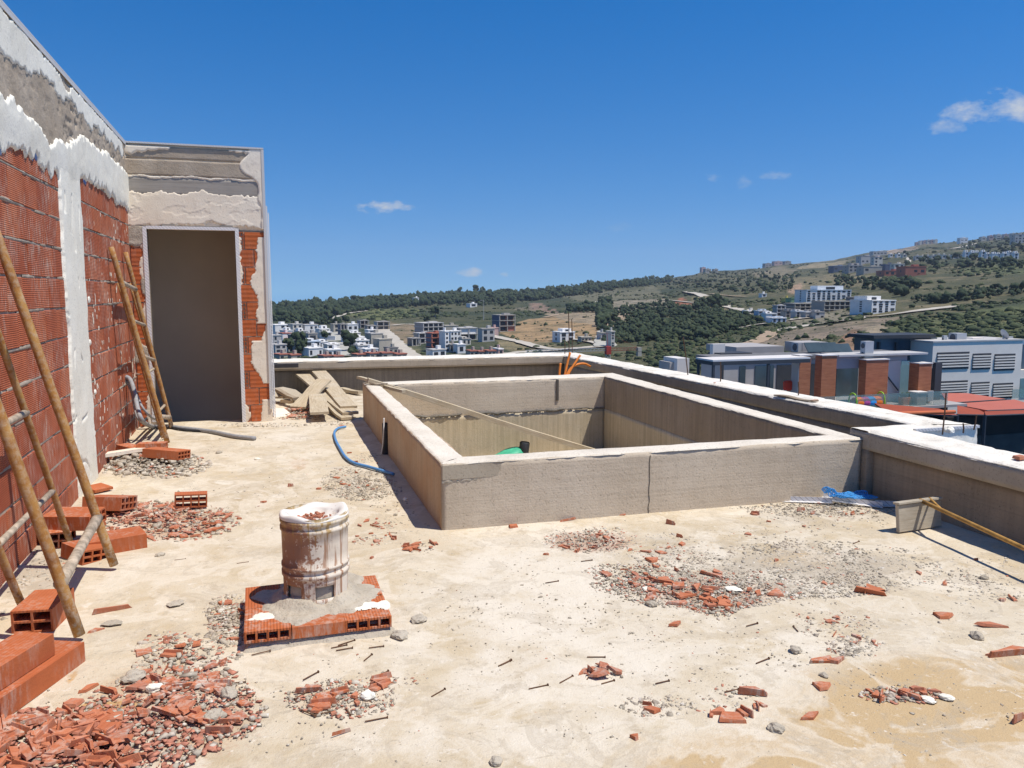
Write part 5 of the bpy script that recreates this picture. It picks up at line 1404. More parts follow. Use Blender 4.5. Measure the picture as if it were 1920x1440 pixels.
# ================================================================= land around
def az_of(u, v=545.0):
    d = ray(u, v); return math.atan2(d[0], d[1])
def te_of(u, v):
    d = ray(u, v); return d[2] / math.hypot(d[0], d[1])
_ru = [-700, 300, 515, 600, 700, 780, 860, 900, 1000, 1060, 1100, 1180, 1250, 1320, 1400, 1470, 1560, 1620, 1680, 1720, 1800, 1850, 1920, 2200, 2700]
_rv = [575, 572, 570, 567, 562, 558, 553, 551, 547, 540, 535, 528, 524, 511, 505, 496, 489, 476, 467, 458, 452, 445, 435, 420, 430]
_fu = [-700, 500, 900, 1200, 1500, 1800, 2700]; _fm = [1250, 1250, 1400, 1750, 2100, 2300, 2300]
_bu = [-700, 900, 1300, 1600, 2700]; _bv = [690, 690, 705, 700, 690]; _bd = [285, 285, 230, 200, 190]
AZU = np.array([az_of(u) for u in np.arange(-700, 2701, 20)]); UU = np.arange(-700, 2701, 20.0)
def col_u(az): return np.interp(az, AZU, UU)
TE_R = np.array([te_of(u, np.interp(u, _ru, _rv)) for u in UU]); TE_B = np.array([te_of(u, np.interp(u, _bu, _bv)) for u in UU])
RMAX = np.interp(UU, _fu, _fm); RB = np.interp(UU, _bu, _bd)
def prof(az, s):
    """distance and slope tangent of the hillside at azimuth az, s = 0 on the ridge .. 1 at the valley foot"""
    r_ = np.interp(az, AZU, RMAX); b_ = np.interp(az, AZU, RB); tr = np.interp(az, AZU, TE_R); tb = np.interp(az, AZU, TE_B)
    r = np.where(s >= 0, 1 / np.maximum((1 - s) / r_ + s / b_, 1e-5), r_ * (1 - s * 4.0))
    te = np.where(s >= 0, tr + s * (tb - tr), tr + s * .25)
    return r, te
def bump_z(x, y, r):
    return (fbm(x / 90., y / 90., 0, 301, 4) - .5) * np.clip(r * .006, 0, 9) + (fbm(x / 22., y / 22., 0, 305, 3) - .5) * np.clip(r * .0022, 0, 2.5)
def land(u, v):
    """point of the terrain seen at photo position u,v"""
    d = ray(u, v); az = math.atan2(d[0], d[1]); te = d[2] / math.hypot(d[0], d[1])
    tr = np.interp(az, AZU, TE_R); tb = np.interp(az, AZU, TE_B)
    s = max(0.0, (te - tr) / (tb - tr))
    r, t2 = prof(az, s); r = float(r)
    x, y = r * math.sin(az), r * math.cos(az)
    return Vector((x, y, EYE + r * float(t2) + float(bump_z(x, y, r))))
def land_many(u, v):
    d = np.array([ray(a, b) for a, b in zip(u, v)]); az = np.arctan2(d[:, 0], d[:, 1]); te = d[:, 2] / np.hypot(d[:, 0], d[:, 1])
    tr = np.interp(az, AZU, TE_R); tb = np.interp(az, AZU, TE_B)
    r, t2 = prof(az, np.maximum(0, (te - tr) / (tb - tr)))
    x, y = r * np.sin(az), r * np.cos(az)
    return np.column_stack([x, y, EYE + r * t2 + bump_z(x, y, r)])
def ppoly(u, v, poly):
    ins = np.zeros(u.shape, bool); n_ = len(poly)
    for i in range(n_):
        (x0, y0), (x1, y1) = poly[i], poly[(i + 1) % n_]
        c = ((y0 > v) != (y1 > v)) & (u < (x1 - x0) * (v - y0) / ((y1 - y0) + 1e-9) + x0)
        ins ^= c
    return ins
COVER = [  # plots of different ground: outline as surveyed from the roof, colour
    ([(640, 590), (690, 579), (775, 577), (795, 583), (750, 597), (690, 598)], (.15, .155, .055)),
    ([(725, 605), (800, 608), (805, 640), (770, 662), (715, 640)], (.26, .19, .115)),
    ([(690, 640), (790, 645), (800, 680), (720, 680)], (.17, .155, .075)),
    ([(935, 622), (985, 600), (1050, 592), (1110, 600), (1140, 632), (1070, 640), (990, 645)], (.37, .24, .12)),
    ([(930, 640), (1040, 640), (1050, 655), (960, 665)], (.24, .19, .10)),
    ([(1025, 590), (1110, 582), (1180, 588), (1185, 606), (1120, 612), (1060, 603)], (.33, .25, .16)),
    ([(1070, 572), (1130, 566), (1240, 562), (1262, 574), (1150, 584), (1080, 580)], (.30, .25, .175)),
    ([(1050, 548), (1230, 541), (1256, 556), (1130, 566), (1060, 562)], (.16, .145, .085)),
    ([(1100, 628), (1180, 632), (1130, 646), (1090, 640)], (.24, .19, .12)),
    ([(1260, 572), (1275, 562), (1300, 566), (1305, 580)], (.32, .13, .07)),
    ([(1300, 555), (1345, 560), (1375, 580), (1300, 590)], (.24, .19, .10)),
    ([(1385, 655), (1420, 640), (1500, 615), (1640, 595), (1710, 590), (1650, 612), (1520, 640), (1420, 662)], (.235, .18, .125)),
    ([(1560, 645), (1590, 618), (1610, 618), (1596, 660), (1565, 670)], (.30, .17, .10)),
    ([(1615, 615), (1650, 608), (1670, 628), (1630, 636)], (.33, .26, .17)),
    ([(1480, 522), (1560, 512), (1660, 516), (1640, 536), (1500, 546)], (.20, .165, .09)),
    ([(1480, 536), (1500, 528), (1508, 546), (1476, 552)], (.36, .24, .15)),
    ([(1662, 528), (1690, 520), (1705, 526), (1700, 534), (1664, 536)], (.38, .28, .16)),
    ([(1500, 500), (1540, 492), (1585, 488), (1580, 498), (1505, 504)], (.30, .24, .14)),
    ([(1636, 478), (1700, 464), (1722, 462), (1716, 471), (1650, 478)], (.33, .25, .18)),
    ([(1400, 512), (1470, 500), (1500, 508), (1470, 520), (1420, 520)], (.22, .18, .11)),
    ([(1440, 590), (1560, 575), (1620, 590), (1500, 608)], (.22, .19, .13)),
    ([(960, 578), (1010, 570), (1050, 590), (1010, 588)], (.18, .15, .095)),
    ([(985, 575), (1000, 570), (1045, 582), (1050, 588), (1010, 584)], (.27, .17, .12)),
    ([(1620, 640), (1700, 600), (1800, 585), (1990, 560), (1990, 660), (1640, 660)], (.105, .115, .042)),
    ([(1800, 500), (1990, 490), (1990, 512), (1820, 515)], (.115, .125, .05)),
]
def make_land():
    us = np.arange(-650, 2660, 5.0)
    ss = np.concatenate([[-.5, -.25, -.12, -.05, -.02], np.linspace(0, 1, 150), np.geomspace(1.02, 9, 26)])
    A, S_ = np.meshgrid(np.array([az_of(u) for u in us]), ss, indexing='ij')
    r, te = prof(A, S_)
    r = np.maximum(r, 24.0)
    X, Y = r * np.sin(A), r * np.cos(A)
    Z = EYE + r * te + bump_z(X, Y, r)
    Z = np.minimum(Z, np.where(S_ > 1, -12.0, 1e9))
    id_ = np.arange(X.size).reshape(X.shape)
    f = np.stack([id_[:-1, 1:], id_[1:, 1:], id_[1:, :-1], id_[:-1, :-1]], -1).reshape(-1, 4)
    me = np_mesh('hillside', np.stack([X, Y, Z], -1).reshape(-1, 3), f)
    u0 = col_u(A).ravel(); s0 = S_.ravel(); x, y = X.ravel(), Y.ravel()
    tr = np.interp(A, AZU, TE_R).ravel(); tb = np.interp(A, AZU, TE_B).ravel()
    # photo row of each terrain point along its own azimuth (used only to look the plots up)
    cp, sp = math.cos(PIT), math.sin(PIT)
    aa = A.ravel() - YAW; t_ = te.ravel()
    fw = cp * np.cos(aa) + sp * t_; v0 = 720 - F * (-sp * np.cos(aa) + cp * t_) / fw; u0 = 960 + F * np.sin(aa) / fw
    wu = (fbm(x / 45., y / 45., 0, 311, 3) - .5) * 26; wv = (fbm(x / 45., y / 45., 0, 313, 3) - .5) * 9
    n1 = fbm(x / 70., y / 70., 0, 321, 4); n2 = fbm(x / 16., y / 16., 0, 323, 3)
    right = sstep(1150, 1600, u0)
    a = np.array((.046, .056, .026)); b = np.array((.098, .092, .042)); c = np.array((.21, .165, .09))
    t1 = np.clip((n1 - .36 + .07 * right) / .22, 0, 1)[:, None]; t2 = (np.clip((n2 - .60) / .14, 0, 1) * (.2 + .55 * right))[:, None]
    colr = a * (1 - t1) + b * t1; colr = colr * (1 - t2) + c * t2
    for poly, cc in COVER:
        m = ppoly(u0 + wu, v0 + wv, poly)
        k = (.60 + .40 * np.clip((.72 - n2) / .25, 0, 1))[:, None] * m[:, None]
        colr = colr * (1 - k) + (np.array(cc) * (.8 + .45 * n2[:, None])) * k
    at = me.color_attributes.new('cover', 'FLOAT_COLOR', 'POINT')
    at.data.foreach_set('color', np.column_stack([colr, np.ones(len(colr))]).astype(np.float32).ravel())
    n = NT('hillside_ground')
    base = n.attr('cover')['Color']
    f1 = n.noise(.09, 4, .65); f2 = n.noise(.5, 3, .6)
    col = n.mix(n.ramp(f1, [(.38, .55), (.56, 0.0)]), base, (.030, .042, .020))
    col = n.mix(n.ramp(f2, [(.58, 0.0), (.75, .35)]), col, (.22, .19, .12))
    n.bump(n.math('ADD', f1, n.math('MULTIPLY', f2, .4)), .9, 3.0)
    o = mesh_obj('hillside', me, n.done(col, .95), None, True)
    tag(o, kind='structure')
make_land()

def road(name, px, width, mat, lift=.5):
    P = spline([Vector(land(u, v)) for u, v in px], 8)
    V, Fc = [], []
    for i, p in enumerate(P):
        t = (P[min(i + 1, len(P) - 1)] - P[max(i - 1, 0)]); t.z = 0; t.normalize(); s = Vector((t.y, -t.x, 0))
        w = width * (.85 + .3 * random.random())
        for k in (-1, 0, 1):
            q = p + s * w * .5 * k; r = math.hypot(q.x, q.y)
            V.append((q.x, q.y, p.z + lift))
    for i in range(len(P) - 1):
        for k in (0, 1): Fc.append((i * 3 + k, i * 3 + k + 1, i * 3 + k + 4, i * 3 + k + 3))
    mb = MB(); mb.add(V, Fc); o = mb.build(name, mat); tag(o, kind='structure')
MAT['road'] = simple('pale_road', (.46, .41, .33), .95, .12, .2)
MAT['track'] = simple('dirt_track', (.34, .25, .165), .95, .15, .2)
MAT['street'] = simple('concrete_street', (.40, .38, .32), .95, .1, .3)
for px, w, m in (([(1285, 548), (1312, 554), (1335, 564), (1352, 574)], 9, 'road'), ([(1355, 573), (1385, 580), (1402, 584), (1425, 592)], 8, 'road'), ([(1300, 551), (1330, 552), (1360, 556), (1400, 557)], 4, 'track'),
                 ([(1370, 618), (1400, 613), (1440, 608), (1490, 600), (1532, 594)], 5, 'road'), ([(1448, 621), (1520, 609), (1590, 600), (1618, 593), (1650, 591), (1720, 583), (1800, 573)], 6, 'road'),
                 ([(940, 668), (980, 662), (1040, 657), (1100, 652), (1150, 648)], 8, 'road'), ([(918, 630), (945, 637), (975, 643), (1010, 652), (1040, 656)], 6, 'road'), ([(1030, 638), (1070, 637), (1110, 643), (1130, 648)], 4, 'road'),
                 ([(620, 618), (630, 634), (642, 652), (652, 668)], 11, 'street'), ([(716, 618), (728, 630), (740, 645), (756, 660), (772, 672)], 9, 'road'), ([(1134, 650), (1138, 636), (1140, 622)], 10, 'street'),
                 ([(1140, 622), (1150, 606), (1162, 596), (1176, 588)], 5, 'track'), ([(588, 606), (620, 597), (655, 588), (690, 582)], 5, 'road'), ([(1100, 570), (1130, 566), (1180, 563), (1240, 564), (1300, 568)], 4, 'road'),
                 ([(1020, 596), (1070, 588), (1120, 586)], 4, 'track'), ([(1390, 650), (1420, 641), (1440, 630), (1450, 622)], 6, 'track'), ([(1640, 479), (1680, 469), (1720, 464)], 8, 'track'),
                 ([(1752, 470), (1790, 466), (1830, 458), (1855, 455)], 7, 'road'), ([(1694, 506), (1702, 492), (1705, 484)], 6, 'road'), ([(735, 612), (760, 609), (790, 611)], 4, 'road'), ([(1250, 526), (1290, 530), (1330, 528)], 4, 'track')):
    road('road' if m != 'track' else 'dirt_track', px, w, MAT[m])

# ---------------------------------------------------------------- woods and scrub (reads as one mass)
def ico(sub):
    bm = bmesh.new(); bmesh.ops.create_icosphere(bm, subdivisions=sub, radius=1)
    v = np.array([p.co[:] for p in bm.verts]); f = np.array([[q.index for q in t.verts] for t in bm.faces]); bm.free(); return v, f
ICO2, ICO1 = ico(2), ico(1)
class Blob:
    """many small leafy clumps gathered into one mesh"""
    def __init__(s): s.V, s.F, s.n = [], [], 0
    def add_many(s, base, P, sx, sz, jit=.4):
        v, f = base; n_ = len(P); m = len(v)
        k = 1 + (np.random.rand(n_, m, 1) - .5) * 2 * jit
        a = np.random.rand(n_) * 6.28; c, q = np.cos(a)[:, None], np.sin(a)[:, None]
        S_ = np.stack([sx * (.75 + .5 * np.random.rand(n_)), sx * (.75 + .5 * np.random.rand(n_)), sz], 1)
        w = v[None] * k * S_[:, None, :]
        w = np.stack([w[..., 0] * c - w[..., 1] * q, w[..., 0] * q + w[..., 1] * c, w[..., 2]], -1) + np.asarray(P)[:, None, :]
        s.V.append(w.reshape(-1, 3)); s.F.append((f[None] + (np.arange(n_) * m)[:, None, None] + s.n).reshape(-1, 3)); s.n += n_ * m
    def add(s, base, p, sx, sz, jit=.35): s.add_many(base, np.array([p]), np.array([sx]), np.array([sz]), jit)
    def trees(s, P, size, tall=1.0, parts=4):
        """each tree a handful of uneven clumps"""
        for k in range(parts):
            off = (np.random.rand(len(P), 3) - .5) * np.array([1.1, 1.1, .9]) + np.array([0, 0, .75])
            z = size * (.35 + .4 * np.random.rand(len(P)))
            s.add_many(ICO1, P + off * size[:, None] * np.array([1, 1, tall]), z, z * (.7 + .5 * np.random.rand(len(P))) * tall, .5)
    def obj(s, name, mat, label, cat):
        return tag(mesh_obj(name, np_mesh(name, np.concatenate(s.V), np.concatenate(s.F)), mat), label, cat, None, 'stuff')
def foliage(name, c0, c1, c2, sc=.25):
    n = NT(name)
    f = n.noise(sc, 3, .6); g = n.noise(sc * 6, 2, .6)
    col = n.ramp(n.math('ADD', n.math('MULTIPLY', f, .6), n.math('MULTIPLY', g, .4)), [(.35, c0), (.5, c1), (.66, c2)])
    return n.done(col, .9)
MAT['wood_dark'] = foliage('dark_woodland', (.016, .028, .013), (.032, .048, .021), (.070, .082, .036), .12)
MAT['scrub'] = foliage('scrub', (.028, .042, .018), (.050, .066, .026), (.092, .100, .042))
np.random.seed(9)
wood_, scrub_ = Blob(), Blob()
def fill(poly, n_, size, store):
    P = np.array(poly); N_ = n_ * 4
    u = P[:, 0].min() + np.ptp(P[:, 0]) * np.random.rand(N_); v = P[:, 1].min() + np.ptp(P[:, 1]) * np.random.rand(N_)
    ok = np.nonzero(ppoly(u, v, poly))[0][:n_]
    store.trees(land_many(u[ok], v[ok]), size * .62 * (.4 + np.random.rand(len(ok)) ** 1.6), 1.0, 3)
def ridge_v(u): return float(np.interp(u, _ru, _rv))
# the pine wood along the ridge
u = np.random.uniform(480, 1260, 2600)
dep = np.interp(u, [480, 600, 700, 800, 900, 1100, 1200, 1260], [34, 30, 18, 16, 18, 16, 12, 5])
wood_.trees(land_many(u, np.interp(u, _ru, _rv) + dep * np.random.rand(2600) ** 1.1), np.random.uniform(1.8, 4.8, 2600), 1.15)
for poly, n_, s in (([(1122, 578), (1180, 575), (1240, 567), (1340, 582), (1395, 600), (1390, 614), (1330, 634), (1230, 640), (1150, 645), (1125, 640), (1118, 600)], 1500, 3.0),
                    ([(1066, 577), (1130, 573), (1130, 586), (1066, 586)], 190, 4.2), ([(1125, 560), (1146, 560), (1146, 610), (1122, 612)], 130, 5.0), ([(1290, 585), (1420, 590), (1440, 606), (1340, 625)], 200, 2.6),
                    ([(1245, 527), (1320, 514), (1420, 507), (1500, 520), (1480, 545), (1350, 548), (1255, 543)], 330, 3.6), ([(1560, 512), (1660, 530), (1640, 545), (1570, 540)], 70, 4), ([(1300, 566), (1360, 570), (1360, 580), (1310, 580)], 60, 4),
                    ([(1690, 480), (1920, 490), (1920, 505), (1700, 510)], 90, 5), ([(1800, 455), (1920, 437), (1920, 475), (1820, 478)], 130, 5), ([(1650, 545), (1680, 530), (1720, 540), (1690, 560)], 60, 5), ([(1700, 560), (1920, 540), (1920, 552), (1720, 572)], 80, 3.5),
                    ([(515, 598), (560, 596), (640, 600), (640, 612), (515, 606)], 110, 4), ([(820, 560), (1000, 560), (960, 575), (830, 572)], 130, 3.5), ([(650, 640), (664, 640), (668, 668), (655, 668)], 40, 2.2), ([(560, 648), (572, 645), (575, 668), (560, 668)], 30, 2.4)):
    fill(poly, n_, s, wood_)
# bushes over the slopes
u = np.random.uniform(500, 1960, 34000); rv = np.interp(u, _ru, _rv); v = rv + 2 + (700 - rv) * np.random.rand(34000) ** 1.15
ok = ~((u < 960) & (v > 603) & (v < 672) & (np.random.rand(34000) < .93)); P_ = land_many(u[ok], v[ok])
bare = np.zeros(ok.sum(), bool)
for poly, cc in COVER:
    if cc[0] > .19: bare |= ppoly(u[ok], v[ok], poly) & (np.random.rand(ok.sum()) < .88)
P_ = P_[(fbm(P_[:, 0] / 45., P_[:, 1] / 45., 0, 77, 3) > .48) & ~bare][:11000]
sz = (.30 + 1.5 * np.random.rand(len(P_)) ** 3.5) * (.7 + np.minimum(1.4, np.hypot(P_[:, 0], P_[:, 1]) / 1100))
scrub_.add_many(ICO1, P_ + np.array([0, 0, .2]) * sz[:, None], sz, sz * .65, .5)
wood_.obj('woodland', MAT['wood_dark'], 'dark green pine wood and groves covering the hills', 'woodland')
scrub_.obj('scrub', MAT['scrub'], 'low green bushes scattered over the slopes', 'scrub')

# ---------------------------------------------------------------- houses
HM = {k: simple('house_' + k, c, .9, .07, .6) for k, c in dict(white=(.80, .77, .72), cream=(.62, .57, .48), grey=(.37, .34, .30), tan=(.42, .38, .31), dark=(.17, .16, .155), red=(.40, .15, .10), blue=(.50, .56, .62), pink=(.55, .38, .33), navy=(.10, .12, .17), shade=(.50, .47, .43), green=(.22, .36, .20), yellow=(.60, .50, .14)).items()}
HM['glass'] = simple('dark_window', (.035, .04, .047), .35, .2, .5)
mb = MB(); mb.box((0, 0, 0), (1, .12, 1)); WIN = mb.mesh('window'); WIN.materials.append(HM['glass'])
def win(parent, x, y, z, w, h, rz=0.0):
    o = bpy.data.objects.new('window', WIN); COL.objects.link(o); o.parent = parent
    o.location = (x, y, z); o.scale = (w, 1, h); o.rotation_euler = (0, 0, rz); return o
def house(u0, u1, v0, v1, style, fl, nw, label, yaw=None, group='houses of the hillside town', deep=1.0, step=0, kind='block', name='town_house', acc=None):
    """house seen between columns u0..u1, top v0, foot v1; front turned a little away from the viewer"""
    uc = (u0 + u1) / 2; p = land(uc, v1); r = math.hypot(p.x, p.y)
    fwd = math.hypot(*[ray(uc, v1)[k] for k in (0, 1)])
    mpp = r / fwd / F
    w = (u1 - u0) * mpp * .95; h = (v1 - v0) * mpp; d = min(max(w * .9 * deep, 5), 14)
    az = math.atan2(p.x, p.y)
    yaw = (-az + math.radians(25 + random.uniform(-5, 7)) if yaw is None else -az + math.radians(yaw + 8))
    t = thing(name, label, 'house' if name == 'town_house' else 'building', (p.x, p.y, p.z), group, yaw)
    if isinstance(style, str): style = (style,)
    m = HM[style[0]]; m2 = HM[style[-1]]
    sink = 4.0
    fh = h / fl
    if kind == 'block':
        h1 = h * (.70 if step else .93)
        mb = MB(); mb.box((0, d / 2, (h1 - sink) / 2), (w, d, h1 + sink)); mb.build('wall', m, t)
        mb = MB(); mb.box((0, d / 2, h1 + .22), (w + .35, d + .35, .44)); mb.build('roof', m2, t)
        if step:
            mb = MB(); mb.box((w * .12 * (1 if step > 0 else -1), d * .62, (h1 + h) / 2), (w * .58, d * .6, h - h1)); mb.build('upper_storey', m, t)
            win(t, w * .12 * (1 if step > 0 else -1), d * .32 - .02, (h1 + h) / 2, w * .2, (h - h1) * .5)
        else:
            mb = MB(); mb.box((w * .2, d * .55, h * .93 + .9), (w * .25, d * .3, 1.8)); mb.build('stair_head', m, t)
        for k in range(fl):
            zc = h1 * (k + .55) / fl
            for j in range(nw):
                ww = w / nw * random.uniform(.42, .66)
                if random.random() < .12: continue
                win(t, -w / 2 + w * (j + .5) / nw, -.01, zc, ww, min(fh * .5, 1.9) * random.uniform(.8, 1.15))
            if d > 6 and nw > 1: win(t, -w / 2 - .01, d * .5, zc, 1.3, min(fh * .42, 1.5), math.pi / 2)
        if acc:
            mb = MB(); mb.box((0, -.5, h1 * .5), (w * .7, 1.1, .9)); mb.build('balcony', HM[acc], t)
    elif kind == 'frame':                                       # concrete skeleton; dark panes stand for shaded open bays, some get infill
        mb = MB(); mb.box((0, d / 2 + .8, (h * .9 - sink) / 2), (w - .5, d - 1.6, h * .9 + sink)); mb.build('wall', m2, t)
        for k in range(fl + 1):
            mb = MB(); mb.box((0, d / 2, h * .9 * k / fl), (w + .4, d + .4, .38)); mb.build('floor_slab', m, t)
        nb = max(2, nw)
        for j in range(nb + 1):
            mb = MB(); mb.box((-w / 2 + w * j / nb, .2, (h * .9 - sink) / 2), (.5, .5, h * .9 + sink)); mb.build('column', m, t)
        for k in range(fl):
            for j in range(nb):
                if random.random() < .72: win(t, -w / 2 + w * (j + .5) / nb, .74, h * .9 * (k + .5) / fl, w / nb * .62, fh * .58)
                elif acc:
                    mb = MB(); mb.box((-w / 2 + w * (j + .5) / nb, .55, h * .9 * (k + .5) / fl), (w / nb - .6, .2, fh * .8)); mb.build('infill', HM[acc], t)
        mb = MB(); mb.box((-w / 2 + .1, d / 2, (h * .88 - sink) / 2), (.25, d - .6, h * .88 + sink)); mb.build('side_wall', HM[style[min(1, len(style) - 1)]], t)
        mb = MB(); mb.box((w * .15, d * .5, h * .95), (w * .4, d * .35, h * .1)); mb.build('stair_head', m, t)
    return t
H = house
for a in (
    (514, 548, 607, 629, 'white', 3, 3, 'white apartment block right beside the stair-house edge'),
    (548, 569, 605, 629, ('cream', 'shade'), 3, 2, 'cream block with long balconies next to the white apartment block', None, 'houses of the hillside town', 1, 0, 'block', 'town_house', 'dark'),
    (571, 598, 606, 628, ('white', 'shade'), 2, 3, 'white house framed in grey with two rows of dark windows'),
    (598, 619, 608, 631, 'white', 3, 2, 'white three-storey house above the long white garden wall', None, 'houses of the hillside town', 1, 1),
    (529, 548, 624, 645, ('white', 'red'), 2, 2, 'white house with red balcony below the apartment block', None, 'houses of the hillside town', 1, 0, 'block', 'town_house', 'red'),
    (548, 568, 626, 647, ('grey', 'dark'), 2, 2, 'dark grey unfinished house right of the red balcony', None, 'houses of the hillside town', 1, 0, 'frame'),
    (513, 529, 628, 650, 'shade', 2, 2, 'light grey house touching the stair-house edge'),
    (515, 540, 645, 668, 'shade', 3, 2, 'grey house nearest the parapet at far left'),
    (577, 597, 625, 641, 'grey', 1, 1, 'windowless grey box house under the framed white house'),
    (572, 603, 636, 657, ('white', 'blue'), 2, 2, 'stepped white house with bluish roof in the left block', None, 'houses of the hillside town', 1, -1),
    (577, 608, 652, 669, 'white', 1, 3, 'low white house with three dark openings just over the parapet'),
    (613, 638, 645, 658, 'white', 1, 2, 'white house left of the concrete street, upper one', None, 'houses of the hillside town', 1, 1),
    (614, 642, 655, 668, 'white', 1, 3, 'white house left of the concrete street, lower one'),
    (625, 638, 607, 623, 'tan', 2, 1, 'small tan house at the head of the concrete street'),
    (639, 652, 604, 627, ('grey', 'navy'), 2, 2, 'dark unfinished house right of the street head', None, 'houses of the hillside town', 1, 0, 'frame'),
    (651, 673, 607, 621, 'white', 1, 2, 'white house topping the stepped white row'),
    (656, 678, 619, 636, 'white', 2, 2, 'second white house from the top of the stepped row', None, 'houses of the hillside town', 1, 1),
    (661, 688, 628, 645, 'white', 1, 3, 'third white house down the stepped row', None, 'houses of the hillside town', 1, -1),
    (666, 694, 636, 652, 'white', 1, 3, 'fourth white house down the stepped row', None, 'houses of the hillside town', 1, 1),
    (670, 702, 645, 661, ('white', 'shade'), 1, 3, 'fifth white house down the stepped row', None, 'houses of the hillside town', 1, -1),
    (683, 712, 654, 668, 'white', 1, 3, 'lowest white house of the stepped row just over the parapet'),
    (675, 693, 600, 616, ('grey', 'pink', 'red'), 2, 2, 'grey and pink unfinished house at the upper edge of town', None, 'houses of the hillside town', 1, 0, 'frame', 'town_house', 'red'),
    (689, 707, 608, 624, ('grey', 'grey', 'dark'), 2, 2, 'small unfinished grey house below the pink one', None, 'houses of the hillside town', 1, 0, 'frame'),
    (690, 707, 617, 637, 'white', 2, 1, 'narrow white house above the blank grey walls'),
    (707, 732, 601, 618, ('grey', 'shade', 'dark'), 2, 2, 'unfinished grey house with wide dark opening beside the dirt slope', None, 'houses of the hillside town', 1, 0, 'frame'),
    (694, 721, 625, 648, ('tan', 'shade'), 1, 0, 'blank tan-grey house wall left of the pale street'),
    (709, 738, 637, 660, 'tan', 1, 0, 'lower blank tan house wall beside the pale street'),
    (728, 748, 652, 666, ('tan', 'dark'), 1, 2, 'low tan shed with dark openings near the pale street foot'),
    (791, 835, 601, 626, ('shade', 'grey', 'dark'), 3, 4, 'large grey concrete skeleton with three open storeys', None, 'houses of the hillside town', 1, 0, 'frame'),
    (784, 811, 624, 645, ('shade', 'grey', 'dark'), 2, 2, 'smaller concrete skeleton in front of the large one', None, 'houses of the hillside town', 1, 0, 'frame'),
    (808, 836, 622, 660, ('red', 'navy', 'red'), 4, 2, 'tall red brick skeleton left of the white tower', None, 'houses of the hillside town', 1, 0, 'frame', 'town_house', 'red'),
    (834, 843, 621, 662, 'white', 5, 1, 'slim white tower slab in the middle of town'),
    (843, 866, 621, 640, ('white', 'white'), 2, 3, 'white house with dark windows right of the tower slab'),
    (833, 861, 609, 623, 'tan', 1, 0, 'blank sandy house wall above the white tower'),
    (862, 897, 613, 638, ('shade', 'grey', 'dark'), 2, 2, 'half-finished grey house with white upper front', None, 'houses of the hillside town', 1, 0, 'frame', 'town_house', 'white'),
    (903, 929, 618, 643, ('shade', 'grey'), 2, 2, 'small grey block with four dark windows by the white track'),
    (922, 936, 615, 630, 'pink', 1, 1, 'pinkish low house behind the small grey block'),
    (934, 969, 588, 622, ('grey', 'navy', 'red'), 3, 2, 'red brick and concrete skeleton highest on the right of town', None, 'houses of the hillside town', 1, 0, 'frame', 'town_house', 'red'),
    (843, 858, 647, 662, 'grey', 1, 2, 'low grey house with two windows right of the tower foot'),
    (857, 874, 647, 664, 'white', 1, 1, 'low white house with one square window near the parapet'),
    (809, 839, 656, 671, ('white', 'shade'), 1, 2, 'flat white-roofed house half hidden by the parapet'),
    (934, 945, 655, 666, ('pink', 'white'), 1, 1, 'tiny pink kiosk at the right end of the red roofs'),
    (1047, 1081, 616, 640, 'white', 2, 2, 'white villa at the foot of the orange earth cut', None, 'houses of the hillside town', 1, 1),
    (1089, 1110, 633, 641, 'tan', 1, 3, 'long low shed right of the white villa'),
    (1145, 1153, 620, 650, 'cream', 6, 1, 'slim cream balcony tower at the plaza'),
    (1126, 1136, 625, 640, ('shade', 'tan'), 1, 1, 'small pale house left of the plaza'),
    (776, 786, 557, 572, 'white', 2, 1, 'lone white tower house at the wood edge'),
    (880, 896, 567, 574, 'white', 1, 1, 'low white hut on the green slope under the wood'),
    (588, 600, 575, 581, 'cream', 1, 1, 'tiny pale hut in the wood at left'),
    (606, 614, 574, 580, 'cream', 1, 1, 'second tiny pale hut in the wood at left'),
    (525, 536, 590, 600, 'grey', 1, 1, 'grey hut in the trees beside the stair-house edge'),
    (532, 550, 614, 634, ('white', 'white'), 2, 2, 'white house wedged between the apartment block and red balcony house', None, 'houses of the hillside town', 1, 1),
    (560, 578, 615, 636, ('white', 'shade'), 2, 2, 'white house in front of the cream balcony block', None, 'houses of the hillside town', 1, -1),
    (540, 562, 640, 660, ('shade', 'cream'), 2, 2, 'pale grey house below the dark unfinished one', None, 'houses of the hillside town', 1, 1),
    (594, 616, 638, 656, ('white', 'white'), 1, 2, 'white house right of the stepped bluish-roofed house', None, 'houses of the hillside town', 1, 1),
    (604, 624, 616, 634, ('cream', 'white'), 2, 2, 'cream house against the white garden wall', None, 'houses of the hillside town', 1, -1),
    (645, 664, 622, 642, ('white', 'white'), 2, 2, 'white house at the right kerb of the concrete street', None, 'houses of the hillside town', 1, 1),
    (866, 884, 634, 650, ('cream', 'grey'), 1, 2, 'cream low house below the half-finished grey one', None, 'houses of the hillside town', 1, -1),
    (772, 790, 634, 650, ('grey', 'dark'), 1, 2, 'low grey shell left of the smaller concrete skeleton', None, 'houses of the hillside town', 1, 0, 'frame'),
): H(*a)
G2 = 'buildings on the far hillside'
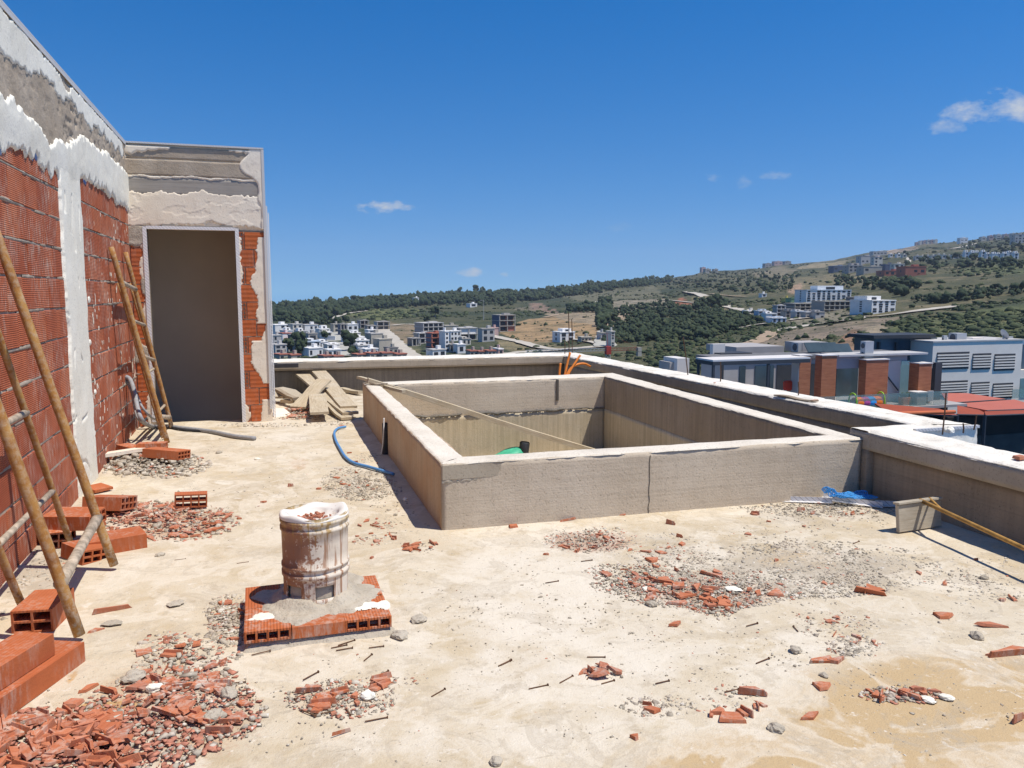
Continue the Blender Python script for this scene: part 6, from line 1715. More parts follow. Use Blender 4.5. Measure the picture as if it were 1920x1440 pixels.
for a in (
    (1507, 1600, 538, 568, ('white', 'blue'), 5, 9, 'big white five-storey apartment building on the far slope', 20, G2, 1.2, 1, 'block', 'apartment_building'),
    (1628, 1685, 553, 584, ('white', 'white'), 5, 4, 'stepped white apartment block right of the big one', 34, G2, 1.2, -1, 'block', 'apartment_building'),
    (1543, 1606, 563, 580, ('tan', 'grey', 'dark'), 2, 6, 'brown unfinished row in front of the big white building', 20, G2, 1, 0, 'frame', 'apartment_building'),
    (1488, 1542, 568, 582, ('tan', 'dark', 'dark'), 2, 5, 'dark unfinished row left of the brown one', 20, G2, 1, 0, 'frame', 'apartment_building'),
    (1600, 1640, 555, 570, ('tan', 'dark', 'dark'), 2, 4, 'dark unfinished row between the two white blocks', 20, G2, 1, 0, 'frame', 'apartment_building'),
    (1456, 1473, 571, 593, ('shade', 'grey', 'dark'), 3, 2, 'grey three-storey skeleton left of the dark row', 20, G2, 1, 0, 'frame', 'apartment_building'),
    (1472, 1491, 580, 596, ('grey', 'dark'), 2, 2, 'first grey villa of the row under the dark rows', 20, G2, 1, 1), (1491, 1510, 580, 596, ('shade', 'white'), 2, 2, 'second villa of that row with white roof', 20, G2, 1, -1),
    (1510, 1528, 580, 596, ('grey', 'white'), 2, 2, 'third villa of that row with pale roof', 20, G2, 1, 1), (1528, 1547, 580, 595, ('shade', 'grey'), 2, 2, 'fourth villa at the right end of that row', 20, G2, 1, -1),
    (1421, 1442, 580, 594, ('blue', 'white'), 2, 2, 'bluish white villa highest of the three by the road bend', 20, G2, 1, 1), (1435, 1457, 585, 601, ('white', 'white'), 2, 2, 'white villa in the middle of the three by the road bend', 20, G2, 1, -1),
    (1446, 1476, 594, 606, ('blue', 'white'), 1, 3, 'low white villa lowest of the three by the road bend', 20, G2, 1, 1),
    (1399, 1419, 583, 591, ('cream', 'white'), 1, 2, 'low cream hut where the road meets the villas', 20, G2), (1428, 1438, 551, 557, 'white', 1, 1, 'small white hut on the green slope above the villas', 20, G2),
    (1472, 1482, 559, 568, 'yellow', 1, 0, 'yellow site hoarding left of the big white building', 20, G2), (1482, 1508, 560, 568, 'green', 1, 0, 'green site hoarding next to the yellow one', 20, G2),
    (1562, 1589, 496, 508, ('navy', 'blue'), 1, 3, 'bluish hall at the left of the hill village', 20, G2), (1590, 1618, 493, 510, ('grey', 'shade'), 2, 3, 'grey-green building in the hill village', 20, G2, 1, 1), (1613, 1639, 481, 495, ('shade', 'grey'), 2, 3, 'grey building at the top of the hill village', 20, G2),
    (1638, 1655, 480, 499, ('cream', 'pink'), 3, 2, 'cream and orange tower block in the hill village', 20, G2), (1659, 1678, 495, 507, ('navy', 'shade'), 1, 2, 'dark building right of the cream tower block', 20, G2), (1676, 1696, 493, 508, ('cream', 'cream'), 2, 2, 'cream building right of the dark one in the hill village', 20, G2),
    (1636, 1664, 473, 481, ('shade', 'white'), 1, 4, 'long white building above the hill village', 20, G2), (1618, 1655, 500, 512, ('tan', 'tan'), 1, 3, 'tan retaining terrace below the hill village', 20, G2), (1657, 1700, 507, 516, 'red', 1, 4, 'long red brick wall building under the hill village', 20, G2),
    (1696, 1737, 501, 519, ('red', 'red'), 1, 3, 'big red brick shell at the right of the hill village', 20, G2),
    (1315, 1324, 501, 509, 'pink', 1, 1, 'pink house breaking the skyline over the middle slope', 20, G2), (1322, 1334, 505, 513, 'tan', 1, 1, 'tan house just below the pink skyline house', 20, G2), (1338, 1347, 505, 512, 'tan', 1, 1, 'second tan house right of it', 20, G2),
    (1434, 1448, 491, 498, 'grey', 1, 2, 'dark house on the skyline left of the pink pair', 20, G2), (1451, 1468, 488, 496, ('pink', 'white'), 1, 2, 'pinkish house on the skyline', 20, G2), (1471, 1484, 489, 495, 'grey', 1, 2, 'grey house on the skyline right of the pinkish one', 20, G2),
    (1800, 1815, 446, 456, 'white', 1, 2, 'white villa on the upper skyline', 20, G2), (1902, 1922, 443, 459, ('shade', 'grey'), 3, 3, 'grey block on the upper skyline at the right picture edge', 20, G2),
    (1668, 1674, 479, 484, 'white', 1, 1, 'small white hut right of the long white building', 20, G2), (1681, 1690, 480, 485, 'white', 1, 1, 'second small white hut there', 20, G2), (1692, 1700, 480, 485, 'cream', 1, 1, 'third pale hut there', 20, G2),
): H(*a)
for k in range(9): H(1716 + 10 * k, 1725 + 10 * k, 478 - .2 * k, 485, ('shade', 'cream')[k % 2], 1, 1, 'small pale house in the thin row left of the white villa row', 20, 'thin row of pale houses')
for k in range(10): H(1809 + 10.2 * k, 1818 + 10.2 * k, 470 + random.uniform(-1, 5), 483 + random.uniform(-2, 3), 'white', 2, 1, 'white villa in the long row high on the right slope', 20, 'row of white villas high on the slope', 1, 1 if k % 2 else -1)
for k in range(6): H(1717 + 7 * k, 1723 + 7 * k, 452 - k * .3, 459 - k * .3, ('pink', 'cream')[k % 2], 1, 1, 'small pinkish house on the upper skyline', 20, 'pinkish houses on the skyline')
for k in range(5): H(1840 + 14 * k, 1849 + 14 * k, 443 - k * 1.6, 452 - k * 1.6, ('cream', 'pink')[k % 2], 1, 1, 'small house among trees on the highest skyline', 20, 'houses on the highest skyline')
# low red-roofed sheds just beyond the parapet
for k, (u0, u1, v0, v1) in enumerate(((523, 545, 664, 674), (545, 566, 665, 674), (606, 626, 666, 676), (626, 646, 667, 676), (668, 690, 664, 674), (692, 715, 662, 674), (716, 740, 661, 674), (742, 765, 663, 674), (881, 897, 659, 671), (897, 914, 660, 671), (914, 931, 659, 671))):
    H(u0, u1, v0, v1, ('tan', 'red'), 1, 2, 'low red-roofed shed in the row just beyond the far parapet', None, 'red-roofed sheds beyond the parapet')
# long white garden wall
p, q = land(600, 636), land(629, 637)
t = thing('garden_wall', 'long white garden wall below the three-storey white house', 'wall', p)
mb = MB(); mb.box((0, 0, 0), ((q - p).length, .5, 4.5), Matrix.Translation((q - p) / 2) @ Matrix.Rotation(math.atan2(q.y - p.y, q.x - p.x), 4, 'Z')); mb.build('wall', HM['white'], t)
# street lamp above the town, trees among the houses
def far_tree(u, v, h, label):
    p = land(u, v); t = thing('tree', label, 'tree', p, 'trees among the houses')
    mb = MB(); mb.tube([(0, 0, -1), (.1, 0, h * .35), (.2, .1, h * .6)], [h * .05, h * .035, h * .02], 6); mb.build('trunk', MAT['plank_dark'], t)
    b = Blob()
    for k in range(9): b.add(ICO2, (random.uniform(-.25, .25) * h, random.uniform(-.25, .25) * h, h * random.uniform(.45, .9)), h * .2, h * .19, .4)
    mesh_obj('crown', np_mesh('crown', np.concatenate(b.V), np.concatenate(b.F)), MAT['wood_dark'], t)
for u, v, h, l in ((540, 663, 6, 'dark tree left of the low white house at the far left'), (563, 660, 8, 'leafy tree between grey house and low white house'), (566, 668, 6, 'bush-like tree in front of that leafy tree'), (648, 648, 7, 'tree at the right side of the concrete street'), (655, 660, 7, 'tree lower down the concrete street'),
                   (648, 612, 7, 'tree behind the dark unfinished house'), (608, 640, 5, 'small tree under the white garden wall'), (662, 650, 6, 'tree in front of the stepped white row'), (800, 605, 6, 'tree left of the big concrete skeleton'), (816, 596, 9, 'round dark tree on the green slope above the skeleton'), (620, 606, 7, 'tree behind the three-storey white house'), (860, 549, 13, 'tall round tree on the wood skyline left'), (893, 549, 15, 'biggest round tree on the wood skyline'), (905, 549, 12, 'tree beside the biggest round tree'), (735, 560, 8, 'tree at the edge of the light green field'), (1340, 578, 9, 'tree beside the white road bend')):
    far_tree(u, v, h, l)
p = land(907, 603); t = thing('lamp_post', 'tall thin lamp post on the track above the small grey block', 'lamp post', p)
mb = MB(); mb.tube([(0, 0, -1), (0, 0, 14)], [.25, .12], 8); mb.build('pole', HM['shade'], t)
mb = MB(); mb.box((-1.2, 0, 14), (2.6, .3, .2)); mb.build('arm', HM['shade'], t)
# ================================================================= neighbouring villa, white building, crane
def lx(c, x): return c
GLASS = NT('pale_green_glass'); GLASS.b.inputs['Transmission Weight'].default_value = 0.0
MAT['glass_rail'] = None
def glass_mat(name, col, alpha, rough=.08):
    n = NT(name); n.b.inputs['Alpha'].default_value = alpha; n.b.inputs['Specular IOR Level'].default_value = .6
    return n.done(col, rough)
MAT['glass_rail'] = glass_mat('balustrade_glass', (.20, .34, .30), .38)
MAT['glass_dark'] = simple('dark_glazing', (.06, .085, .095), .12, .25, .4)
MAT['glass_teal'] = simple('teal_glazing', (.16, .26, .27), .15, .2, .4)
def clad():
    n = NT('wood_cladding')
    z = n.xyz(n.pos)[2]
    a = n.noise(1, 4, .6, stretch=(1.2, 1.2, 9)); b = n.noise(6, 3, .6)
    n.bump(a, .3, .02)
    return n.done(n.mix(n.math('MULTIPLY', b, .5), n.ramp(a, [(.3, (.30, .10, .042)), (.55, (.42, .155, .066)), (.75, (.50, .20, .09))]), (.38, .13, .055)), .55)
MAT['clad'] = clad()
MAT['vwhite'] = simple('white_render', (.64, .60, .55), .85, .05, .8)
MAT['vgrey'] = simple('grey_render', (.38, .355, .33), .85, .08, .8)
MAT['vdark'] = simple('anthracite', (.05, .052, .055), .6, .15, .8)
MAT['vroof'] = simple('roof_gravel', (.46, .44, .41), .95, .12, 2)
MAT['awning_d'] = simple('dark_red_awning', (.30, .065, .03), .8, .08, 1)
MAT['awning_l'] = simple('light_red_awning', (.44, .13, .085), .8, .05, 1)
MAT['acmat'] = simple('ac_casing', (.42, .42, .41), .6, .06, 2)
MAT['fan'] = simple('fan_grille', (.09, .09, .095), .6, .2, 9)
MAT['roof_felt'] = simple('roof_felt', (.17, .165, .16), .95, .25, 1.5)
def P(u, v, Y): return aty(u, v, Y)
def fbox(mb, u0, v0, u1, v1, Y, depth, z0=None, uleft=None):
    """block whose front (-Y) face fills u0..u1, v0..v1 on the plane Y; depth backwards, or found from where its left face ends"""
    a = P(u0, v0, Y); b = P(u1, v1, Y); c = P(u1, v0, Y)
    zt = (a.z + c.z) / 2; zb = b.z if z0 is None else z0
    if uleft is not None:
        d = ray(uleft, (v0 + v1) / 2); depth = max(.15, a.x * d[1] / d[0] - Y)
    mb.box(((a.x + b.x) / 2, Y + depth / 2, (zt + zb) / 2), (b.x - a.x, depth, zt - zb)); return a.x, b.x, zb, zt, depth
def villa():
    Y = 50.0
    zf = P(1640, 760, Y).z                                       # terrace level
    t = thing('villa', 'modern white villa with wood-clad columns and roof terrace to the right', 'villa')
    # body below the terrace and the terrace slab
    x0 = P(1337, 675, Y).x - 3
    mb = MB(); xr = P(1783, 745, Y).x; mb.box(((x0 + xr) / 2, Y + 7, zf - 11), (xr - x0, 13.0, 21.6)); mb.build('wall', MAT['vdark'], t)
    mb = MB(); mb.box(((x0 + xr) / 2, Y + 6, zf - .1), (xr - x0 + .2, 15.0, .2)); mb.build('terrace_floor', MAT['vgrey'], t)
    for (u0, u1, ul, v0, m) in ((1500, 1517, 1484, 667, 'clad'), (1542, 1565, 1527, 667, 'clad'), (1625, 1662, 1609, 675, 'clad'), (1724, 1743, 1703, 682, 'clad')):
        mb = MB(); x_0, x_1, zb, zt, dp = fbox(mb, u0, v0, u1, 760, Y - .3, 0, zf, ul); o = mb.build('column', MAT[m], t)
        mb = MB(); mb.box(((x_0 + x_1) / 2, Y - .3 + dp / 2, zt + .03), (x_1 - x_0 + .12, dp + .12, .07)); mb.build('column_cap', MAT['vwhite'], t)
        if u0 == 1500:
            mb = MB(); mb.box((x_0 - .02, Y - .3 + dp / 2, (zb + zt) / 2), (.06, dp - .04, zt - zb - .05)); mb.build('column_cheek', MAT['vgrey'], t)
    # pergola roof with posts
    B = P(1337, 675, Y - 1.2); C = P(1520, 667, Y - 1.2); dpp = 2.3
    zt = B.z
    mb = MB(); mb.box(((B.x + C.x) / 2, Y - 1.2 + dpp / 2, zt - .06), (C.x - B.x, dpp, .12)); mb.build('pergola_roof', MAT['vwhite'], t)
    mb = MB(); mb.box(((B.x + C.x) / 2, Y - 1.15, zt - .26), (C.x - B.x, .12, .26)); mb.box((B.x + .06, Y - 1.1 + dpp / 2, zt - .26), (.12, dpp, .26)); mb.build('pergola_beam', MAT['vdark'], t)
    for (x, y) in ((B.x + .1, Y - 1.1), (B.x + .1, Y + dpp - 1.4), (P(1440, 700, Y - 1.1).x, Y - 1.1), (P(1354, 700, Y + 1.7).x, Y + 1.7)):
        mb = MB(); mb.box((x, y, (zf + zt - .3) / 2), (.16, .16, zt - .3 - zf)); mb.build('pergola_post', MAT['vdark'], t)
    # rooms behind the terrace: back wall with openings
    Yb = Y + 5.2
    xb0, xb1 = P(1352, 690, Yb).x, P(1700, 690, Yb).x
    zr = P(1600, 669, Yb).z
    mb = MB(); mb.box(((xb0 + xb1) / 2, Yb + 1.5, (zf + zr) / 2), (xb1 - xb0, 3, zr - zf)); mb.build('wall', MAT['vgrey'], t)  # grey instead of white: darkness under the pergola put into the colour
    mb = MB(); mb.box(((xb0 + xb1) / 2, Yb + 1.6, zr + .12), (xb1 - xb0 + .6, 3.6, .24)); mb.build('roof_slab', MAT['roof_felt'], t)
    for (u0, u1, m) in ((1386, 1397, 'glass_dark'), (1415, 1440, 'glass_dark'), (1443, 1450, 'glass_dark'), (1456, 1483, 'vdark'), (1519, 1541, 'vdark'), (1568, 1608, 'glass_dark'), (1688, 1703, 'glass_teal')):  # real openings plus dark panes added for the shade behind the pergola
        a, b = P(u0, 700, Yb).x, P(u1, 700, Yb).x
        mb = MB(); mb.box(((a + b) / 2, Yb - .02, (zf + zr - .5) / 2), (b - a, .1, zr - .5 - zf)); mb.build('window', MAT[m], t)
    # canopy between the middle columns and the white screen wall with its slanting brace
    mb = MB(); fbox(mb, 1565, 668, 1612, 690, Y + .6, .3); mb.build('canopy_fascia', MAT['vgrey'], t)
    mb = MB(); a = P(1565, 668, Y + .6); c = P(1745, 680, Y - .2); mb.box(((a.x + c.x) / 2, Y + 1.2, a.z + .06), (c.x - a.x, 2.2, .14)); mb.build('canopy_roof', MAT['vroof'], t)
    mb = MB(); fbox(mb, 1662, 677, 1686, 740, Y + 1.2, .25, zf); mb.build('screen_wall', MAT['vwhite'], t)
    a, b = P(1664, 706, Y + 1.0), P(1684, 732, Y + 1.0)
    mb = MB(); mb.tube([a, b], .06, 8); mb.build('brace', MAT['vdark'], t)
    mb = MB(); fbox(mb, 1686, 684, 1704, 740, Y + 2.4, .1, zf); mb.build('sliding_door', MAT['glass_teal'], t)
    mb = MB(); fbox(mb, 1743, 690, 1755, 738, Y + 1.4, .1, zf); mb.build('sliding_door', MAT['glass_teal'], t)
    mb = MB(); fbox(mb, 1755, 680, 1763, 745, Y + .9, .35, zf); mb.build('dark_frame', MAT['vdark'], t)
    # roof furniture
    mb = MB(); fbox(mb, 1337, 645, 1359, 672, Y + 9, .0, None, 1331); mb.build('chimney', MAT['vwhite'], t)
    mb = MB(); fbox(mb, 1381, 650, 1470, 661, Y + 11, 5); mb.build('roof_box', MAT['vgrey'], t)
    mb = MB(); fbox(mb, 1352, 662, 1410, 668, Y + 8, 2); mb.build('roof_box', MAT['vdark'], t)
    mb = MB(); fbox(mb, 1505, 642, 1552, 660, Y + 9.5, 2.5); mb.build('roof_box', MAT['vgrey'], t)
    mb = MB(); fbox(mb, 1602, 661, 1662, 675, Y + 5.5, .3); mb.build('roof_parapet', MAT['vwhite'], t)
    for (u, v) in ((1530, 652), (1560, 652), (1585, 654)):
        p = P(u, v + 8, Y + 7)
        mb = MB(); mb.box((0, 0, .5), (1.6, .06, 1.0), Matrix.Translation(p) @ Matrix.Rotation(-.7, 4, 'X')); mb.build('solar_panel', MAT['glass_dark'], t)
    # stair flight and white block in front, left of the pergola
    mb = MB(); fbox(mb, 1270, 672, 1292, 700, Y + 12, 2.5); mb.build('wall', MAT['vwhite'], t)
    mb = MB(); fbox(mb, 1256, 679, 1273, 703, Y + 12.6, 2); mb.build('wall', MAT['vgrey'], t)
    # glass balustrade along the front edge
    ys = Y - 1.3
    us = [1296, 1340, 1385, 1430, 1475, 1520, 1568, 1614, 1660, 1706, 1750, 1779]
    for k in range(len(us) - 1):
        a, b = P(us[k], 720, ys).x, P(us[k + 1], 720, ys).x
        mb = MB(); mb.box(((a + b) / 2, ys, zf + .55), (b - a - .05, .02, 1.05)); mb.build('balustrade_pane', MAT['glass_rail'], t)
    return Y, zf
VY, VZ = villa()
def ac(label, u0, v0, u1, v1, Y, ul, fans):
    t = thing('air_conditioner', label, 'air conditioner', (0, 0, 0), 'air conditioners on the roofs')
    mb = MB(); a, b, z0, z1, d = fbox(mb, u0, v0, u1, v1, Y, .0, None, ul); mb.build('casing', MAT['acmat'], t)
    for k in range(fans):
        zc = z0 + (z1 - z0) * (k + .5) / fans; r = min((z1 - z0) / fans, d) * .40
        mb = MB(); mb.lathe([(0, .03), (r * .9, .03), (r, 0)], 20, Matrix.Translation((a - .01, Y + d / 2, zc)) @ Matrix.Rotation(-math.pi / 2, 4, 'Y')); mb.build('fan', MAT['fan'], t)
ac('tall double-fan air conditioner standing on the wood-clad column', 1623, 640, 1637, 674, VY + .4, 1613, 2)
ac('dark-fronted air conditioner on the villa roof by the grey box', 1497, 643, 1503, 660, VY + 8, 1484, 1)
ac('small air conditioner beside the last wooden column', 1741, 733, 1750, 752, VY - .6, 1738, 1)

# things on the terrace
def toy():
    t = thing('play_tunnel', 'orange and blue toy tunnel with green hoops on the villa terrace', 'toy', (0, 0, 0))
    Y = VY - .9; a, b = P(1602, 748, Y), P(1648, 748, Y); r = .42
    L = b.x - a.x
    for k, c in enumerate(((.85, .20, .02), (.45, .08, .25), (.05, .30, .65), (.85, .20, .02))):
        m = simple('toy_%d' % k, c, .5, .08, 3)
        x0 = a.x + L * k / 4
        mb = MB(); mb.lathe([(r, 0), (r * 1.05, L / 16), (r * 1.05, L * 3 / 16), (r, L / 4), (r * .9, L / 4), (r * .9, 0), (r, 0)], 20, Matrix.Translation((x0, Y, VZ + r)) @ Matrix.Rotation(math.pi / 2, 4, 'Y')); mb.build('tunnel_ring', m, t)
    g = simple('toy_green', (.30, .55, .04), .5, .08, 3)
    for x in (a.x - .15, b.x + .15):
        mb = MB(); mb.tube(spline([(x, Y - .45, VZ), (x, Y - .35, VZ + .9), (x, Y, VZ + 1.15), (x, Y + .35, VZ + .9), (x, Y + .45, VZ)], 5), .06, 8); mb.build('hoop', g, t)
    s = thing('toy_slide', 'red and yellow toy slide behind the first wooden column', 'toy', P(1474, 732, VY + .6))
    s.location.z = VZ
    mb = MB(); mb.box((.15, 0, 1.75), (.75, .4, .75), bev=.12); mb.build('hood', simple('toy_red', (.65, .05, .02), .5, .08, 3), s)
    mb = MB(); mb.tube([(.5, 0, 1.7), (.9, 0, 1.2)], .10, 8); mb.build('chute', simple('toy_yellow', (.65, .62, .05), .5, .08, 3), s)
    mb = MB(); mb.tube([(-.1, -.1, 1.4), (-.3, -.15, .7), (-.4, -.1, 0)], .05, 8); mb.tube([(-.1, .2, 1.4), (-.3, .2, .7), (-.4, .2, 0)], .05, 8); mb.build('ladder', MAT['vwhite'], s)
    b = thing('storage_box', 'dark bin with white lid on the terrace edge by the awnings', 'box', P(1720, 758, VY - .6)); b.location.z = VZ
    mb = MB(); mb.box((0, 0, .45), (.95, .8, .9), bev=.03); mb.build('body', MAT['vgrey'], b)
    mb = MB(); mb.box((0, 0, .97), (1.1, .95, .14), bev=.03); mb.build('lid', MAT['vwhite'], b)
    pl = thing('planter', 'wooden planter left of the dark bin on the terrace', 'planter', P(1697, 758, VY - .4)); pl.location.z = VZ
    mb = MB(); mb.box((0, 0, .3), (.9, .5, .6), bev=.02); mb.build('box', MAT['clad'], pl)
    bl = Blob()
    for k in range(7): bl.add(ICO2, (random.uniform(-.3, .3), 0, .75), .2, .18, .4)
    mesh_obj('plants', np_mesh('plants', np.concatenate(bl.V), np.concatenate(bl.F)), MAT['scrub'], pl)
toy()
# awnings
def awning(label, quad, mat, Y):
    t = thing('awning', label, 'awning', (0, 0, 0), 'red awnings below the terrace')
    V = [P(u, v, y) for (u, v, y) in quad]
    mb = MB(); n_ = Vector((0, 0, -.12))
    mb.add(V + [p + n_ for p in V], [(0, 1, 2, 3), (7, 6, 5, 4), (0, 4, 5, 1), (1, 5, 6, 2), (2, 6, 7, 3), (3, 7, 4, 0)]); mb.build('canvas', mat, t)
    mb = MB(); mb.tube([V[3] + n_ * .5, V[2] + n_ * .5], .06, 8); mb.build('front_bar', MAT['vdark'], t)
    for p in (V[2], V[3]):
        mb = MB(); mb.tube([p, (p.x, p.y, p.z - 8)], .07, 8); mb.build('post', MAT['vdark'], t)
awning('dark red awning nearest the parapet', [(1640, 756, 48), (1760, 766, 48), (1796, 778, 44), (1668, 775, 44)], MAT['awning_d'], 28)
awning('light red awning furthest back beside the white building', [(1765, 737, 56), (1812, 737, 56), (1886, 748, 52), (1776, 755, 52)], MAT['awning_l'], 32)
awning('light red awning on the right in front of the other light one', [(1786, 757, 51), (1902, 749, 51), (1960, 765, 46), (1850, 769, 46)], MAT['awning_l'], 30)
awning('dark red awning strip under the light ones', [(1795, 760, 47), (1850, 771, 47), (1845, 777, 45), (1795, 776, 45)], MAT['awning_d'], 30)
awning('dark red awning strip at the right picture edge', [(1846, 771, 46), (1960, 767, 46), (1960, 774, 44), (1848, 778, 44)], MAT['awning_d'], 30)
mb = MB(); a, b = P(1665, 776, 43.8), P(1790, 772, 43.8)
mb.tube([a, b], .13, 10); o = mb.build('awning_roller', simple('orange_canvas', (.55, .14, .05), .7, .1, 1)); tag(o, 'rolled orange canvas along the front of the dark red awning', 'awning roller')
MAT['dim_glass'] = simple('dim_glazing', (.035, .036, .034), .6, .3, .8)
MAT['facade_black'] = simple('black_facade', (.022, .021, .019), .95, .2, .8)  # one even near-black tone for the facade wall
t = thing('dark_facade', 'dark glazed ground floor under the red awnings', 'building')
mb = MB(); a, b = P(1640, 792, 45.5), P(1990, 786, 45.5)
mb.box(((a.x + b.x) / 2, 46, a.z - 10), (b.x - a.x, .8, 20)); mb.build('wall', MAT['facade_black'], t)
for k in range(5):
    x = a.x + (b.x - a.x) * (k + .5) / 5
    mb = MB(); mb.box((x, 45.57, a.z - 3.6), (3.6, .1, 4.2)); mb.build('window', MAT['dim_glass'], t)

# white louvred building further back
def white_building():
    Y = 66.0
    t = thing('white_building', 'white building with two rows of dark louvred windows at right', 'building')
    mb = MB(); x0, x1, zb, zt, d = fbox(mb, 1750, 640, 1909, 760, Y, 5, -30); mb.build('wall', MAT['vwhite_sh'], t)
    mb = MB(); mb.box(((x0 + x1) / 2, Y + 2.5, zt + .06), (x1 - x0 + .2, 5.2, .14)); mb.build('roof', MAT['vroof'], t)
    for (u0, u1, v0, v1) in ((1757, 1815, 661, 691), (1824, 1856, 663, 692), (1865, 1901, 664, 694), (1762, 1812, 715, 742), (1821, 1853, 717, 743), (1862, 1897, 719, 746)):
        a, b = P(u0, v0, Y), P(u1, v1, Y); m = (a.z + b.z) / 2
        w = thing('window', None, None); w.parent = t
        bpy.data.objects.remove(w)
        mbw = MB(); mbw.box(((a.x + b.x) / 2, Y - .01, m), (b.x - a.x, .12, a.z - b.z)); w = mbw.build('window', MAT['vdark'], t)
        ns = 6
        for k in range(ns - 1):
            z = b.z + (a.z - b.z) * (k + 1) / ns
            mb = MB(); mb.box(((a.x + b.x) / 2, Y - .09, z), (b.x - a.x + .02, .12, (a.z - b.z) / ns * .5)); mb.build('louvre', MAT['vwhite_sh'], w)
    # dark glazed wing on its left, seen under a flat roof
    mb = MB(); fbox(mb, 1640, 634, 1749.5, 760, Y + 3, 3, -30); mb.build('glazed_wing', MAT['glass_dark2'], t)
    a, b = P(1636, 632, Y + 2.6), P(1752, 634, Y + 2.6)
    mb = MB(); mb.box(((a.x + b.x) / 2, Y + 4.4, a.z), (b.x - a.x, 4, .35)); mb.build('wing_roof', MAT['vdark'], t)
    for u in (1648, 1680, 1715, 1744):
        p = P(u, 650, Y + 2.9); mb = MB(); mb.box((p.x, p.y - .05, p.z - 4), (.25, .12, 9)); mb.build('mullion', MAT['vdark'], t)
    # to the right: a glazed storey over white balconies
    mb = MB(); fbox(mb, 1910, 645, 2000, 692, Y + 1, 8); mb.build('glazed_storey', MAT['glass_dark2'], t)
    mb = MB(); fbox(mb, 1909.5, 692, 2000, 760, Y + .4, 8, -30); mb.build('balcony_block', MAT['vwhite_sh'], t)
    mb = MB(); fbox(mb, 1914, 708, 1990, 740, Y + .3, .1); mb.build('window', MAT['glass_teal'], t)
    mb = MB(); fbox(mb, 1899, 728, 1990, 742, Y - 1.2, .05); mb.build('glass_balcony', MAT['glass_rail'], t)
    Yr = Y + 1.2
    for (lb, u0, v0, u1, v1, ul, f) in (('air conditioner on the white building left of the paired ones', 1770, 629, 1776, 641, 1766, 1), ('wide air conditioner in the middle of the white building roof', 1795, 625, 1812, 641, 1778, 1), ('air conditioner beside the dish on the white building roof', 1884, 631, 1899, 643, 1880, 1)):
        ac(lb, u0, v0, u1, v1, Yr, ul, f)
    mb = MB(); fbox(mb, 1824, 633, 1845, 642, Yr + 1, 1.2); mb.build('roof_box', MAT['vwhite_sh'], t)
    dsh = thing('satellite_dish', 'white satellite dish on the roof of the white building', 'satellite dish', P(1880, 641, Yr - .4))
    mb = MB(); mb.lathe([(0, .0), (.25, .03), (.45, .10), (.6, .2)], 22, Matrix.Translation((0, 0, .75)) @ Matrix.Rotation(math.radians(62), 4, 'Y') @ Matrix.Rotation(.2, 4, 'X')); mb.build('bowl', MAT['vwhite'], dsh, True)
    mb = MB(); mb.tube([(0, 0, 0), (0, 0, .75)], .04, 8); mb.build('mast', MAT['vgrey'], dsh)
MAT['vwhite_sh'] = simple('off_white_render', (.74, .67, .57), .85, .05, .6)
MAT['glass_dark2'] = simple('slate_glazing', (.075, .10, .12), .2, .35, .35)
white_building()

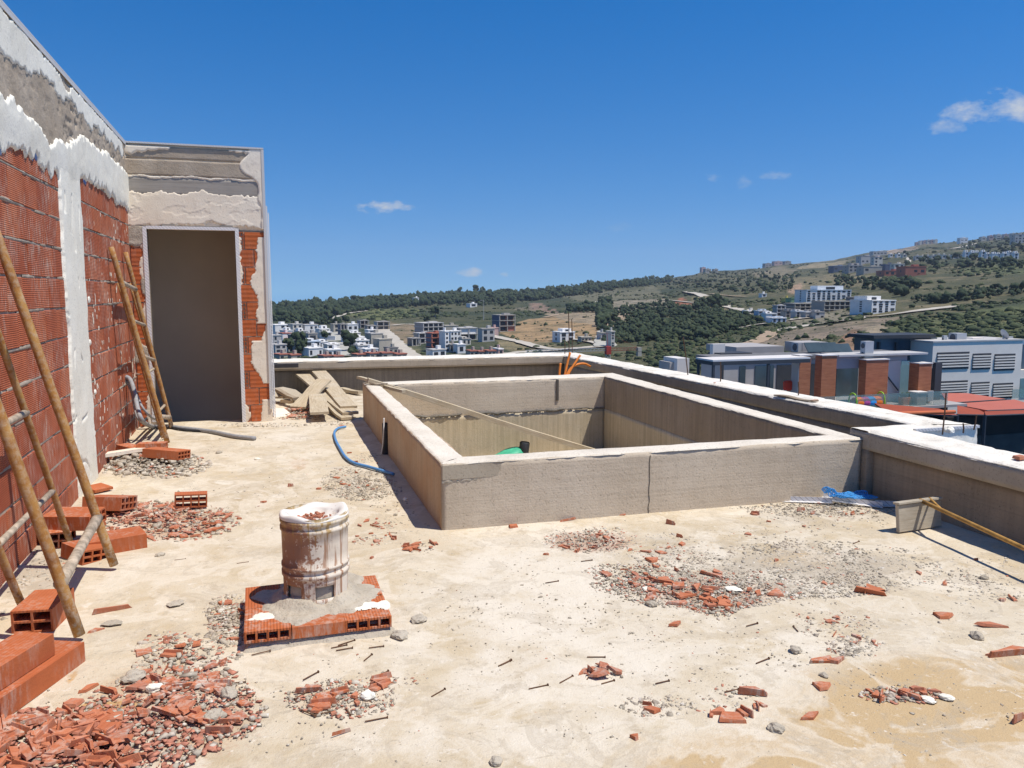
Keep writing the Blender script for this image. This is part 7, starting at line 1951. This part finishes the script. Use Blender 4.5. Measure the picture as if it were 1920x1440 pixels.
# tower crane in the valley
def crane():
    D = 190.0
    Q = lambda u, v: Vector(ray(u, v)) * (D / math.hypot(*ray(u, v)[:2])) + Vector((0, 0, EYE))
    t = thing('tower_crane', 'small red and white tower crane in the valley behind the parapet corner', 'crane')
    red = simple('crane_red', (.42, .055, .04), .6, .1, .5); wh = simple('crane_white', (.62, .60, .56), .6, .1, .5)
    top = Q(1140, 655); side = (Q(1200, 655) - Q(1080, 655)).normalized()
    fw = Vector((side.y, -side.x, 0))
    # lattice helper
    def lattice(mb, a, b, w, n_, r):
        d = (b - a); up = Vector((0, 0, 1)) if abs(d.normalized().z) < .9 else side
        s1 = d.normalized().cross(up).normalized(); s2 = s1.cross(d.normalized())
        C = [s1 * w / 2 + s2 * w / 2, -s1 * w / 2 + s2 * w / 2, -s1 * w / 2 - s2 * w / 2, s1 * w / 2 - s2 * w / 2]
        for c in C: mb.tube([a + c, b + c], r, 4)
        for i in range(n_):
            p, q = a + d * (i / n_), a + d * ((i + 1) / n_)
            for k in range(4): mb.tube([p + C[k], q + C[(k + 1) % 4]], r * .7, 4, False)
    mb = MB(); lattice(mb, Vector((top.x, top.y, -32)), top + Vector((0, 0, -1.2)), 1.0, 14, .07); mb.build('mast', wh, t)
    mb = MB(); mb.box(top + Vector((0, 0, -.2)), (1.2, 1.2, 1.9)); mb.build('slewing_unit', red, t)
    mb = MB(); lattice(mb, top, Q(1200, 654), .55, 9, .05); mb.build('counter_jib', red, t)
    mb = MB(); lattice(mb, top, Q(985, 659), .6, 22, .045); mb.build('jib', wh, t)
    c = Q(1198, 659)
    for dz in (.5, -.6):
        mb = MB(); mb.box(c + Vector((0, 0, dz)), (.95, 1.0, 1.0)); mb.build('counterweight', HM['tan'], t)
    ap = Q(1138, 624)
    mb = MB(); mb.tube([top, ap], .06, 6); mb.tube([ap, Q(1196, 652)], .03, 4); mb.tube([ap, Q(1060, 656)], .03, 4); mb.build('tie_bars', red, t)
crane()


# clear air with a little haze: far slopes fade slightly
hzm = bpy.data.materials.new('haze'); hzm.use_nodes = True
_nt = hzm.node_tree; _nt.nodes.clear()
_o = _nt.nodes.new('ShaderNodeOutputMaterial'); _v = _nt.nodes.new('ShaderNodeVolumePrincipled')
_v.inputs['Color'].default_value = (.80, .88, 1.0, 1); _v.inputs['Density'].default_value = .00010; _v.inputs['Anisotropy'].default_value = .2
_nt.links.new(_v.outputs[0], _o.inputs['Volume'])
mb = MB(); mb.box((0, 0, 52), (8400, 8400, 345)); tag(mb.build('haze', hzm), 'thin bluish haze in the air over the valley', 'haze', None, 'stuff')
